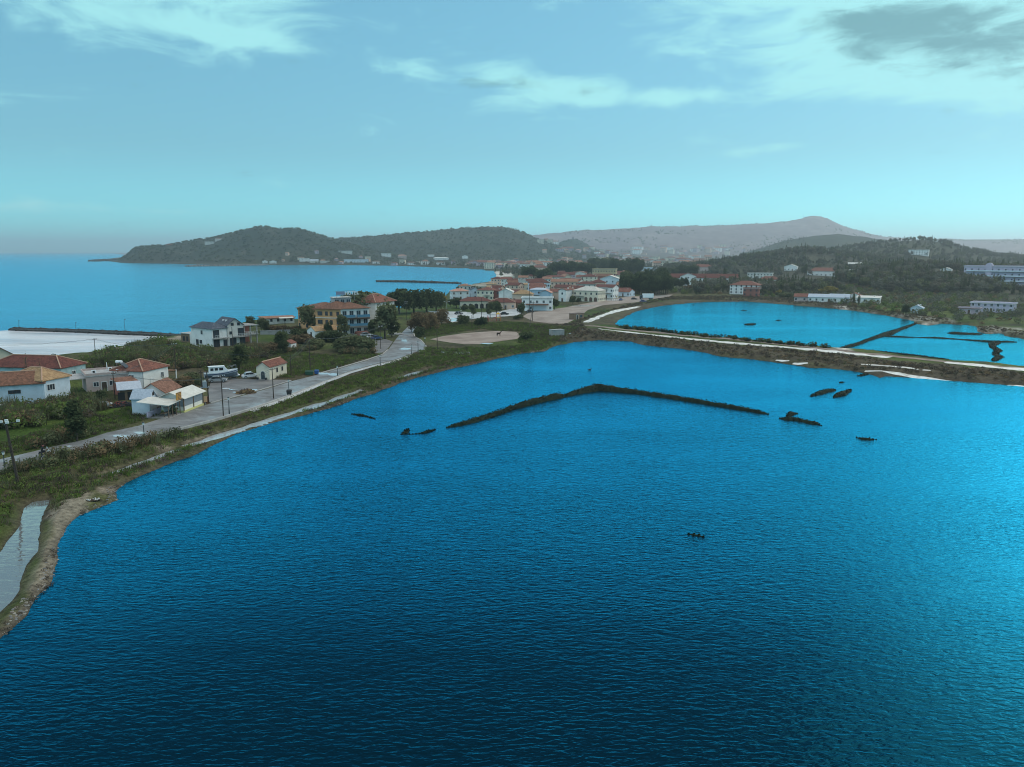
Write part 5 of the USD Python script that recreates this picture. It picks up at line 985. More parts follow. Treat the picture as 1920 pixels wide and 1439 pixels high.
P('round_tree_000', 919, 596, 30, 'green tree left of the playground', wide=.8)
P('dark_tree_000', 931, 590, 26, 'dark green tree behind the playground', wide=1.0)
P('round_tree_001', 978, 596, 30, 'dark green street tree at the corner of the gravel square', wide=.75)
P('bush_000', 972, 599, 9, 'low hedge at the foot of the street tree by the square', 'shrub', 'shrub', wide=1.4)
P('dark_tree_001', 1040, 581, 22, 'dark tree before the narrow tall white house', wide=1.2)
P('dark_tree_002', 1028, 582, 16, 'dark shrub-like tree right of the white shop', wide=1.3)
P('dark_tree_000', 1074, 571, 16, 'dark tree left of the cream guest house', wide=1.1)
P('dark_tree_001', 1085, 570, 12, 'low dark tree at the left corner of the cream guest house', wide=1.2)
P('dark_tree_000', 856, 578, 20, 'dark garden tree left of the arched restaurant', wide=1.2)
P('dark_tree_002', 845, 576, 16, 'dark low tree at the left end of the village', wide=1.2)
P('bush_002', 872, 582, 10, 'garden bush in front of the arched restaurant', 'shrub', 'shrub', wide=1.6)
P('dark_tree_001', 865, 547, 14, 'round dark tree at the shore where the breakwater ends', wide=1.7)
P('round_tree_002', 250, 757, 9, 'small garden shrub by the tin shed', 'shrub', 'shrub', wide=1.3)
P('bush_001', 341, 727, 22, 'brown leafy bush behind the taverna', 'shrub', 'shrub', wide=1.2)
P('bush_002', 362, 722, 24, 'yellow-brown bush between taverna and car park', 'shrub', 'shrub', wide=1.1)
P('bush_002', 378, 727, 20, 'yellowish bush right of the taverna by the twin poles', 'shrub', 'shrub', wide=.8)
P('spiky_palm', 316, 728, 26, 'spiky palm-like plant right of the small white house', 'plant', wide=1.2)
P('spiky_palm', 196, 752, 24, 'spiky palm-like plant before the pink house', 'plant', wide=1.1)
P('dark_tree_002', 189, 760, 28, 'dark shrubby tree before the flat-roofed pink house', wide=1.2)
P('bare_poplar', 52, 716, 48, 'bare leafless poplar behind the warehouse', wide=1.0)
P('bare_poplar', 77, 716, 38, 'second bare poplar behind the warehouse', wide=1.0)
P('dark_tree_000', 105, 690, 24, 'dark treetop showing above the dark red roof', wide=.7)
P('round_tree_001', 330, 812, 12, 'roadside shrub beside the taverna gate post', 'shrub', 'shrub', wide=1.0)
for px, h in ((470, 30), (490, 26), (500, 22)): P('round_tree_000', px, 622, h, {470: 'feathery bush by the sea right of the villa roof', 490: 'lower feathery bush left of the beach bar', 500: 'dark bush at the left end of the beach bar hedge'}[px], 'shrub', 'shrub', wide=.8)
hp = lambda n, x0, x1, f, hlo, hhi, kinds, label, group, wide=1.1, hill=False, cat='tree', name='tree': [P(rs.choice(kinds), x, f(x) + rs.uniform(-.7, .7), rs.uniform(hlo, hhi), ORD[k] + ' ' + label.replace(' of the ', ' from the left of the ', 1) if ' of the ' in label else ORD[k] + ' from the left, ' + label, cat, name, group, wide * rs.uniform(.85, 1.2), hill) for k, x in enumerate(np.linspace(x0, x1, n))]
DT, RT, BU = ['dark_tree_000', 'dark_tree_001', 'dark_tree_002', 'aleppo_pine'], ['round_tree_000', 'round_tree_001', 'round_tree_002'], ['bush_000', 'bush_001', 'bush_002']
hp(9, 500, 556, lambda x: 619, 7, 10, ['bush_000', 'bush_001'], 'bush of the dark hedge behind the sea wall', 'hedge bushes behind the sea wall', 1.6, cat='shrub', name='hedge_bush')
hp(22, 1168, 1252, lambda x: 552 - abs(x - 1210) * .02, 26, 42, DT, 'dark tree of the tall grove beyond the parked lorry', 'trees of the dark grove', .75)
hp(14, 1172, 1245, lambda x: 543, 26, 40, DT + RT, 'tree at the back of the tall grove beyond the parked lorry', 'trees at the back of the dark grove', .8)
hp(10, 985, 1030, lambda x: 528, 18, 30, DT, 'dark tree among the gardens above the white beach', 'trees above the white beach', .9)
hp(14, 1032, 1110, lambda x: 517, 22, 30, DT + RT, 'dark tree of the belt behind the mauve house', 'tree belt behind the village', 1.0)
hp(14, 1110, 1160, lambda x: 509, 16, 26, DT + RT, 'dark tree of the belt behind the ochre apartment block', 'tree belt behind the apartment block', 1.0)
hp(12, 1150, 1200, lambda x: 516, 20, 32, DT, 'dark tree left of the pale blue flat hall', 'trees left of the pale hall', .9)
hp(12, 1230, 1300, lambda x: 520, 14, 24, DT + RT, 'dark tree right of the pale blue flat hall', 'trees right of the pale hall', 1.0)
hp(16, 880, 985, lambda x: 533 + (x < 930) * 14, 7, 11, RT + BU, 'garden tree between beach and red roofs', 'garden trees by the beach', 1.1)
hp(8, 1290, 1370, lambda x: 543, 6, 10, RT + BU, 'garden shrub in front of the long red-roofed hotel wing', 'shrubs before the long hotel', 1.2, cat='shrub', name='garden_shrub')
hp(5, 1262, 1285, lambda x: 541, 14, 24, DT, 'dark tree at the left end of the long red-roofed hotel wing', 'trees left of the long hotel', .8)
hp(9, 1414, 1500, lambda x: 553 + (x - 1414) * .1, 8, 13, RT + BU, 'green tree right of the brick annexe on the pond shore', 'trees right of the brick annexe', 1.2)
P('cypress', 1358, 535, 30, 'slim dark cypress at the right end of the long hotel wing', wide=1.0)
P('cypress', 1600, 571, 19, 'left of two dark cypresses before the shore bungalows', wide=1.2)
P('cypress', 1610, 573, 17, 'right of two dark cypresses before the shore bungalows', wide=1.4)
P('yellow_tree', 1558, 555, 17, 'yellow-green tree above the shore bungalows', wide=1.5); P('yellow_tree', 1540, 555, 13, 'lower yellow-green tree left of the first', wide=1.4); P('yellow_tree', 1460, 556, 12, 'yellow-green tree right of the brick annexe', wide=1.1)
P('dark_tree_000', 1698, 590, 17, 'rounded olive tree left of the grey-blue cabin', wide=1.0); P('dark_tree_001', 1508, 521, 24, 'dark tree left of the red-roofed villa', wide=.7, hill=True); P('cypress', 1617, 532, 26, 'dark cypress on the slope below the white barn', wide=1.0, hill=True)
# ---- growth that nobody could count
def scatter(name, kinds, pts, scales, label=None, z=None, tilt=None, upright=True):
    """A PointInstancer of clumps at points on the ground, one object."""
    pi = UsdGeom.PointInstancer.Define(stage, numbered(name)); protos = []
    UsdGeom.Scope.Define(stage, str(pi.GetPath()) + '/kinds')
    for k, (m, mt) in enumerate(kinds):
        protos.append(usdkit.mesh(stage, f'{pi.GetPath()}/kinds/clump_{k:03d}', m, mt).GetPath())
    pi.CreatePrototypesRel().SetTargets(protos)
    r = np.random.default_rng(len(pts)); n = len(pts); pts = np.asarray(pts, float)
    zz = (Z(pts[:, 0], pts[:, 1]) if z is None else np.full(n, z)) - .04
    pi.CreatePositionsAttr(Vt.Vec3fArray.FromNumpy(np.column_stack([pts[:, :2], zz]).astype(np.float32)))
    pi.CreateProtoIndicesAttr(Vt.IntArray.FromNumpy(r.integers(0, len(kinds), n).astype(np.int32)))
    a = r.uniform(0, 2 * np.pi, n) / 2
    pi.CreateOrientationsAttr(Vt.QuathArray([Gf.Quath(float(math.cos(q)), 0, 0, float(math.sin(q))) for q in a]))
    s = np.asarray(scales, float); s = np.column_stack([s] * 3) if s.ndim == 1 else s
    pi.CreateScalesAttr(Vt.Vec3fArray.FromNumpy(s.astype(np.float32)))
    return tag(pi.GetPrim(), label, kind='stuff')
def blades(n, R_, h, w, lean, seed):
    r = np.random.default_rng(seed); v, f = [], []
    for k in range(n):
        a, q = r.uniform(0, 6.28), R_ * math.sqrt(r.uniform()); b = np.array([q * math.cos(a), q * math.sin(a), 0]); t = r.uniform(0, 6.28); hh = h * r.uniform(.55, 1.1); d = np.array([math.cos(t), math.sin(t), 0]) * lean * hh * r.uniform(.2, 1); s = np.array([-math.sin(t), math.cos(t), 0]) * w
        i = len(v); v += [b - s, b + s, b + d * .5 + [0, 0, hh * .65] + s * .8, b + d * .5 + [0, 0, hh * .65] - s * .8, b + d + [0, 0, hh]]; f += [[i, i + 1, i + 2], [i, i + 2, i + 3], [i + 3, i + 2, i + 4]]
    return np.array(v), np.array(f)
def clump(n, rx, rz, size, seed): return leaves([(0, 0, rz * .55)], [(rx, rx, rz * .6)], n, size, seed, .3)
def fill(polys, n, seed, z=LAND, clear=0.8, keep=None, minsd=1.0):
    """Points spread over polygons of pixels, kept off roads, water and walls."""
    u = unary_union([ground_poly(p, z) for p in polys]); r = np.random.default_rng(seed); x0, y0, x1, y1 = u.bounds
    shapely.prepare(u); out = []
    while sum(map(len, out)) < n:
        q = r.uniform((x0, y0), (x1, y1), (n * 4, 2)); q = q[shapely.contains_xy(u, q[:, 0], q[:, 1])]
        sd, f = land_fields(q[:, 0], q[:, 1]); ok = (sd > minsd) & (f > clear)
        if keep is not None: ok &= keep(q)
        out.append(q[ok])
        if len(out) > 40: break
    return np.vstack(out)[:n]
rr = lambda n, a, b, seed=0: np.random.default_rng(seed).uniform(a, b, n)
REEDS = [[(20, 762), (90, 757), (150, 748), (215, 765), (150, 790), (100, 800), (40, 806), (-20, 806), (-20, 770)], [(150, 690), (200, 664), (240, 650), (300, 645), (350, 655), (440, 662), (480, 666), (500, 672), (440, 680), (390, 688), (330, 700), (320, 690), (240, 682), (160, 712)], [(60, 842), (120, 818), (175, 812), (160, 824), (100, 836)], [(440, 655), (520, 650), (560, 655), (600, 655), (560, 662), (500, 668), (450, 668)], [(630, 648), (700, 652), (716, 660), (690, 668), (640, 664)]]
q = fill(REEDS[:2], 2600, 31, clear=1.0)
housez = unary_union([Polygon(G(np.array([p[0] for p in s]), np.array([p[1] for p in s]), LAND)) for s in ([(-70, 770), (88, 760), (138, 748), (110, 705), (-70, 715)], [(160, 740), (250, 733), (325, 720), (300, 690), (180, 700)])])
q = q[~shapely.contains_xy(housez, q[:, 0], q[:, 1])]
rn = meshkit.fbm(np.column_stack([q / 9.0, 0 * q[:, 0]]), 3, 8); q = q[rn > .40]; rn = rn[rn > .40]
scatter('reed_bed', [(blades(26, .9, 2.6, .05, .35, 1), L_REED), (blades(26, .9, 2.2, .05, .45, 2), L_REED), (clump(60, 1.4, 1.8, .2, 3), L_OLIVE), (clump(60, 1.3, 1.5, .2, 4), L_BROWN), (clump(50, 1.6, 1.3, .2, 9), L_DRY), (clump(70, 1.3, 2.2, .2, 10), L_GREEN)], q, rr(len(q), .45, 1.15, 1) * (.5 + 1.3 * rn))
q = fill([REEDS[2], REEDS[3], REEDS[4], [(0, 876), (60, 868), (110, 858), (180, 845), (230, 834), (300, 818), (335, 808), (330, 816), (240, 842), (180, 858), (90, 878), (0, 892)]], 800, 32, clear=.9)
scatter('roadside_thicket', [(clump(70, 1.0, 1.3, .17, 5), L_OLIVE), (clump(70, .9, 1.5, .17, 6), L_BROWN), (blades(22, .8, 1.7, .05, .4, 7), L_REED), (clump(60, .9, 1.0, .16, 8), L_DARK)], q, rr(len(q), .7, 1.35, 2))
MEADOW = [[(-40, 900), (100, 862), (250, 830), (400, 792), (520, 754), (640, 712), (760, 672), (800, 652), (850, 655), (960, 648), (1030, 640), (1040, 648), (940, 670), (780, 708), (620, 764), (450, 812), (320, 862), (180, 905), (100, 950), (60, 990), (-40, 1040)], [(-40, 850), (100, 800), (250, 765), (340, 765), (250, 795), (120, 832), (-40, 862)], [(380, 690), (480, 670), (560, 662), (690, 668), (720, 664), (690, 672), (600, 698), (545, 710), (480, 708), (400, 708)], [(790, 612), (860, 606), (960, 604), (1040, 612), (1090, 612), (1040, 640), (970, 645), (980, 622), (900, 618), (800, 632), (790, 630)]]
q = fill(MEADOW, 15000, 33, clear=.3)
scatter('meadow_grass', [(blades(16, .45, .55, .035, .6, 11), L_GRASS), (blades(14, .5, .45, .035, .7, 12), L_GRASS), (clump(26, .5, .5, .10, 13), L_GREEN), (blades(14, .45, .6, .03, .6, 14), L_REED), (clump(22, .5, .4, .10, 15), L_DRY)], q, rr(len(q), .6, 1.4, 3))
BANK = [[(1030, 642), (1100, 620), (1200, 628), (1400, 648), (1560, 664), (1700, 680), (1940, 702), (1940, 724), (1780, 713), (1660, 705), (1590, 694), (1440, 677), (1280, 654), (1180, 639)], [(1050, 612), (1100, 602), (1140, 586), (1200, 572), (1260, 562), (1330, 562), (1420, 562), (1540, 572), (1660, 588), (1720, 598), (1920, 630), (1920, 622), (1720, 590), (1560, 567), (1400, 555), (1260, 556), (1180, 572), (1120, 588)], [(1000, 612), (1090, 606), (1100, 618), (1060, 640), (1020, 640)]]
q = fill(BANK, 5200, 34, clear=1.3)
scatter('saltmarsh_scrub', [(clump(40, .9, .8, .17, 21), L_SALT), (clump(40, .8, .9, .17, 22), L_DRY), (clump(36, .8, .6, .17, 23), L_BROWN), (blades(16, .7, .7, .05, .5, 24), L_REED)], q, rr(len(q), .35, .95, 4))
BUILT = np.array([[p.GetAttribute('xformOp:translate').Get()[0], p.GetAttribute('xformOp:translate').Get()[1]] for p in stage.GetPrimAtPath('/World').GetChildren() if p.HasAttribute('xformOp:translate') and p.GetCustomDataByKey('category') not in (None, 'tree', 'shrub', 'plant')])
# woods of the right-hand slopes and the plain, olive groves and scrub of the hills
L_WOOD = leaf_mat('slope_leaves', (.085, .088, .066), (.215, .21, .155), .05); L_WOODB = leaf_mat('slope_leaves_brown', (.10, .09, .068), (.235, .205, .145), .05)  # lighter leaves: haze over the slopes put into their colour
OLIV = [[(1400, 548), (1420, 556), (1500, 562), (1560, 570), (1660, 584), (1760, 597), (1920, 616), (1920, 560), (1800, 550), (1700, 548), (1600, 543), (1480, 540)], [(1180, 540), (1280, 545), (1370, 553), (1260, 552), (1190, 553)]]
q = fill(OLIV, 900, 36, clear=.6, keep=lambda q: cKDTree(BUILT).query(q)[0] > 7.5)
scatter('olive_grove', [(clump(90, 2.1, 2.6, .32, 81), L_OLIVE), (clump(90, 2.0, 3.2, .32, 82), L_WOOD), (clump(80, 1.7, 2.0, .3, 83), L_GREEN), (clump(70, 1.5, 1.5, .3, 84), L_BROWN)], q, rr(len(q), .6, 1.3, 11), 'olive trees and bushes between the far shore houses')
def crown(seed, n, size): c, q = lobes_of(seed, 5, 2.6, 2.6, 5.6, 1.4, 2.2); return leaves(c, q, n, size, seed, .5)
def woods(n, seed, x0, x1, y0, y1, keep, zmin=0):
    r = np.random.default_rng(seed); a = np.arctan((r.uniform(x0, x1, n) - 960) / FPX); d = np.exp(r.uniform(np.log(y0), np.log(y1), n)) / np.cos(a); x, y = d * np.sin(a), d * np.cos(a)
    sd, f = land_fields(x, y); k = (sd > 12) & (f > 4) & (Z(x, y) > zmin) & keep(x, y); return np.column_stack([x[k], y[k]])
btree = cKDTree(BUILT)
def open_ground(x, y):
    """Not on a house, nor on the strip of ground through which the viewer sees its front."""
    d = np.hypot(x, y); ok = btree.query(np.stack([x, y], 1))[0] > 13
    for back in (14, 28, 44): ok &= btree.query(np.stack([x * (1 + back / d), y * (1 + back / d)], 1))[0] > 10
    return ok
WOOD = [(crown(61, 260, .5), L_WOOD), (crown(62, 240, .5), L_OLIVE), (crown(63, 260, .5), L_WOODB), (crown(64, 220, .5), L_WOOD), (leaves(np.array([(0, 0, 1.2 + 1.2 * i) for i in range(7)]), np.array([(1.0 - .1 * i, 1.0 - .1 * i, 1.1) for i in range(7)]), 170, .4, 65), L_DARK)]
q = np.vstack([woods(9000, 41, 1240, 2150, 640, 1900, open_ground, 2.5), woods(1500, 42, 1300, 2100, 560, 700, open_ground)])
q = q[meshkit.noise(np.column_stack([q / 38.0, 0 * q[:, 0]]), 4) > .25]
scatter('hillside_wood', WOOD, q, rr(len(q), .65, 1.35, 6), 'dark olive and pine wood covering the right-hand slopes')
q = np.vstack([woods(4200, 43, 560, 1500, 950, 2900, open_ground, .8)])
scatter('plain_trees', WOOD, q, rr(len(q), .5, 1.0, 7), 'trees that fill the plain around the distant town')
def heads(x, y): return (np.hypot(x, y) > 1750)
q = woods(9000, 44, 150, 1250, 1950, 3600, lambda x, y: open_ground(x, y), 4.0)
scatter('headland_scrub', [(clump(70, 2.8, 2.6, .8, 71), L_DARK), (clump(60, 3.0, 2.4, .8, 72), L_OLIVE), (clump(60, 2.6, 3.0, .8, 73), L_OLIVE)], q, rr(len(q), .6, 1.7, 8), 'dark scrub on the headland and the second hill')
q = woods(5200, 45, 980, 2050, 3700, 6200, lambda x, y: meshkit.noise(np.stack([x / 260.0, y / 260.0, 0 * x], 1), 6) > .52, 25.0)
scatter('ridge_scrub', [(clump(40, 4.0, 4.5, 1.6, 74), L_OLIVE), (clump(40, 3.4, 5.5, 1.5, 75), L_OLIVE)], q, rr(len(q), .6, 1.3, 9), 'scattered trees on the far ridge')

ROCKM = speckled('grey_stone', (.12, .115, .11), (.26, .25, .24), 2.0)
STONES = [[(0, 1200), (40, 1150), (95, 1098), (114, 1012), (150, 966), (221, 938), (236, 906), (320, 870), (450, 813), (560, 781), (700, 738), (850, 691), (1022, 659), (1022, 648), (850, 682), (700, 728), (560, 770), (450, 803), (320, 858), (236, 890), (190, 905), (160, 935), (128, 960), (90, 1020), (60, 1080), (0, 1150)]]
q = fill(STONES, 800, 37, clear=-1, minsd=-.1, keep=lambda q: land_fields(q[:, 0], q[:, 1])[0] < 1.1)
stone = lambda s: (lambda m: m.apply_scale((1, .8, .55)))(blob_mesh(.3, .3, .3, 1, .5, 1, s))
scatter('shore_stones', [(stone(1), speckled('pale_stone', (.20, .18, .15), (.36, .33, .28), 2.0)), (stone(2), speckled('brown_stone', (.09, .07, .05), (.18, .145, .11), 2.0)), (stone(3), ROCKM), (clump(20, .5, .35, .1, 91), L_DRY)], q, rr(len(q), .12, .7, 12) , 'stones and dry weed along the lagoon shore')
# ------------------------------------------------------------------ jetties, banks and islets in the water
ROCK = speckled('dark_wet_rock', (.018, .020, .020), (.065, .063, .058), 1.5, .7); ROCKP = speckled('pale_mole_rock', (.12, .11, .10), (.26, .24, .22), .3)
WEED = speckled('dark_weed', (.008, .016, .012), (.022, .036, .022), 1.2, .9, spec=.1); L_WEED = leaf_mat('weed_leaves', (.008, .017, .012), (.024, .040, .022), .4, .1)
def ridge_mesh(line, widths, heights, z=0.0, step=.5, rough=.35, seed=0, cross=7, hk=1.0):
    """A low uneven bank along a line of pixels: rounded across, ragged along both sides."""
    line = np.asarray(line, float); q = G(line[:, 0], line[:, 1], z); s0 = np.concatenate([[0], np.cumsum(np.hypot(*np.diff(q, axis=0).T))])
    n = max(4, int(s0[-1] / step)); s = np.linspace(0, s0[-1], n); c = np.stack([np.interp(s, s0, q[:, 0]), np.interp(s, s0, q[:, 1])], 1)
    w, h = np.interp(s, s0, np.broadcast_to(widths, len(line))), np.interp(s, s0, np.broadcast_to(heights, len(line)))
    t = np.gradient(c, axis=0); t /= np.linalg.norm(t, axis=1, keepdims=True); nr = np.stack([-t[:, 1], t[:, 0]], 1)
    end = np.clip(np.minimum(s, s0[-1] - s) / 1.5, .15, 1) ** .5
    k = np.linspace(-1, 1, cross); P = np.stack([s, 0 * s, 0 * s], 1)
    wl, wr = w * end * (1 + rough * 1.6 * (meshkit.fbm(P / 2.3 + seed, 3, seed) - .5)), w * end * (1 + rough * 1.6 * (meshkit.fbm(P / 2.3 + seed + 40, 3, seed + 1) - .5))
    v = np.zeros((n, cross, 3))
    for j, u in enumerate(k):
        ww = np.where(u < 0, wl, wr); v[:, j, :2] = c + nr * (ww * u / 2)[:, None]
        v[:, j, 2] = z - .25 + (h * end * hk + .25) * (1 - abs(u) ** 2.2) * (1 + rough * 2 * (meshkit.fbm(np.stack([s / 1.2, 0 * s + j * .9, 0 * s + seed], 1), 3, seed + 2) - .5))
    i, j = np.meshgrid(np.arange(n - 1), np.arange(cross - 1), indexing='ij'); f = np.stack([i * cross + j, (i + 1) * cross + j, (i + 1) * cross + j + 1, i * cross + j + 1], -1).reshape(-1, 4)
    return v.reshape(-1, 3), f[:, ::-1], c, w * end, h * end
def bank(label, line, widths, heights, cat='weed bank', name='weed_bank', seed=0, dens=9, group=None):
    v, f, c, w, h = ridge_mesh(line, widths, heights, seed=seed, hk=.8)
    t = thing(name, label, cat, (0, 0, 0), 0, group); obj('mud_ridge', (v, f), WEED, t, smooth=True)
    r = np.random.default_rng(seed); n = max(30, int(dens * len(c))); i = r.integers(0, len(c), n); a = r.uniform(-1, 1, n); d = np.gradient(c, axis=0); d /= np.linalg.norm(d, axis=1, keepdims=True) + 1e-9
    p = c[i] + np.stack([-d[i, 1], d[i, 0]], 1) * (a * w[i] / 2)[:, None]; zz = .85 * h[i] * (1 - np.abs(a) ** 2) * r.uniform(.7, 1.35, n)
    lv, lf = leaves([(0, 0, 0)], [(.01, .01, .01)], n, .16, seed); lv = lv.reshape(n, 4, 3) + np.column_stack([p, np.maximum(zz, .05)])[:, None]
    obj('weeds', (lv.reshape(-1, 3), lf), L_WEED, t); return t
bank('long dark V-shaped bank of weeds across the middle of the lagoon', [(838, 802.5), (870, 795), (920, 781), (960, 767), (1000, 756), (1048, 745), (1058, 744), (1090, 736), (1120, 731), (1150, 733), (1190, 737), (1260, 747), (1340, 760), (1400, 770), (1440, 777.5)], [.8, 2.2, 2.2, 1.8, 2.4, 2.6, 1.2, 2.8, 4.0, 3.4, 2.2, 2.0, 1.8, 1.8, 1.4], [.25, .6, .7, .9, 1.1, 1.2, .6, 1.1, 1.6, 1.3, 1.0, .85, .8, .7, .4], seed=1)
bank('weed bank with a hooked bump right of the long V-shaped bank', [(1462, 785), (1475, 787), (1490, 787.5), (1510, 792), (1530, 796), (1540, 798.5)], [1.0, 2.2, 2.0, 1.5, 1.5, .6], [.3, .8, .7, .5, .55, .2], seed=2); bank('small weed clump on top of the hooked weed bank', [(1476, 781), (1484, 777), (1495, 776)], [1.5, 1.8, .8], [.7, .6, .3], seed=3)
bank('left of two slanting weed banks near the dike', [(1520, 744), (1535, 739), (1550, 734.5), (1565, 732)], [.8, 2.0, 2.4, 2.2], [.3, .6, .7, .6], seed=4); bank('right of two slanting weed banks near the dike', [(1563, 746), (1576, 741), (1586, 736), (1595, 732)], [.8, 2.6, 1.8, 1.4], [.3, .8, .5, .5], seed=5)
bank('boat-shaped dark islet alone at right of the lagoon', [(1606, 821), (1618, 824), (1630, 825), (1643, 825)], [.5, 1.4, 1.3, .4], [.25, .45, .4, .15], 'islet', 'islet', 6); bank('little dark islet alone in the nearer half of the lagoon', [(1291, 1002), (1304, 1004), (1319, 1007)], [.7, 1.2, .8], [.14, .24, .14], 'islet', 'islet', 7)
bank('small hooked islet at the left end of the long weed bank', [(753, 815), (760, 813), (766, 806)], [1.2, 1.6, .8], [.3, .55, .5], 'islet', 'islet', 8); bank('thin weed strip between hooked islet and long weed bank', [(768, 814.5), (785, 814), (797, 812), (815, 806.5)], [.25, .2, .9, .7], [.1, .1, .35, .3], seed=9)
bank('broken line of weeds near the road shore of the lagoon', [(660, 777), (675, 779), (690, 782), (703, 786)], [.5, 1.1, .5, .5], [.15, .3, .12, .12], seed=10)
bank('weed patch close under the dike corner', [(1608, 706), (1616, 704.5), (1626, 702)], [2.2, 1.4, 2.0], [.3, .3, .5], seed=11); bank('tiny weed speck below the dike', [(1575, 718), (1583, 717)], [1.2, 1.0], [.3, .3], seed=12)
bank('dark weedy dam running diagonally between the two salt ponds', [(1722, 605.5), (1700, 614), (1680, 621), (1662, 628), (1640, 634), (1625, 639), (1608, 646), (1590, 651), (1572, 655)], [1.2, 2.2, 2.8, 4.6, 2.6, 2.3, 2.2, 2.6, 1.6], [.35, .6, .7, 1.1, .65, .6, .7, .75, .4], 'dam', 'weedy_dam', 13, 6)
bank('thin broken dam across the right-hand salt pond', [(1655, 631), (1700, 633), (1720, 633.3), (1760, 634.5), (1800, 637), (1850, 641), (1906, 642)], [3, 1.5, .7, 2.2, 1.2, 2.5, 1.6], [.5, .4, .15, .5, .25, .6, .4], 'dam', 'weedy_dam', 14, 5)
bank('ragged dark bank running toward the viewer in the right-hand salt pond', [(1866, 642), (1860, 650), (1872, 658), (1866, 664), (1874, 670), (1862, 677.5)], [4.5, 2.2, 2.6, 2.0, 3.0, 1.6], [.6, .5, .6, .45, .6, .3], seed=15, dens=7)
bank('short thick dark bank at the top of the right-hand salt pond', [(1777, 625), (1800, 626.5), (1825, 627.5), (1843, 627)], [4, 5, 4, 2], [.7, .8, .7, .4], seed=16); bank('long low weed line along the near edge of the right-hand pond', [(1600, 657), (1640, 660.5), (1680, 664.5), (1730, 670), (1785, 676)], [1.5, 2.0, 2.0, 1.8, 1.0], [.5, .7, .7, .6, .3], seed=17, dens=6)
bank('dark islet in the middle of the larger salt pond', [(1396, 609), (1406, 609.5), (1417, 608)], [1.8, 2.4, 1.2], [.6, .8, .5], 'islet', 'islet', 18); bank('faint islet at the far side of the larger salt pond', [(1389, 582.5), (1400, 582.5)], [1.5, 1.5], [.5, .4], 'islet', 'islet', 19); bank('faint islet at the right of the larger salt pond', [(1455, 601.5), (1464, 601)], [1.2, 1.2], [.4, .4], 'islet', 'islet', 20)
def mole(name, label, cat, line, w, h, m, seed, deck=True):
    v, f, c, ww, hh = ridge_mesh(line, w, h, step=1.2, rough=.25, seed=seed); t = thing(name, label, cat, (0, 0, 0)); obj('rock_body', (v, f), m, t)
    r = np.random.default_rng(seed); ms = []
    for k in range(min(300, int(len(c) * 1.6))):
        i = r.integers(0, len(c)); a = r.choice([-1, 1]) * r.uniform(.55, 1.05); d = c[min(i + 1, len(c) - 1)] - c[max(i - 1, 0)]; d = d / (np.linalg.norm(d) + 1e-9)
        b = trimesh.creation.icosphere(0); s = np.mean(w) * r.uniform(.08, .2); b.apply_scale(s * r.uniform(.7, 1.2, 3)); b.apply_translation([*(c[i] + np.array([-d[1], d[0]]) * a * ww[i] / 2), hh[i] * (1 - a * a) * .9 + .15]); ms.append(b)
    o = obj('rocks', cat_(ms), m, t); tag(o, kind='stuff')
    return t
jt = mole('jetty', 'long dark stone jetty between the sea and the pale cove', 'jetty', [(20, 619.5), (60, 621), (120, 622.5), (180, 625), (240, 628), (300, 630), (345, 632)], 3.2, [1.3, 1.35, 1.35, 1.4, 1.45, 1.3, .9], ROCK, 31)
deck = band_px([(21, 617.5), (60, 618.7), (120, 620), (180, 622.4), (240, 625), (300, 627.5), (335, 629)], 1.1, 1.3)
e = trimesh.creation.extrude_polygon(deck, .35, engine='earcut'); e.apply_translation((0, 0, 1.15)); obj('walkway', e, speckled('jetty_concrete', (.045, .045, .043), (.10, .095, .09), 1.0), jt)
mole('breakwater', 'dark straight breakwater lying in the bay left of the village', 'breakwater', [(706, 528.6), (770, 529.6), (765, 529.5), (820, 531), (862, 532.2)], 6.5, [1.6, 2.0, 2.0, 1.7, 1.4], ROCK, 32)
mole('harbour_mole', 'pinkish grey harbour mole under the dark headland', 'mole', [(348, 500.3), (375, 499.8), (420, 499.3), (458, 498.6), (500, 497.6)], 14, [2.6, 3.0, 2.6, 2.4, 2.2], ROCKP, 33)
mole('rock_spit', 'low rocks off the tip of the headland', 'rocks', [(172, 490.6), (192, 489.8), (215, 489.8), (236, 490.5)], 26, [2, 6, 7, 8], ROCK, 34)
hb = [[(1155, 611), (1240, 621), (1330, 630), (1400, 637), (1480, 645), (1560, 653.5), (1565, 655.5), (1480, 648), (1400, 640), (1330, 633), (1240, 624), (1160, 615)]]
q = fill(hb, 230, 35, clear=.2, minsd=.1); scatter('dike_bushes', [(clump(50, .9, 1.2, .2, 41), L_DARK), (clump(40, 1.1, .9, .2, 42), L_WEED)], q, rr(len(q), .5, 1.3, 5), 'small dark bushes along the pond side of the dike path')
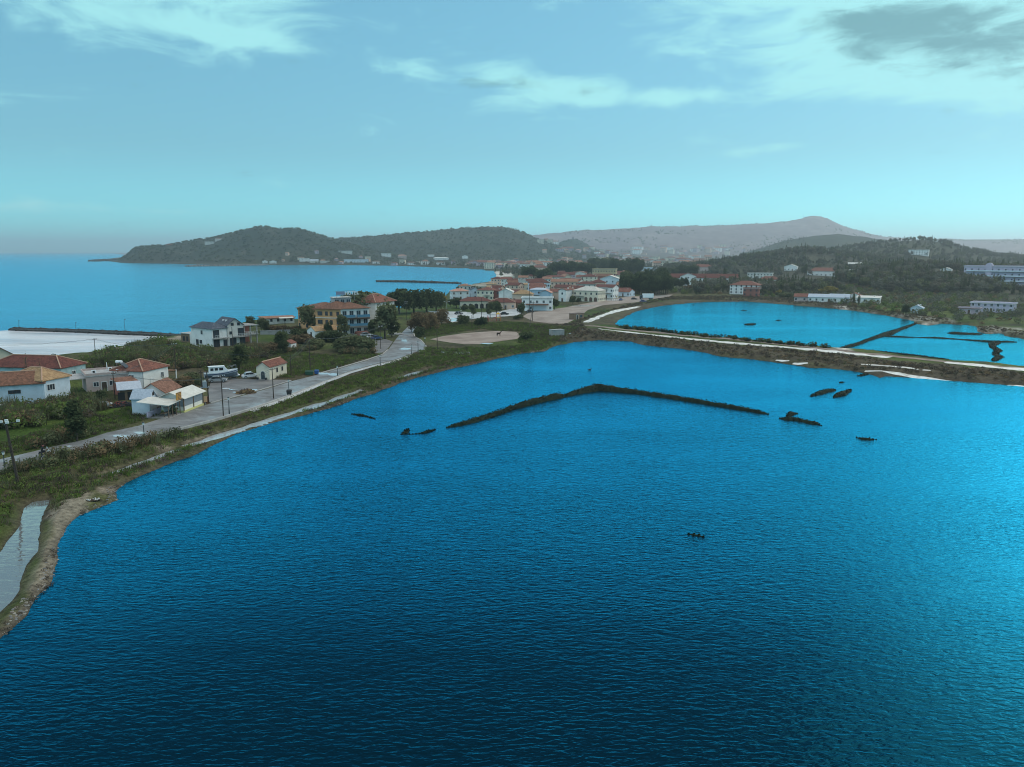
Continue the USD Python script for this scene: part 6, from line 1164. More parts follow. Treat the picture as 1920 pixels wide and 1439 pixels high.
# ------------------------------------------------------------------ poles, lamps, cables
CREAMLAMP = plain('lantern_glass', (.72, .72, .68), .3)
POLE_TOPS = {}
def pole(kind, px, base, top, label, arms=0, group=None):
    p = G(px, base, LAND); z0 = float(Z(p[0], p[1])[0]); d = math.hypot(*p); h = (base - top) * math.hypot(d, CAM_H - 3) / FPX; r = max(.09, .011 * h)
    rz = -math.degrees(math.atan2(p[0], p[1])) + 40
    if kind == 'utility':
        t = thing('utility_pole', label, 'utility pole', (*p, z0), rz, group); obj('post', rod((0, 0, -.6), (0, 0, h), r * 1.25, r * .85, 8), POLE, t)
        for k in range(arms):
            z = h - .35 - .7 * k; a = obj('crossarm', box(1.7, .1, .12, 0, -r - .06, z), POLE, t); obj('insulator', cat_([rod((x, -r - .06, z + .12), (x, -r - .06, z + .32), .05, n=6) for x in (-.75, -.3, .3, .75)]), WHITE, a)
    elif kind == 'lamp':
        t = thing('street_lamp', label, 'street lamp', (*p, z0), rz, group); obj('post', cat_([rod((0, 0, -.4), (0, 0, .9), .13, .11, 8), rod((0, 0, .9), (0, 0, h - .45), .075, .06, 8)]), LAMPM, t)
        ln = obj('lantern', rod((0, 0, h - .45), (0, 0, h - .08), .13, .2, 8), CREAMLAMP, t); obj('cap', rod((0, 0, h - .08), (0, 0, h + .12), .26, .05, 8), LAMPM, ln)
    else:
        t = thing('street_lamp', label, 'street lamp', (*p, z0), rz, group); obj('post', rod((0, 0, -.4), (0, 0, h), .10, .07, 8), STEEL, t)
        for s in ((-1, 1) if kind == 'double' else (1,)):
            a = obj('arm', rod((0, 0, h - .1), (s * 1.3, 0, h + .15), .05, n=6), STEEL, t); obj('lamp_head', box(.62, .26, .14, s * 1.5, 0, h + .1), CREAMLAMP, a)
    POLE_TOPS[(px, base)] = (p[0], p[1], z0 + h - .2); return t
for a in [('utility', 419, 781, 705, 'thick dark pole at the road edge opposite the taverna', 1), ('utility', 513, 747, 691, 'dark pole at the road edge in front of the chapel', 1), ('utility', 546, 705, 666, 'dark pole just behind the chapel'), ('utility', 582, 697, 636, 'tall dark pole beside the green waste bins'), ('utility', 714, 655, 612, 'pole at the side lot before the hotel', 1), ('utility', 762, 600, 565, 'pole with white cross piece before the shore pines', 2),
          ('utility', 330, 700, 648, 'pole with lamp in the scrub behind the small white house', 1), ('utility', 179, 664, 638, 'short pole at the edge of the pale cove', 1), ('utility', 216, 750, 704, 'pole before the pink flat-roofed house', 1), ('utility', 820, 657, 614, 'thin pole on the grass below the sandy court'), ('utility', 885, 617, 592, 'thin pole between the two round bushes and the court'), ('utility', 945, 582, 543, 'pole before the plain white gable house'), ('utility', 993, 585, 540, 'pole left of the white shop'), ('utility', 903, 606, 560, 'pole behind the second round dark bush'), ('utility', 437, 653, 616, 'thin pole in front of the slate-roofed villa'), ('utility', 535, 620, 600, 'thin pole by the hedge behind the sea wall')]:
    pole(a[0], a[1], a[2], a[3], a[4], a[5] if len(a) > 5 else 0)
for px, base, top, lb in [(271, 826, 793, 'lantern lamp on the roadside nearest the green field'), (430, 775, 745, 'lantern lamp right of the thick dark pole'), (542, 738, 712, 'lantern lamp with dark bin on the road edge beyond the chapel'), (633, 706, 687, 'lantern lamp at the big puddle on the road'), (713, 685, 666, 'lantern lamp before the road bend'), (772, 665, 647, 'lantern lamp on the outer edge of the road bend'), (784, 662, 640, 'second lantern lamp on the road bend'), (797, 650, 633, 'last lantern lamp at the road bend by the grass'), (9, 877, 851, 'white-topped lantern lamp at the left edge of the picture'), (703, 652, 638, 'small lamp on the side lot')]:
    pole('lamp', px, base, top, lb)
pole('double', 838, 594, 567, 'tall two-armed lamp on the pale plaza'); pole('single', 860, 601, 584, 'single-armed lamp at the plaza road')
for k, (px, b_, t_) in enumerate([(235, 626, 602), (143, 622.5, 607), (36, 619, 604)]):
    p = G(px, b_, 1.0); t = thing('jetty_lamp', ['lamp mast at the shore end of the jetty', 'thin lamp mast halfway along the jetty', 'lamp mast near the outer end of the jetty'][k], 'lamp mast', (*p, 1.0)); h = (b_ - t_) * math.hypot(*p) / FPX; obj('post', rod((0, 0, 0), (0, 0, h), .07, .05, 6), LAMPM, t); obj('lamp_head', box(.6, .25, .14, .3, 0, h), LAMPM, t)
# the tall floodlight mast at left
p = G(34.5, 904, LAND); z0 = float(Z(*p)[0]); t = thing('floodlight_mast', 'tall dark wooden mast with five white floodlights, lower left', 'floodlight mast', (*p, z0), 20); h = 98 * math.hypot(math.hypot(*p), 28) / FPX
lean = np.array([-.75, .1, h]); obj('post', rod((0, 0, -.6), lean, .2, .14, 10), POLE, t); br = obj('crossarm', cat_([rod(lean + [-1.7, 0, -.05], lean + [1.5, 0, -.05], .05, n=6), rod(lean + [0, -.9, -.1], lean + [0, .9, -.1], .05, n=6)]), LAMPM, t)
for x, y in ((-1.7, 0), (-.55, .1), (1.45, 0), (.35, -.75), (-.1, .85)): obj('floodlight', hull(np.array([(sx * .2, sy * .12, sz * .14) for sx in (-1, 1) for sy in (-1, 1) for sz in (-1, 1)]) * [1, 1, 1] + lean + [x, y, .18]), CREAMLAMP, t)
# twin poles with a transformer, leaning stay poles
p = G(386, 756, LAND); t = thing('transformer_poles', 'pair of poles carrying a transformer beside the taverna', 'transformer', (*p, LAND), 25)
for x in (-.55, .55): obj('post', rod((x, 0, -.5), (x, 0, 6.8), .13, .1, 8), POLE, t)
obj('platform', box(1.7, .8, .14, 0, 0, 3.2), STEEL, t); tr = obj('tank', box(.8, .6, 1.1, 0, 0, 3.34), STEEL, t); obj('bushing', cat_([rod((x, 0, 4.44), (x, 0, 4.8), .06, n=6) for x in (-.25, 0, .25)]), WHITE, tr); obj('crossarm', box(2.0, .12, .14, 0, -.15, 6.3), POLE, t); obj('kiosk', box(.7, .45, 1.5, .1, -.45, -.1), plain('rusty_kiosk', (.16, .07, .04), .8), t)
p = G(998, 602, LAND); q2 = G(987, 626, LAND); z0 = float(Z(*p)[0]); t = thing('stayed_pole', 'leaning pole with a long stay at the corner of the gravel square', 'utility pole', (*p, z0), 0); dv = q2 - p
obj('post', rod((0, 0, -.5), (.4, 0, 8.6), .17, .12, 7), POLE, t); obj('stay', rod((dv[0] * .55, dv[1] * .55, -.4), (.35, 0, 7.0), .13, .1, 7), POLE, t); obj('crossarm', box(1.8, .12, .14, .4, -.2, 8.1), POLE, t)
WHERE = {(419, 781): 'pole opposite the taverna', (513, 747): 'pole before the chapel', (582, 697): 'pole by the bins', (714, 655): 'pole at the side lot', (762, 600): 'pole before the pines', (179, 664): 'pole at the cove', (330, 700): 'pole in the scrub', (216, 750): 'pole before the pink house', (546, 705): 'pole behind the chapel'}
def cable(a, b, label, sag=1.2, n=14):
    a, b = np.array(a), np.array(b); s = np.linspace(0, 1, n); c = a + (b - a) * s[:, None]; c[:, 2] -= sag * 4 * s * (1 - s)
    o = obj('power_cable', cat_([rod(c[i], c[i + 1], .022, n=4) for i in range(n - 1)]), LAMPM); tag(o, label, 'power cable', 'power cables along the road and shore')
T = POLE_TOPS
for k0, k1 in [((419, 781), (513, 747)), ((513, 747), (582, 697)), ((582, 697), (714, 655)), ((179, 664), (330, 700)), ((216, 750), (330, 700)), ((330, 700), (546, 705)), ((546, 705), (582, 697)), ((714, 655), (762, 600)), ((216, 750), (419, 781))]:
    for o in (-.35, .35): cable(np.array(T[k0]) + [o, 0, 0], np.array(T[k1]) + [o, 0, 0], f'{"left" if o < 0 else "right"} cable from {WHERE[k0]} to {WHERE[k1]}')
for o in (0, .7): cable(np.array(T[(179, 664)]) + [o, 0, 0], np.array([*G(-160, 690, LAND), 8.6 + o]), f'{"upper" if o else "lower"} power cable hanging across the pale cove', 1.6)
# ------------------------------------------------------------------ vehicles
TYRE = plain('tyre_rubber', (.018, .018, .018), .8); RIM = plain('wheel_rim', (.45, .45, .46), .35, .8); CARG = plain('car_glass', (.02, .024, .028), .08); HEADL = plain('headlamp', (.75, .75, .72), .15); TAIL = plain('tail_lamp', (.30, .02, .015), .3)
def prism(prof, w, bevel=.06):
    """A side profile (x, z) given width along y, its long edges taken off."""
    p = np.asarray(prof, float); c = p.mean(0); inn = c + (p - c) * (1 - bevel)
    return cat_([hull(np.vstack([np.column_stack([inn[:, 0], np.full(len(p), -w / 2), inn[:, 1]]), np.column_stack([p[:, 0], np.full(len(p), -w / 2 + .12), p[:, 1]]), np.column_stack([p[:, 0], np.full(len(p), w / 2 - .12), p[:, 1]]), np.column_stack([inn[:, 0], np.full(len(p), w / 2), inn[:, 1]])]))])
def wheel(t, x, y, r=.32, w=.2):
    s = np.sign(y); tr = trimesh.creation.cylinder(r, w, sections=16); tr.apply_transform(trimesh.transformations.rotation_matrix(np.pi / 2, [1, 0, 0])); o = obj('wheel', shift(tr, x, y, r), TYRE, t)
    rm = trimesh.creation.cylinder(r * .6, .03, sections=12); rm.apply_transform(trimesh.transformations.rotation_matrix(np.pi / 2, [1, 0, 0])); obj('rim', shift(rm, x, y + s * (w / 2 + .004), r), RIM, o)
def car(label, px, py, rz, paint, name='parked_car', L=4.2, group=None):
    p = G(px, py, LAND); face = -math.degrees(math.atan2(p[0], p[1])) + rz; t = thing(name, label, 'car', (*p, LAND + .06), face, group); k = L / 4.2
    obj('body', prism([(-2.1 * k, .42), (-2.08 * k, .74), (-1.75 * k, .86), (-.2 * k, .92), (1.05 * k, .90), (1.95 * k, .76), (2.1 * k, .60), (2.08 * k, .30), (-2.05 * k, .28)], 1.7, .05), paint, t)
    cb = obj('cabin', prism([(-1.55 * k, .84), (-1.15 * k, 1.38), (.25 * k, 1.42), (1.0 * k, .88)], 1.5, .10), CARG, t); obj('roof', prism([(-1.17 * k, 1.36), (-1.05 * k, 1.445), (.2 * k, 1.465), (.33 * k, 1.37)], 1.42, .06), paint, t)
    obj('pillar', cat_([rod((x0 * k, s * .745, .87), (x1 * k, s * .655, 1.39), .045, n=5) for s in (-1, 1) for x0, x1 in ((-1.5, -1.13), (-.35, -.38), (.98, .27))]), paint, t)
    for x in (-1.3 * k, 1.3 * k):
        for y in (-.78, .78): wheel(t, x, y)
    for s in (-1, 1): obj('headlight', box(.08, .34, .14, 2.06 * k, s * .55, .60), HEADL, t); obj('tail_light', box(.06, .3, .16, -2.09 * k, s * .6, .60), TAIL, t)
    return t
CP = lambda n, c, m=.2: plain('car_paint_' + n, c, .25, m)
WHC, GRC, DKC, BLC, PUR, YLC, SIL = CP('white', (.72, .73, .74), 0), CP('grey', (.40, .41, .42), .5), CP('dark', (.03, .032, .036)), CP('blue', (.04, .08, .20)), CP('violet', (.10, .09, .20)), CP('yellow', (.60, .38, .04), 0), CP('silver', (.50, .52, .54), .5)
car('white hatchback parked beside the chapel', 470, 709, 12, WHC); car('silver-grey car parked in front of the boat', 409, 717, -6, GRC); car('dark car with pale roof parked under the roadside tree', 718, 620.5, 35, DKC)
for px, py, rz, m, lb in [(686, 631, 20, SIL, 'silver car parked at the brick porch of the hotel'), (697, 635, 50, WHC, 'white car in the hotel yard under the dark narrow tree'), (706, 637, 40, BLC, 'blue car in the hotel yard next to the side lot'), (994, 586.5, 5, DKC, 'dark car standing at the corner of the white shop'), (1164, 564, 80, BLC, 'small dark blue car alone on the pale square'), (1206, 567, 10, PUR, 'violet-blue car before the white lorry'), (1189, 562.5, 3, DKC, 'low dark car left of the white lorry'), (860, 590, 15, DKC, 'dark car on the pale plaza'), (946, 591, 20, DKC, 'dark car on the plaza street right of the playground')]:
    car(lb, px, py, rz, m)
p = G(1150, 559, LAND); t = thing('yellow_van', 'yellow van parked before the balconied white house', 'van', (*p, LAND + .06), 5)
obj('body', prism([(-2.4, .4), (-2.4, 2.0), (-2.2, 2.1), (1.0, 2.1), (1.7, 1.3), (2.4, 1.1), (2.5, .4)], 1.9, .04), YLC, t); obj('windscreen', slab((1.12, -.75, 2.02), (1.12, .75, 2.02), (1.72, .75, 1.33), (1.72, -.75, 1.33), .03), CARG, t)
for s in (-1, 1): obj('side_window', box(.9, .04, .55, .5, s * .955, 1.35), CARG, t)
for x in (-1.5, 1.6):
    for y in (-.85, .85): wheel(t, x, y, .36)
p = G(1212, 562, LAND); t = thing('box_lorry', 'white box lorry parked at the end of the gravel square', 'lorry', (*p, LAND + .06), 2)
obj('cargo_box', box(7.0, 2.4, 2.6, .9, 0, 1.1), plain('white_cargo_box', (.80, .80, .79), .4), t); obj('cab', prism([(-4.4, .6), (-4.4, 1.6), (-4.1, 2.7), (-2.75, 2.8), (-2.75, .6)], 2.3, .05), DKC, t); obj('windscreen', slab((-4.4, -.95, 1.65), (-4.4, .95, 1.65), (-4.14, .95, 2.55), (-4.14, -.95, 2.55), .03), CARG, t); obj('chassis', box(8.2, .9, .3, .2, 0, .7), DARK, t)
for x in (-3.5, 2.2, 3.4):
    for y in (-1.0, 1.0): wheel(t, x, y, .48, .3)
# boat ashore
p = G(414, 712.5, LAND); t = thing('cabin_boat', 'white and blue cabin boat standing ashore behind the grey car', 'boat', (*p, LAND), -math.degrees(math.atan2(p[0], p[1])) + 8)
xs = np.linspace(-3.7, 4.0, 12); hv = []
for x in xs:
    u = (x + 3.7) / 7.7; w_ = 1.3 * (1 - max(0, u - .45) ** 2.2 * 3.4) if u > .45 else 1.3 * (.88 + .12 * u / .45); w_ = max(.03, w_); sh = 1.95 + .55 * max(0, u - .3) ** 1.6 * 2; kl = .55 + .9 * max(0, u - .6) ** 1.8 * 2.4
    hv.append([(x, -w_, sh), (x, -w_ * .86, sh - .62), (x, -w_ * .45, kl + .12), (x, 0, kl), (x, w_ * .45, kl + .12), (x, w_ * .86, sh - .62), (x, w_, sh)])
hv = np.array(hv); n_, c_ = hv.shape[:2]; i, j = np.meshgrid(np.arange(n_ - 1), np.arange(c_ - 1), indexing='ij'); hf = np.stack([i * c_ + j, (i + 1) * c_ + j, (i + 1) * c_ + j + 1, i * c_ + j + 1], -1).reshape(-1, 4)
obj('hull', (hv.reshape(-1, 3), hf), plain('boat_white', (.66, .70, .74), .3), t); obj('deck', hull(np.vstack([hv[:, 0] - [0, 0, .12], hv[:, -1] - [0, 0, .12], hv[:, 0] - [0, 0, .16], hv[:, -1] - [0, 0, .16]])), WHITE, t)
st = np.vstack([hv[:, 0] * [1, 1.015, 1] - [0, 0, .28], hv[:, 0] * [1, .985, 1] - [0, 0, .5]]); sf = np.array([[k, k + 1, n_ + k + 1, n_ + k] for k in range(n_ - 1)]); obj('blue_stripe', cat_([trimesh.Trimesh(np.array(st), np.vstack([sf[:, [0, 1, 2]], sf[:, [0, 2, 3]]]), process=False), trimesh.Trimesh(np.array(st) * [1, -1, 1], np.vstack([sf[:, [0, 2, 1]], sf[:, [0, 3, 2]]]), process=False)]), plain('boat_navy', (.03, .05, .12), .4), t)
obj('antifoul', (np.array([[q for q in row[1:6] - [0, 0, .0]] for row in hv * [1, 1.01, 1]]).reshape(-1, 3) - [0, 0, .01], np.stack([i[:, :4] * 5 + j[:, :4], (i[:, :4] + 1) * 5 + j[:, :4], (i[:, :4] + 1) * 5 + j[:, :4] + 1, i[:, :4] * 5 + j[:, :4] + 1], -1).reshape(-1, 4)), plain('boat_bottom', (.10, .13, .16), .6), t)
cb = obj('cabin', prism([(-2.6, 1.9), (-2.5, 3.25), (.9, 3.3), (1.9, 2.15), (1.9, 1.9)], 1.9, .05), WHITE, t); obj('cabin_roof', box(3.7, 2.05, .1, -.85, 0, 3.3), WHITE, t)
for x, w_ in ((-2.0, .7), (-1.0, .7), (.1, .9)):
    for s in (-1, 1): obj('cabin_window', box(w_, .04, .62, x, s * .955, 2.45), CARG, t)
obj('windscreen', slab((1.0, -.75, 3.2), (1.0, .75, 3.2), (1.72, .75, 2.4), (1.72, -.75, 2.4), .03), CARG, t); obj('bow_rail', cat_([rod((1.9, s * 1.0, 3.05), (3.7, s * .25, 3.45), .03, n=5) for s in (-1, 1)] + [rod((x, s * y, 2.3), (x, s * y, z), .025, n=5) for s in (-1, 1) for x, y, z in ((1.9, 1.0, 3.05), (2.8, .62, 3.25), (3.7, .25, 3.45))]), STEEL, t)
for x in (-2.4, 0, 2.2): obj('prop', box(.25, 2.0, .8, x, 0, -.1), SHUT, t)
p = G(437, 709.5, LAND); t = thing('dinghy', 'small covered dinghy on the far side of the boat bow', 'boat', (*p, LAND), 10); obj('hull', blob_mesh(1.7, .75, .5, 2, .05, seed=2).apply_translation((0, 0, .75)), SIL, t); obj('cover', blob_mesh(1.3, .6, .45, 2, .2, seed=3).apply_translation((0, 0, 1.15)), WHITE, t); obj('trestle', box(1.6, .9, .4, 0, 0, 0), SHUT, t)
# ------------------------------------------------------------------ people and the horse
import manifold3d
def body(joints, bones, refine=.05, smooth=8):
    """One continuous skin over a skeleton: hulls of the spheres at the two ends of each bone."""
    ball = lambda p, r: manifold3d.Manifold.sphere(r, 14).translate(tuple(map(float, p))); m = None
    for a, b in bones:
        h = manifold3d.Manifold.batch_hull([ball(*joints[a]), ball(*joints[b])]); m = h if m is None else m + h
    m = m.refine_to_length(refine).to_mesh(); t = trimesh.Trimesh(np.array(m.vert_properties[:, :3]), np.array(m.tri_verts), process=True); trimesh.smoothing.filter_taubin(t, iterations=smooth); return t
def human(t, pose, cloth, skin, legs, hair):
    J = {k: (np.array(v[0], float), v[1]) for k, v in pose.items()}
    bones = [('pelvis', 'waist'), ('waist', 'chest'), ('chest', 'neck'), ('neck', 'head'), ('head', 'crown'), ('head', 'nose')]
    for s in 'LR': bones += [('chest', 'sh' + s), ('sh' + s, 'el' + s), ('el' + s, 'wr' + s), ('wr' + s, 'palm' + s), ('pelvis', 'hip' + s), ('hip' + s, 'kn' + s), ('kn' + s, 'an' + s), ('an' + s, 'toe' + s)]
    for s in 'LR':                                              # four fingers of unequal length and a thumb leave each palm
        p, w = J['palm' + s][0], J['wr' + s][0]; d = (p - w) / np.linalg.norm(p - w); side = np.cross(d, [0, 0, 1.0]) if abs(d[2]) < .9 else np.array([0, 1.0, 0]); side /= np.linalg.norm(side)
        for k, L_ in enumerate((.075, .085, .08, .06)):
            o = p + side * (k - 1.5) * .021; J[f'f{s}{k}a'] = (o, .011); J[f'f{s}{k}b'] = (o + d * L_ + np.array([.02, 0, -.01]), .008); bones += [('palm' + s, f'f{s}{k}a'), (f'f{s}{k}a', f'f{s}{k}b')]
        J[f't{s}'] = (p + side * -.055 + d * .01, .010); bones.append(('palm' + s, f't{s}'))
    m = body(J, bones, .045, 4); obj('body', m, skin, t)
    v, f = np.array(m.vertices), np.array(m.faces); nv = v + m.vertex_normals * .012; fc = v[f].mean(1)
    wrist = np.min([np.linalg.norm(fc - J['palm' + s][0], axis=1) for s in 'LR'], 0) > .13; hd = fc[:, 2] < J['neck'][0][2] + .01; up = fc[:, 2] > J['pelvis'][0][2] - .06
    legm = np.min([np.linalg.norm(fc - J['toe' + s][0], axis=1) for s in 'LR'], 0) > .10
    armnear = np.min([np.linalg.norm(np.cross(fc - J['el' + s][0], (J['wr' + s][0] - J['el' + s][0]) / np.linalg.norm(J['wr' + s][0] - J['el' + s][0])), axis=1) for s in 'LR'], 0) < .09
    top = wrist & hd & (up | (armnear & (fc[:, 2] > J['kn' + 'L'][0][2] + .15))); obj('jacket', (nv, f[top]), cloth, t); obj('trousers', (nv, f[wrist & hd & ~top & legm]), legs, t)
    hr = (fc[:, 2] > J['head'][0][2] + .02) & (fc[:, 0] < J['head'][0][0] + .06); obj('hair', (v + m.vertex_normals * .015, f[hr]), hair, t)
SKIN = plain('skin', (.42, .25, .18), .6); NAVY = plain('navy_cloth', (.025, .03, .045), .9); BLACKC = plain('black_cloth', (.018, .018, .02), .9); HAIR = plain('dark_hair', (.02, .015, .012), .7); HELM = plain('dark_red_helmet', (.22, .05, .04), .35)
def pose_std(walk):
    P0 = dict(pelvis=((0, 0, .95), .13), waist=((0, 0, 1.10), .12), chest=((.01, 0, 1.32), .14), neck=((.02, 0, 1.50), .06), head=((.04, 0, 1.62), .085), crown=((.03, 0, 1.67), .095), nose=((.135, 0, 1.615), .018))
    for s, y in (('L', 1), ('R', -1)):
        k = walk * y
        P0.update({'sh' + s: ((0, y * .19, 1.40), .065), 'el' + s: ((-.10 * k - .04, y * .25, 1.13), .045), 'wr' + s: ((-.16 * k + .06, y * .25, .90), .03), 'palm' + s: ((-.16 * k + .09, y * .25, .82), .032), 'hip' + s: ((0, y * .09, .90), .09), 'kn' + s: ((.20 * k + .05, y * .10, .50), .06), 'an' + s: ((.30 * k - .06 * (k < 0), y * .10, .10 + .06 * (k < 0)), .045), 'toe' + s: ((.30 * k + .14, y * .11, .05 + .02 * (k < 0)), .04)})
    return P0
p = G(771.5, 623, LAND); t = thing('person', 'person in dark clothes walking along the road at the bend', 'person', (*p, LAND + .06), -120, scale=1.05); human(t, pose_std(1.0), BLACKC, SKIN, NAVY, HAIR)
# motorcyclist riding towards the taverna
A_, B_ = G(76, 858.5, LAND), G(93, 855, LAND); rz = math.degrees(math.atan2(*(B_ - A_)[::-1])); p = (A_ + B_) / 2; zr = float(Z(*p)[0]) + .06
t = thing('scooter', 'dark scooter with white front shield on the road at left', 'scooter', (*p, zr), rz)
for x in (-.62, .66):
    w_ = trimesh.creation.torus(.21, .065, major_sections=18, minor_sections=8); w_.apply_transform(trimesh.transformations.rotation_matrix(np.pi / 2, [1, 0, 0])); o = obj('wheel', shift(w_, x, 0, .275), TYRE, t); r_ = trimesh.creation.cylinder(.15, .05, sections=12); r_.apply_transform(trimesh.transformations.rotation_matrix(np.pi / 2, [1, 0, 0])); obj('rim', shift(r_, x, 0, .275), RIM, o)
obj('body', prism([(-.95, .55), (-.75, .82), (.0, .80), (.1, .42), (.35, .36), (.35, .28), (-.45, .28)], .36, .08), NAVY, t); obj('seat', prism([(-.85, .82), (-.8, .9), (-.05, .86), (0, .8)], .3, .08), BLACKC, t); obj('front_shield', hull([(x, y, z) for x, z in ((.36, .36), (.50, .36), (.62, 1.0), (.52, 1.02)) for y in (-.2, .2)]), WHITE, t); obj('windshield', slab((.50, -.22, 1.0), (.50, .22, 1.0), (.38, .18, 1.42), (.38, -.18, 1.42), .02), WHITE, t)
obj('fork', rod((.66, 0, .3), (.5, 0, 1.05), .04, n=6), STEEL, t); hb_ = obj('handlebar', rod((.46, -.34, 1.06), (.46, .34, 1.06), .02, n=6), STEEL, t); obj('mirror', cat_([box(.03, .12, .08, .48, s * .34, 1.2) for s in (-1, 1)]), DARK, hb_); obj('headlight', box(.06, .16, .12, .6, 0, .85), HEADL, t)
t = thing('person', 'rider in dark jacket and red-brown helmet sitting on the scooter', 'person', (*p, zr), rz)
RP = dict(pelvis=((-.38, 0, .98), .13), waist=((-.36, 0, 1.12), .125), chest=((-.26, 0, 1.36), .145), neck=((-.20, 0, 1.53), .06), head=((-.17, 0, 1.66), .09), crown=((-.18, 0, 1.71), .10), nose=((-.07, 0, 1.655), .018))
for s, y in (('L', 1), ('R', -1)): RP.update({'sh' + s: ((-.26, y * .19, 1.42), .065), 'el' + s: ((-.02, y * .30, 1.22), .045), 'wr' + s: ((.30, y * .30, 1.09), .03), 'palm' + s: ((.40, y * .30, 1.085), .032), 'hip' + s: ((-.34, y * .10, .95), .09), 'kn' + s: ((.08, y * .17, .88), .06), 'an' + s: ((.10, y * .15, .48), .045), 'toe' + s: ((.26, y * .15, .42), .04)})
human(t, RP, BLACKC, SKIN, NAVY, HAIR); hm = trimesh.creation.icosphere(2, .145); hv_ = np.array(hm.vertices); hm = trimesh.Trimesh(hv_, hm.faces[(hv_[hm.faces].mean(1)[:, 2] > -.08) & ~((hv_[hm.faces].mean(1)[:, 0] > .07) & (hv_[hm.faces].mean(1)[:, 2] < .035))], process=False); obj('helmet', shift(hm, -.17, 0, 1.685), HELM, t)
p = G(935, 631, LAND); t = thing('horse', 'dark brown horse standing alone on the sandy court', 'horse', (*p, LAND + .05), 35)
HJ = dict(rump=((-.55, 0, 1.10), .27), belly=((0, 0, 1.03), .29), chest=((.52, 0, 1.08), .27), nk0=((.66, 0, 1.22), .19), nk1=((1.0, 0, 1.62), .12), poll=((1.08, 0, 1.72), .11), muzzle=((1.42, 0, 1.42), .07), earL=((1.05, .07, 1.90), .02), earR=((1.05, -.07, 1.90), .02), tl0=((-.80, 0, 1.15), .06), tl1=((-.95, 0, .70), .06), tl2=((-.92, 0, .45), .03))
HB = [('rump', 'belly'), ('belly', 'chest'), ('chest', 'nk0'), ('nk0', 'nk1'), ('nk1', 'poll'), ('poll', 'muzzle'), ('poll', 'earL'), ('poll', 'earR'), ('rump', 'tl0'), ('tl0', 'tl1'), ('tl1', 'tl2')]
for s, y in (('L', .15), ('R', -.15)):
    HJ.update({'sh' + s: ((.50, y, .90), .14), 'wk' + s: ((.53, y, .50), .06), 'ft' + s: ((.52, y, .14), .045), 'hf' + s: ((.56, y, .05), .05), 'th' + s: ((-.50, y, .95), .17), 'st' + s: ((-.38, y, .72), .10), 'hk' + s: ((-.66, y, .50), .06), 'rf' + s: ((-.60, y, .14), .045), 'rh' + s: ((-.56, y, .05), .05)})
    HB += [('chest', 'sh' + s), ('sh' + s, 'wk' + s), ('wk' + s, 'ft' + s), ('ft' + s, 'hf' + s), ('rump', 'th' + s), ('th' + s, 'st' + s), ('st' + s, 'hk' + s), ('hk' + s, 'rf' + s), ('rf' + s, 'rh' + s)]
obj('body', body(HJ, HB, .07, 5), speckled('horse_coat', (.022, .014, .010), (.05, .032, .022), 3.0), t); obj('mane', hull([(.75, 0, 1.45), (1.02, 0, 1.82), (.80, .02, 1.38), (.70, 0, 1.36), (1.08, .02, 1.80), (.98, -.03, 1.76)]), HAIR, t)
# ------------------------------------------------------------------ street furniture and odds and ends
def bin_(px, py, c, label, rz):
    p = G(px, py, LAND); t = thing('waste_bin', label, 'waste bin', (*p, LAND), rz, scale=.8); obj('tub', hull([(sx * a, sy * b, z) for sx in (-1, 1) for sy in (-1, 1) for a, b, z in ((.55, .4, .2), (.7, .52, 1.15))]), c, t); obj('lid', hull([(sx * .74, sy * .56, 1.15) for sx in (-1, 1) for sy in (-1, 1)] + [(sx * .6, sy * .25, 1.5) for sx in (-1, 1) for sy in (-1, 1)]), c, t)
    for x in (-.45, .45):
        for y in (-.3, .3): obj('castor', box(.12, .1, .2, x, y, 0), TYRE, t)
GRB, BLB = plain('green_plastic', (.02, .075, .045), .5), plain('blue_plastic', (.02, .09, .26), .4)
bin_(583.5, 704, GRB, 'dark green waste bin, left of the roadside bins', 5); bin_(594, 702.5, BLB, 'bright blue waste bin beside the green ones', 8); bin_(577, 704, GRB, 'second dark green waste bin next to the tall pole', 0); bin_(542.5, 741, plain('black_bin', (.02, .02, .02), .6), 'black bin at the foot of the lantern lamp', 10)
p = G(930, 602, LAND); t = thing('playground', 'red and yellow playground with tower and slide on the plaza edge', 'playground', (*p, LAND), 5)
RED, YEP = plain('red_plastic', (.42, .045, .03), .4), plain('yellow_plastic', (.68, .38, .03), .4)
for x in (.2, 1.8):
    for y in (-.8, .8): obj('post', rod((x, y, -.2), (x, y, 3.0), .09, n=8), RED, t)
obj('tower_roof', hull([(0, -1, 3.0), (2, -1, 3.0), (0, 1, 3.0), (2, 1, 3.0), (1, 0, 3.9)]), YEP, t); obj('platform', box(1.9, 1.9, .12, 1, 0, 1.4), YEP, t); obj('slide', cat_([slab((-2.2, -.4, .2), (-2.2, .4, .2), (.1, .4, 1.5), (.1, -.4, 1.5), .08), slab((-2.2, -.46, .25), (-2.2, -.4, .25), (.1, -.4, 1.8), (.1, -.46, 1.8), .1)]), RED, t); obj('climbing_panel', box(.08, 1.7, 1.3, 1.98, 0, .1), YEP, t)
obj('swing_frame', cat_([rod((-3.2, s * 1.2, -.2), (-3.6, s * 1.0, 2.4), .07, n=6) for s in (-1, 1)] + [rod((-4.0, s * 1.2, -.2), (-3.6, s * 1.0, 2.4), .07, n=6) for s in (-1, 1)] + [rod((-3.6, -1, 2.4), (-3.6, 1, 2.4), .07, n=6)]), RED, t)
r = np.random.default_rng(9)
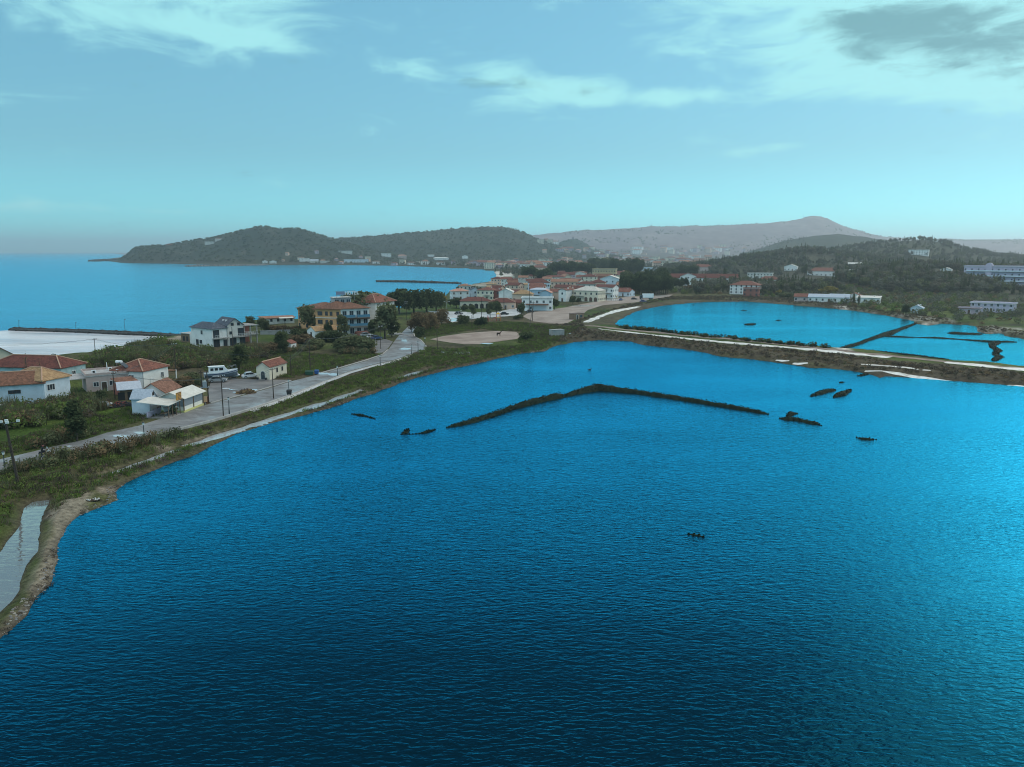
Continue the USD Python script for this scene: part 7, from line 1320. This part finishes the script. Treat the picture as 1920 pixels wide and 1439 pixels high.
def heap(name, label, cat, px, py, n, R_, h, mats, seed, size=(.3, .9)):
    p = G(px, py, LAND); r = np.random.default_rng(seed); t = thing(name, label, cat, (*p, float(Z(*p)[0])), 20)
    mb = blob_mesh(R_, R_ * .6, h, 3, .5, 2, seed); obj('mound', mb, mats[0], t)
    ms = []
    for k in range(n):
        b = box(r.uniform(*size), r.uniform(.06, .25), r.uniform(.04, .15)); b.apply_transform(trimesh.transformations.random_rotation_matrix(r.random(3))); a, q = r.uniform(0, 6.28), r.uniform(0, 1) ** .5; b.apply_translation((math.cos(a) * q * R_, math.sin(a) * q * R_ * .6, h * (1 - q * q) + .05)); ms.append(b)
    obj('debris', cat_(ms), mats[1], t)
heap('rubble_heap', 'heap of brown brush and planks on the car park', 'rubble heap', 462, 738, 60, 2.1, .8, [L_BROWN, SHUT], 1)
heap('rubbish_heap', 'scattered rubbish on the point of the lagoon shore', 'rubbish', 172, 927, 16, .9, .12, [L_DRY, W['offwhite']], 2, (.06, .18))
heap('scrap_heap', 'dark clutter with red parts before the tin shed', 'clutter', 228, 764, 40, 2.0, .9, [DARK, plain('faded_red', (.26, .05, .04), .6)], 3); heap('debris_heap', 'pale driftwood and stones along the hotel side of the road', 'debris', 743, 628, 40, 3.0, .6, [CONC, W['offwhite']], 4)
p = G(12, 770, LAND); t = thing('water_tank', 'pale cylindrical water tank lying below the warehouse', 'tank', (*p, LAND), 15); obj('tank', rod((-1.2, 0, .7), (1.2, 0, .7), .65, n=18), WHITE, t); obj('cradle', cat_([box(.25, 1.1, .4, x, 0, 0) for x in (-.7, .7)]), CONC, t)
p = G(29, 771, LAND); tag(obj('brick_stack', cat_([box(2.6 - .3 * k, 1.0, .22, .1 * k, 0, LAND + .22 * k) for k in range(3)]).apply_translation((*p, 0)), W['brick']), 'low stack of red bricks beside the pale water tank', 'bricks')
p = G(196, 766, LAND); t = thing('parked_boat_trailer', 'pale tarpaulin-covered trailer at the edge of the green field', 'trailer', (*p, LAND), 10); obj('load', blob_mesh(1.6, .8, .6, 2, .25, seed=5).apply_translation((0, 0, .8)), SIL, t); obj('frame', box(3.4, 1.4, .15, 0, 0, .35), STEEL, t); wheel(t, 0, -.75); wheel(t, 0, .75)
p = G(313, 779, LAND); t = thing('gate_pillar', 'stone gate pillar beside the taverna entrance', 'pillar', (*p, LAND), 20); obj('shaft', box(.9, .6, 1.7, 0, 0, -.3), CONC, t); obj('cap', box(1.05, .75, .12, 0, 0, 1.4), CONC, t)
p = G(327, 777, LAND); t = thing('potted_palm', 'dark potted shrub with white ball lamp at the taverna entrance', 'potted shrub', (*p, LAND), 0); obj('pot', rod((0, 0, -.2), (0, 0, .5), .3, .38, 12), DARK, t); lv = leaves([(0, 0, 1.0)], [(.7, .7, .75)], 300, .12, 77); obj('foliage', lv, L_DARK, t); obj('ball_lamp', trimesh.creation.icosphere(2, .2).apply_translation((.55, -.3, 1.5)), WHITE, t)
# summit mast and hut of the far ridge, waterbirds
p = hit(1509, 409.5); t = thing('summit_hut', 'tiny mast and hut on the highest point of the far ridge', 'hut', tuple(p)); obj('hut', box(16, 12, 12, 8, 0, -3), W['grey'], t); obj('mast', rod((-8, 0, -3), (-8, 0, 24), 1.0, .5, 6), STEEL, t)
for k, (px, py, lb) in enumerate([(1106, 694.5, 'small dark waterbird far out on the upper lagoon'), (1300, 571, 'dark waterbird at the far edge of the salt pond')]):
    p = G(px, py, 0); t = thing('waterbird', lb, 'bird', (*p, .02), 30 * k); obj('body', body(dict(a=((-.35, 0, .12), .10), b=((.1, 0, .15), .16), c=((.3, 0, .3), .06), d=((.38, 0, .5), .07), e=((.52, 0, .48), .02), f=((-.6, 0, .2), .03)), [('a', 'b'), ('b', 'c'), ('c', 'd'), ('d', 'e'), ('a', 'f')], .05, 4), DARK, t)
# ------------------------------------------------------------------ the air
air = trimesh.creation.box((42000, 42000, 315)); air.apply_translation((0, 0, 315 / 2 - 4))
tag(obj('haze', air, mat('haze', {'v': ('principled_volume', dict(color=(0.88, 0.94, 0.99), density=HAZE, anisotropy=0.65))}, surface=None, volume='v.volume')), kind='stuff')
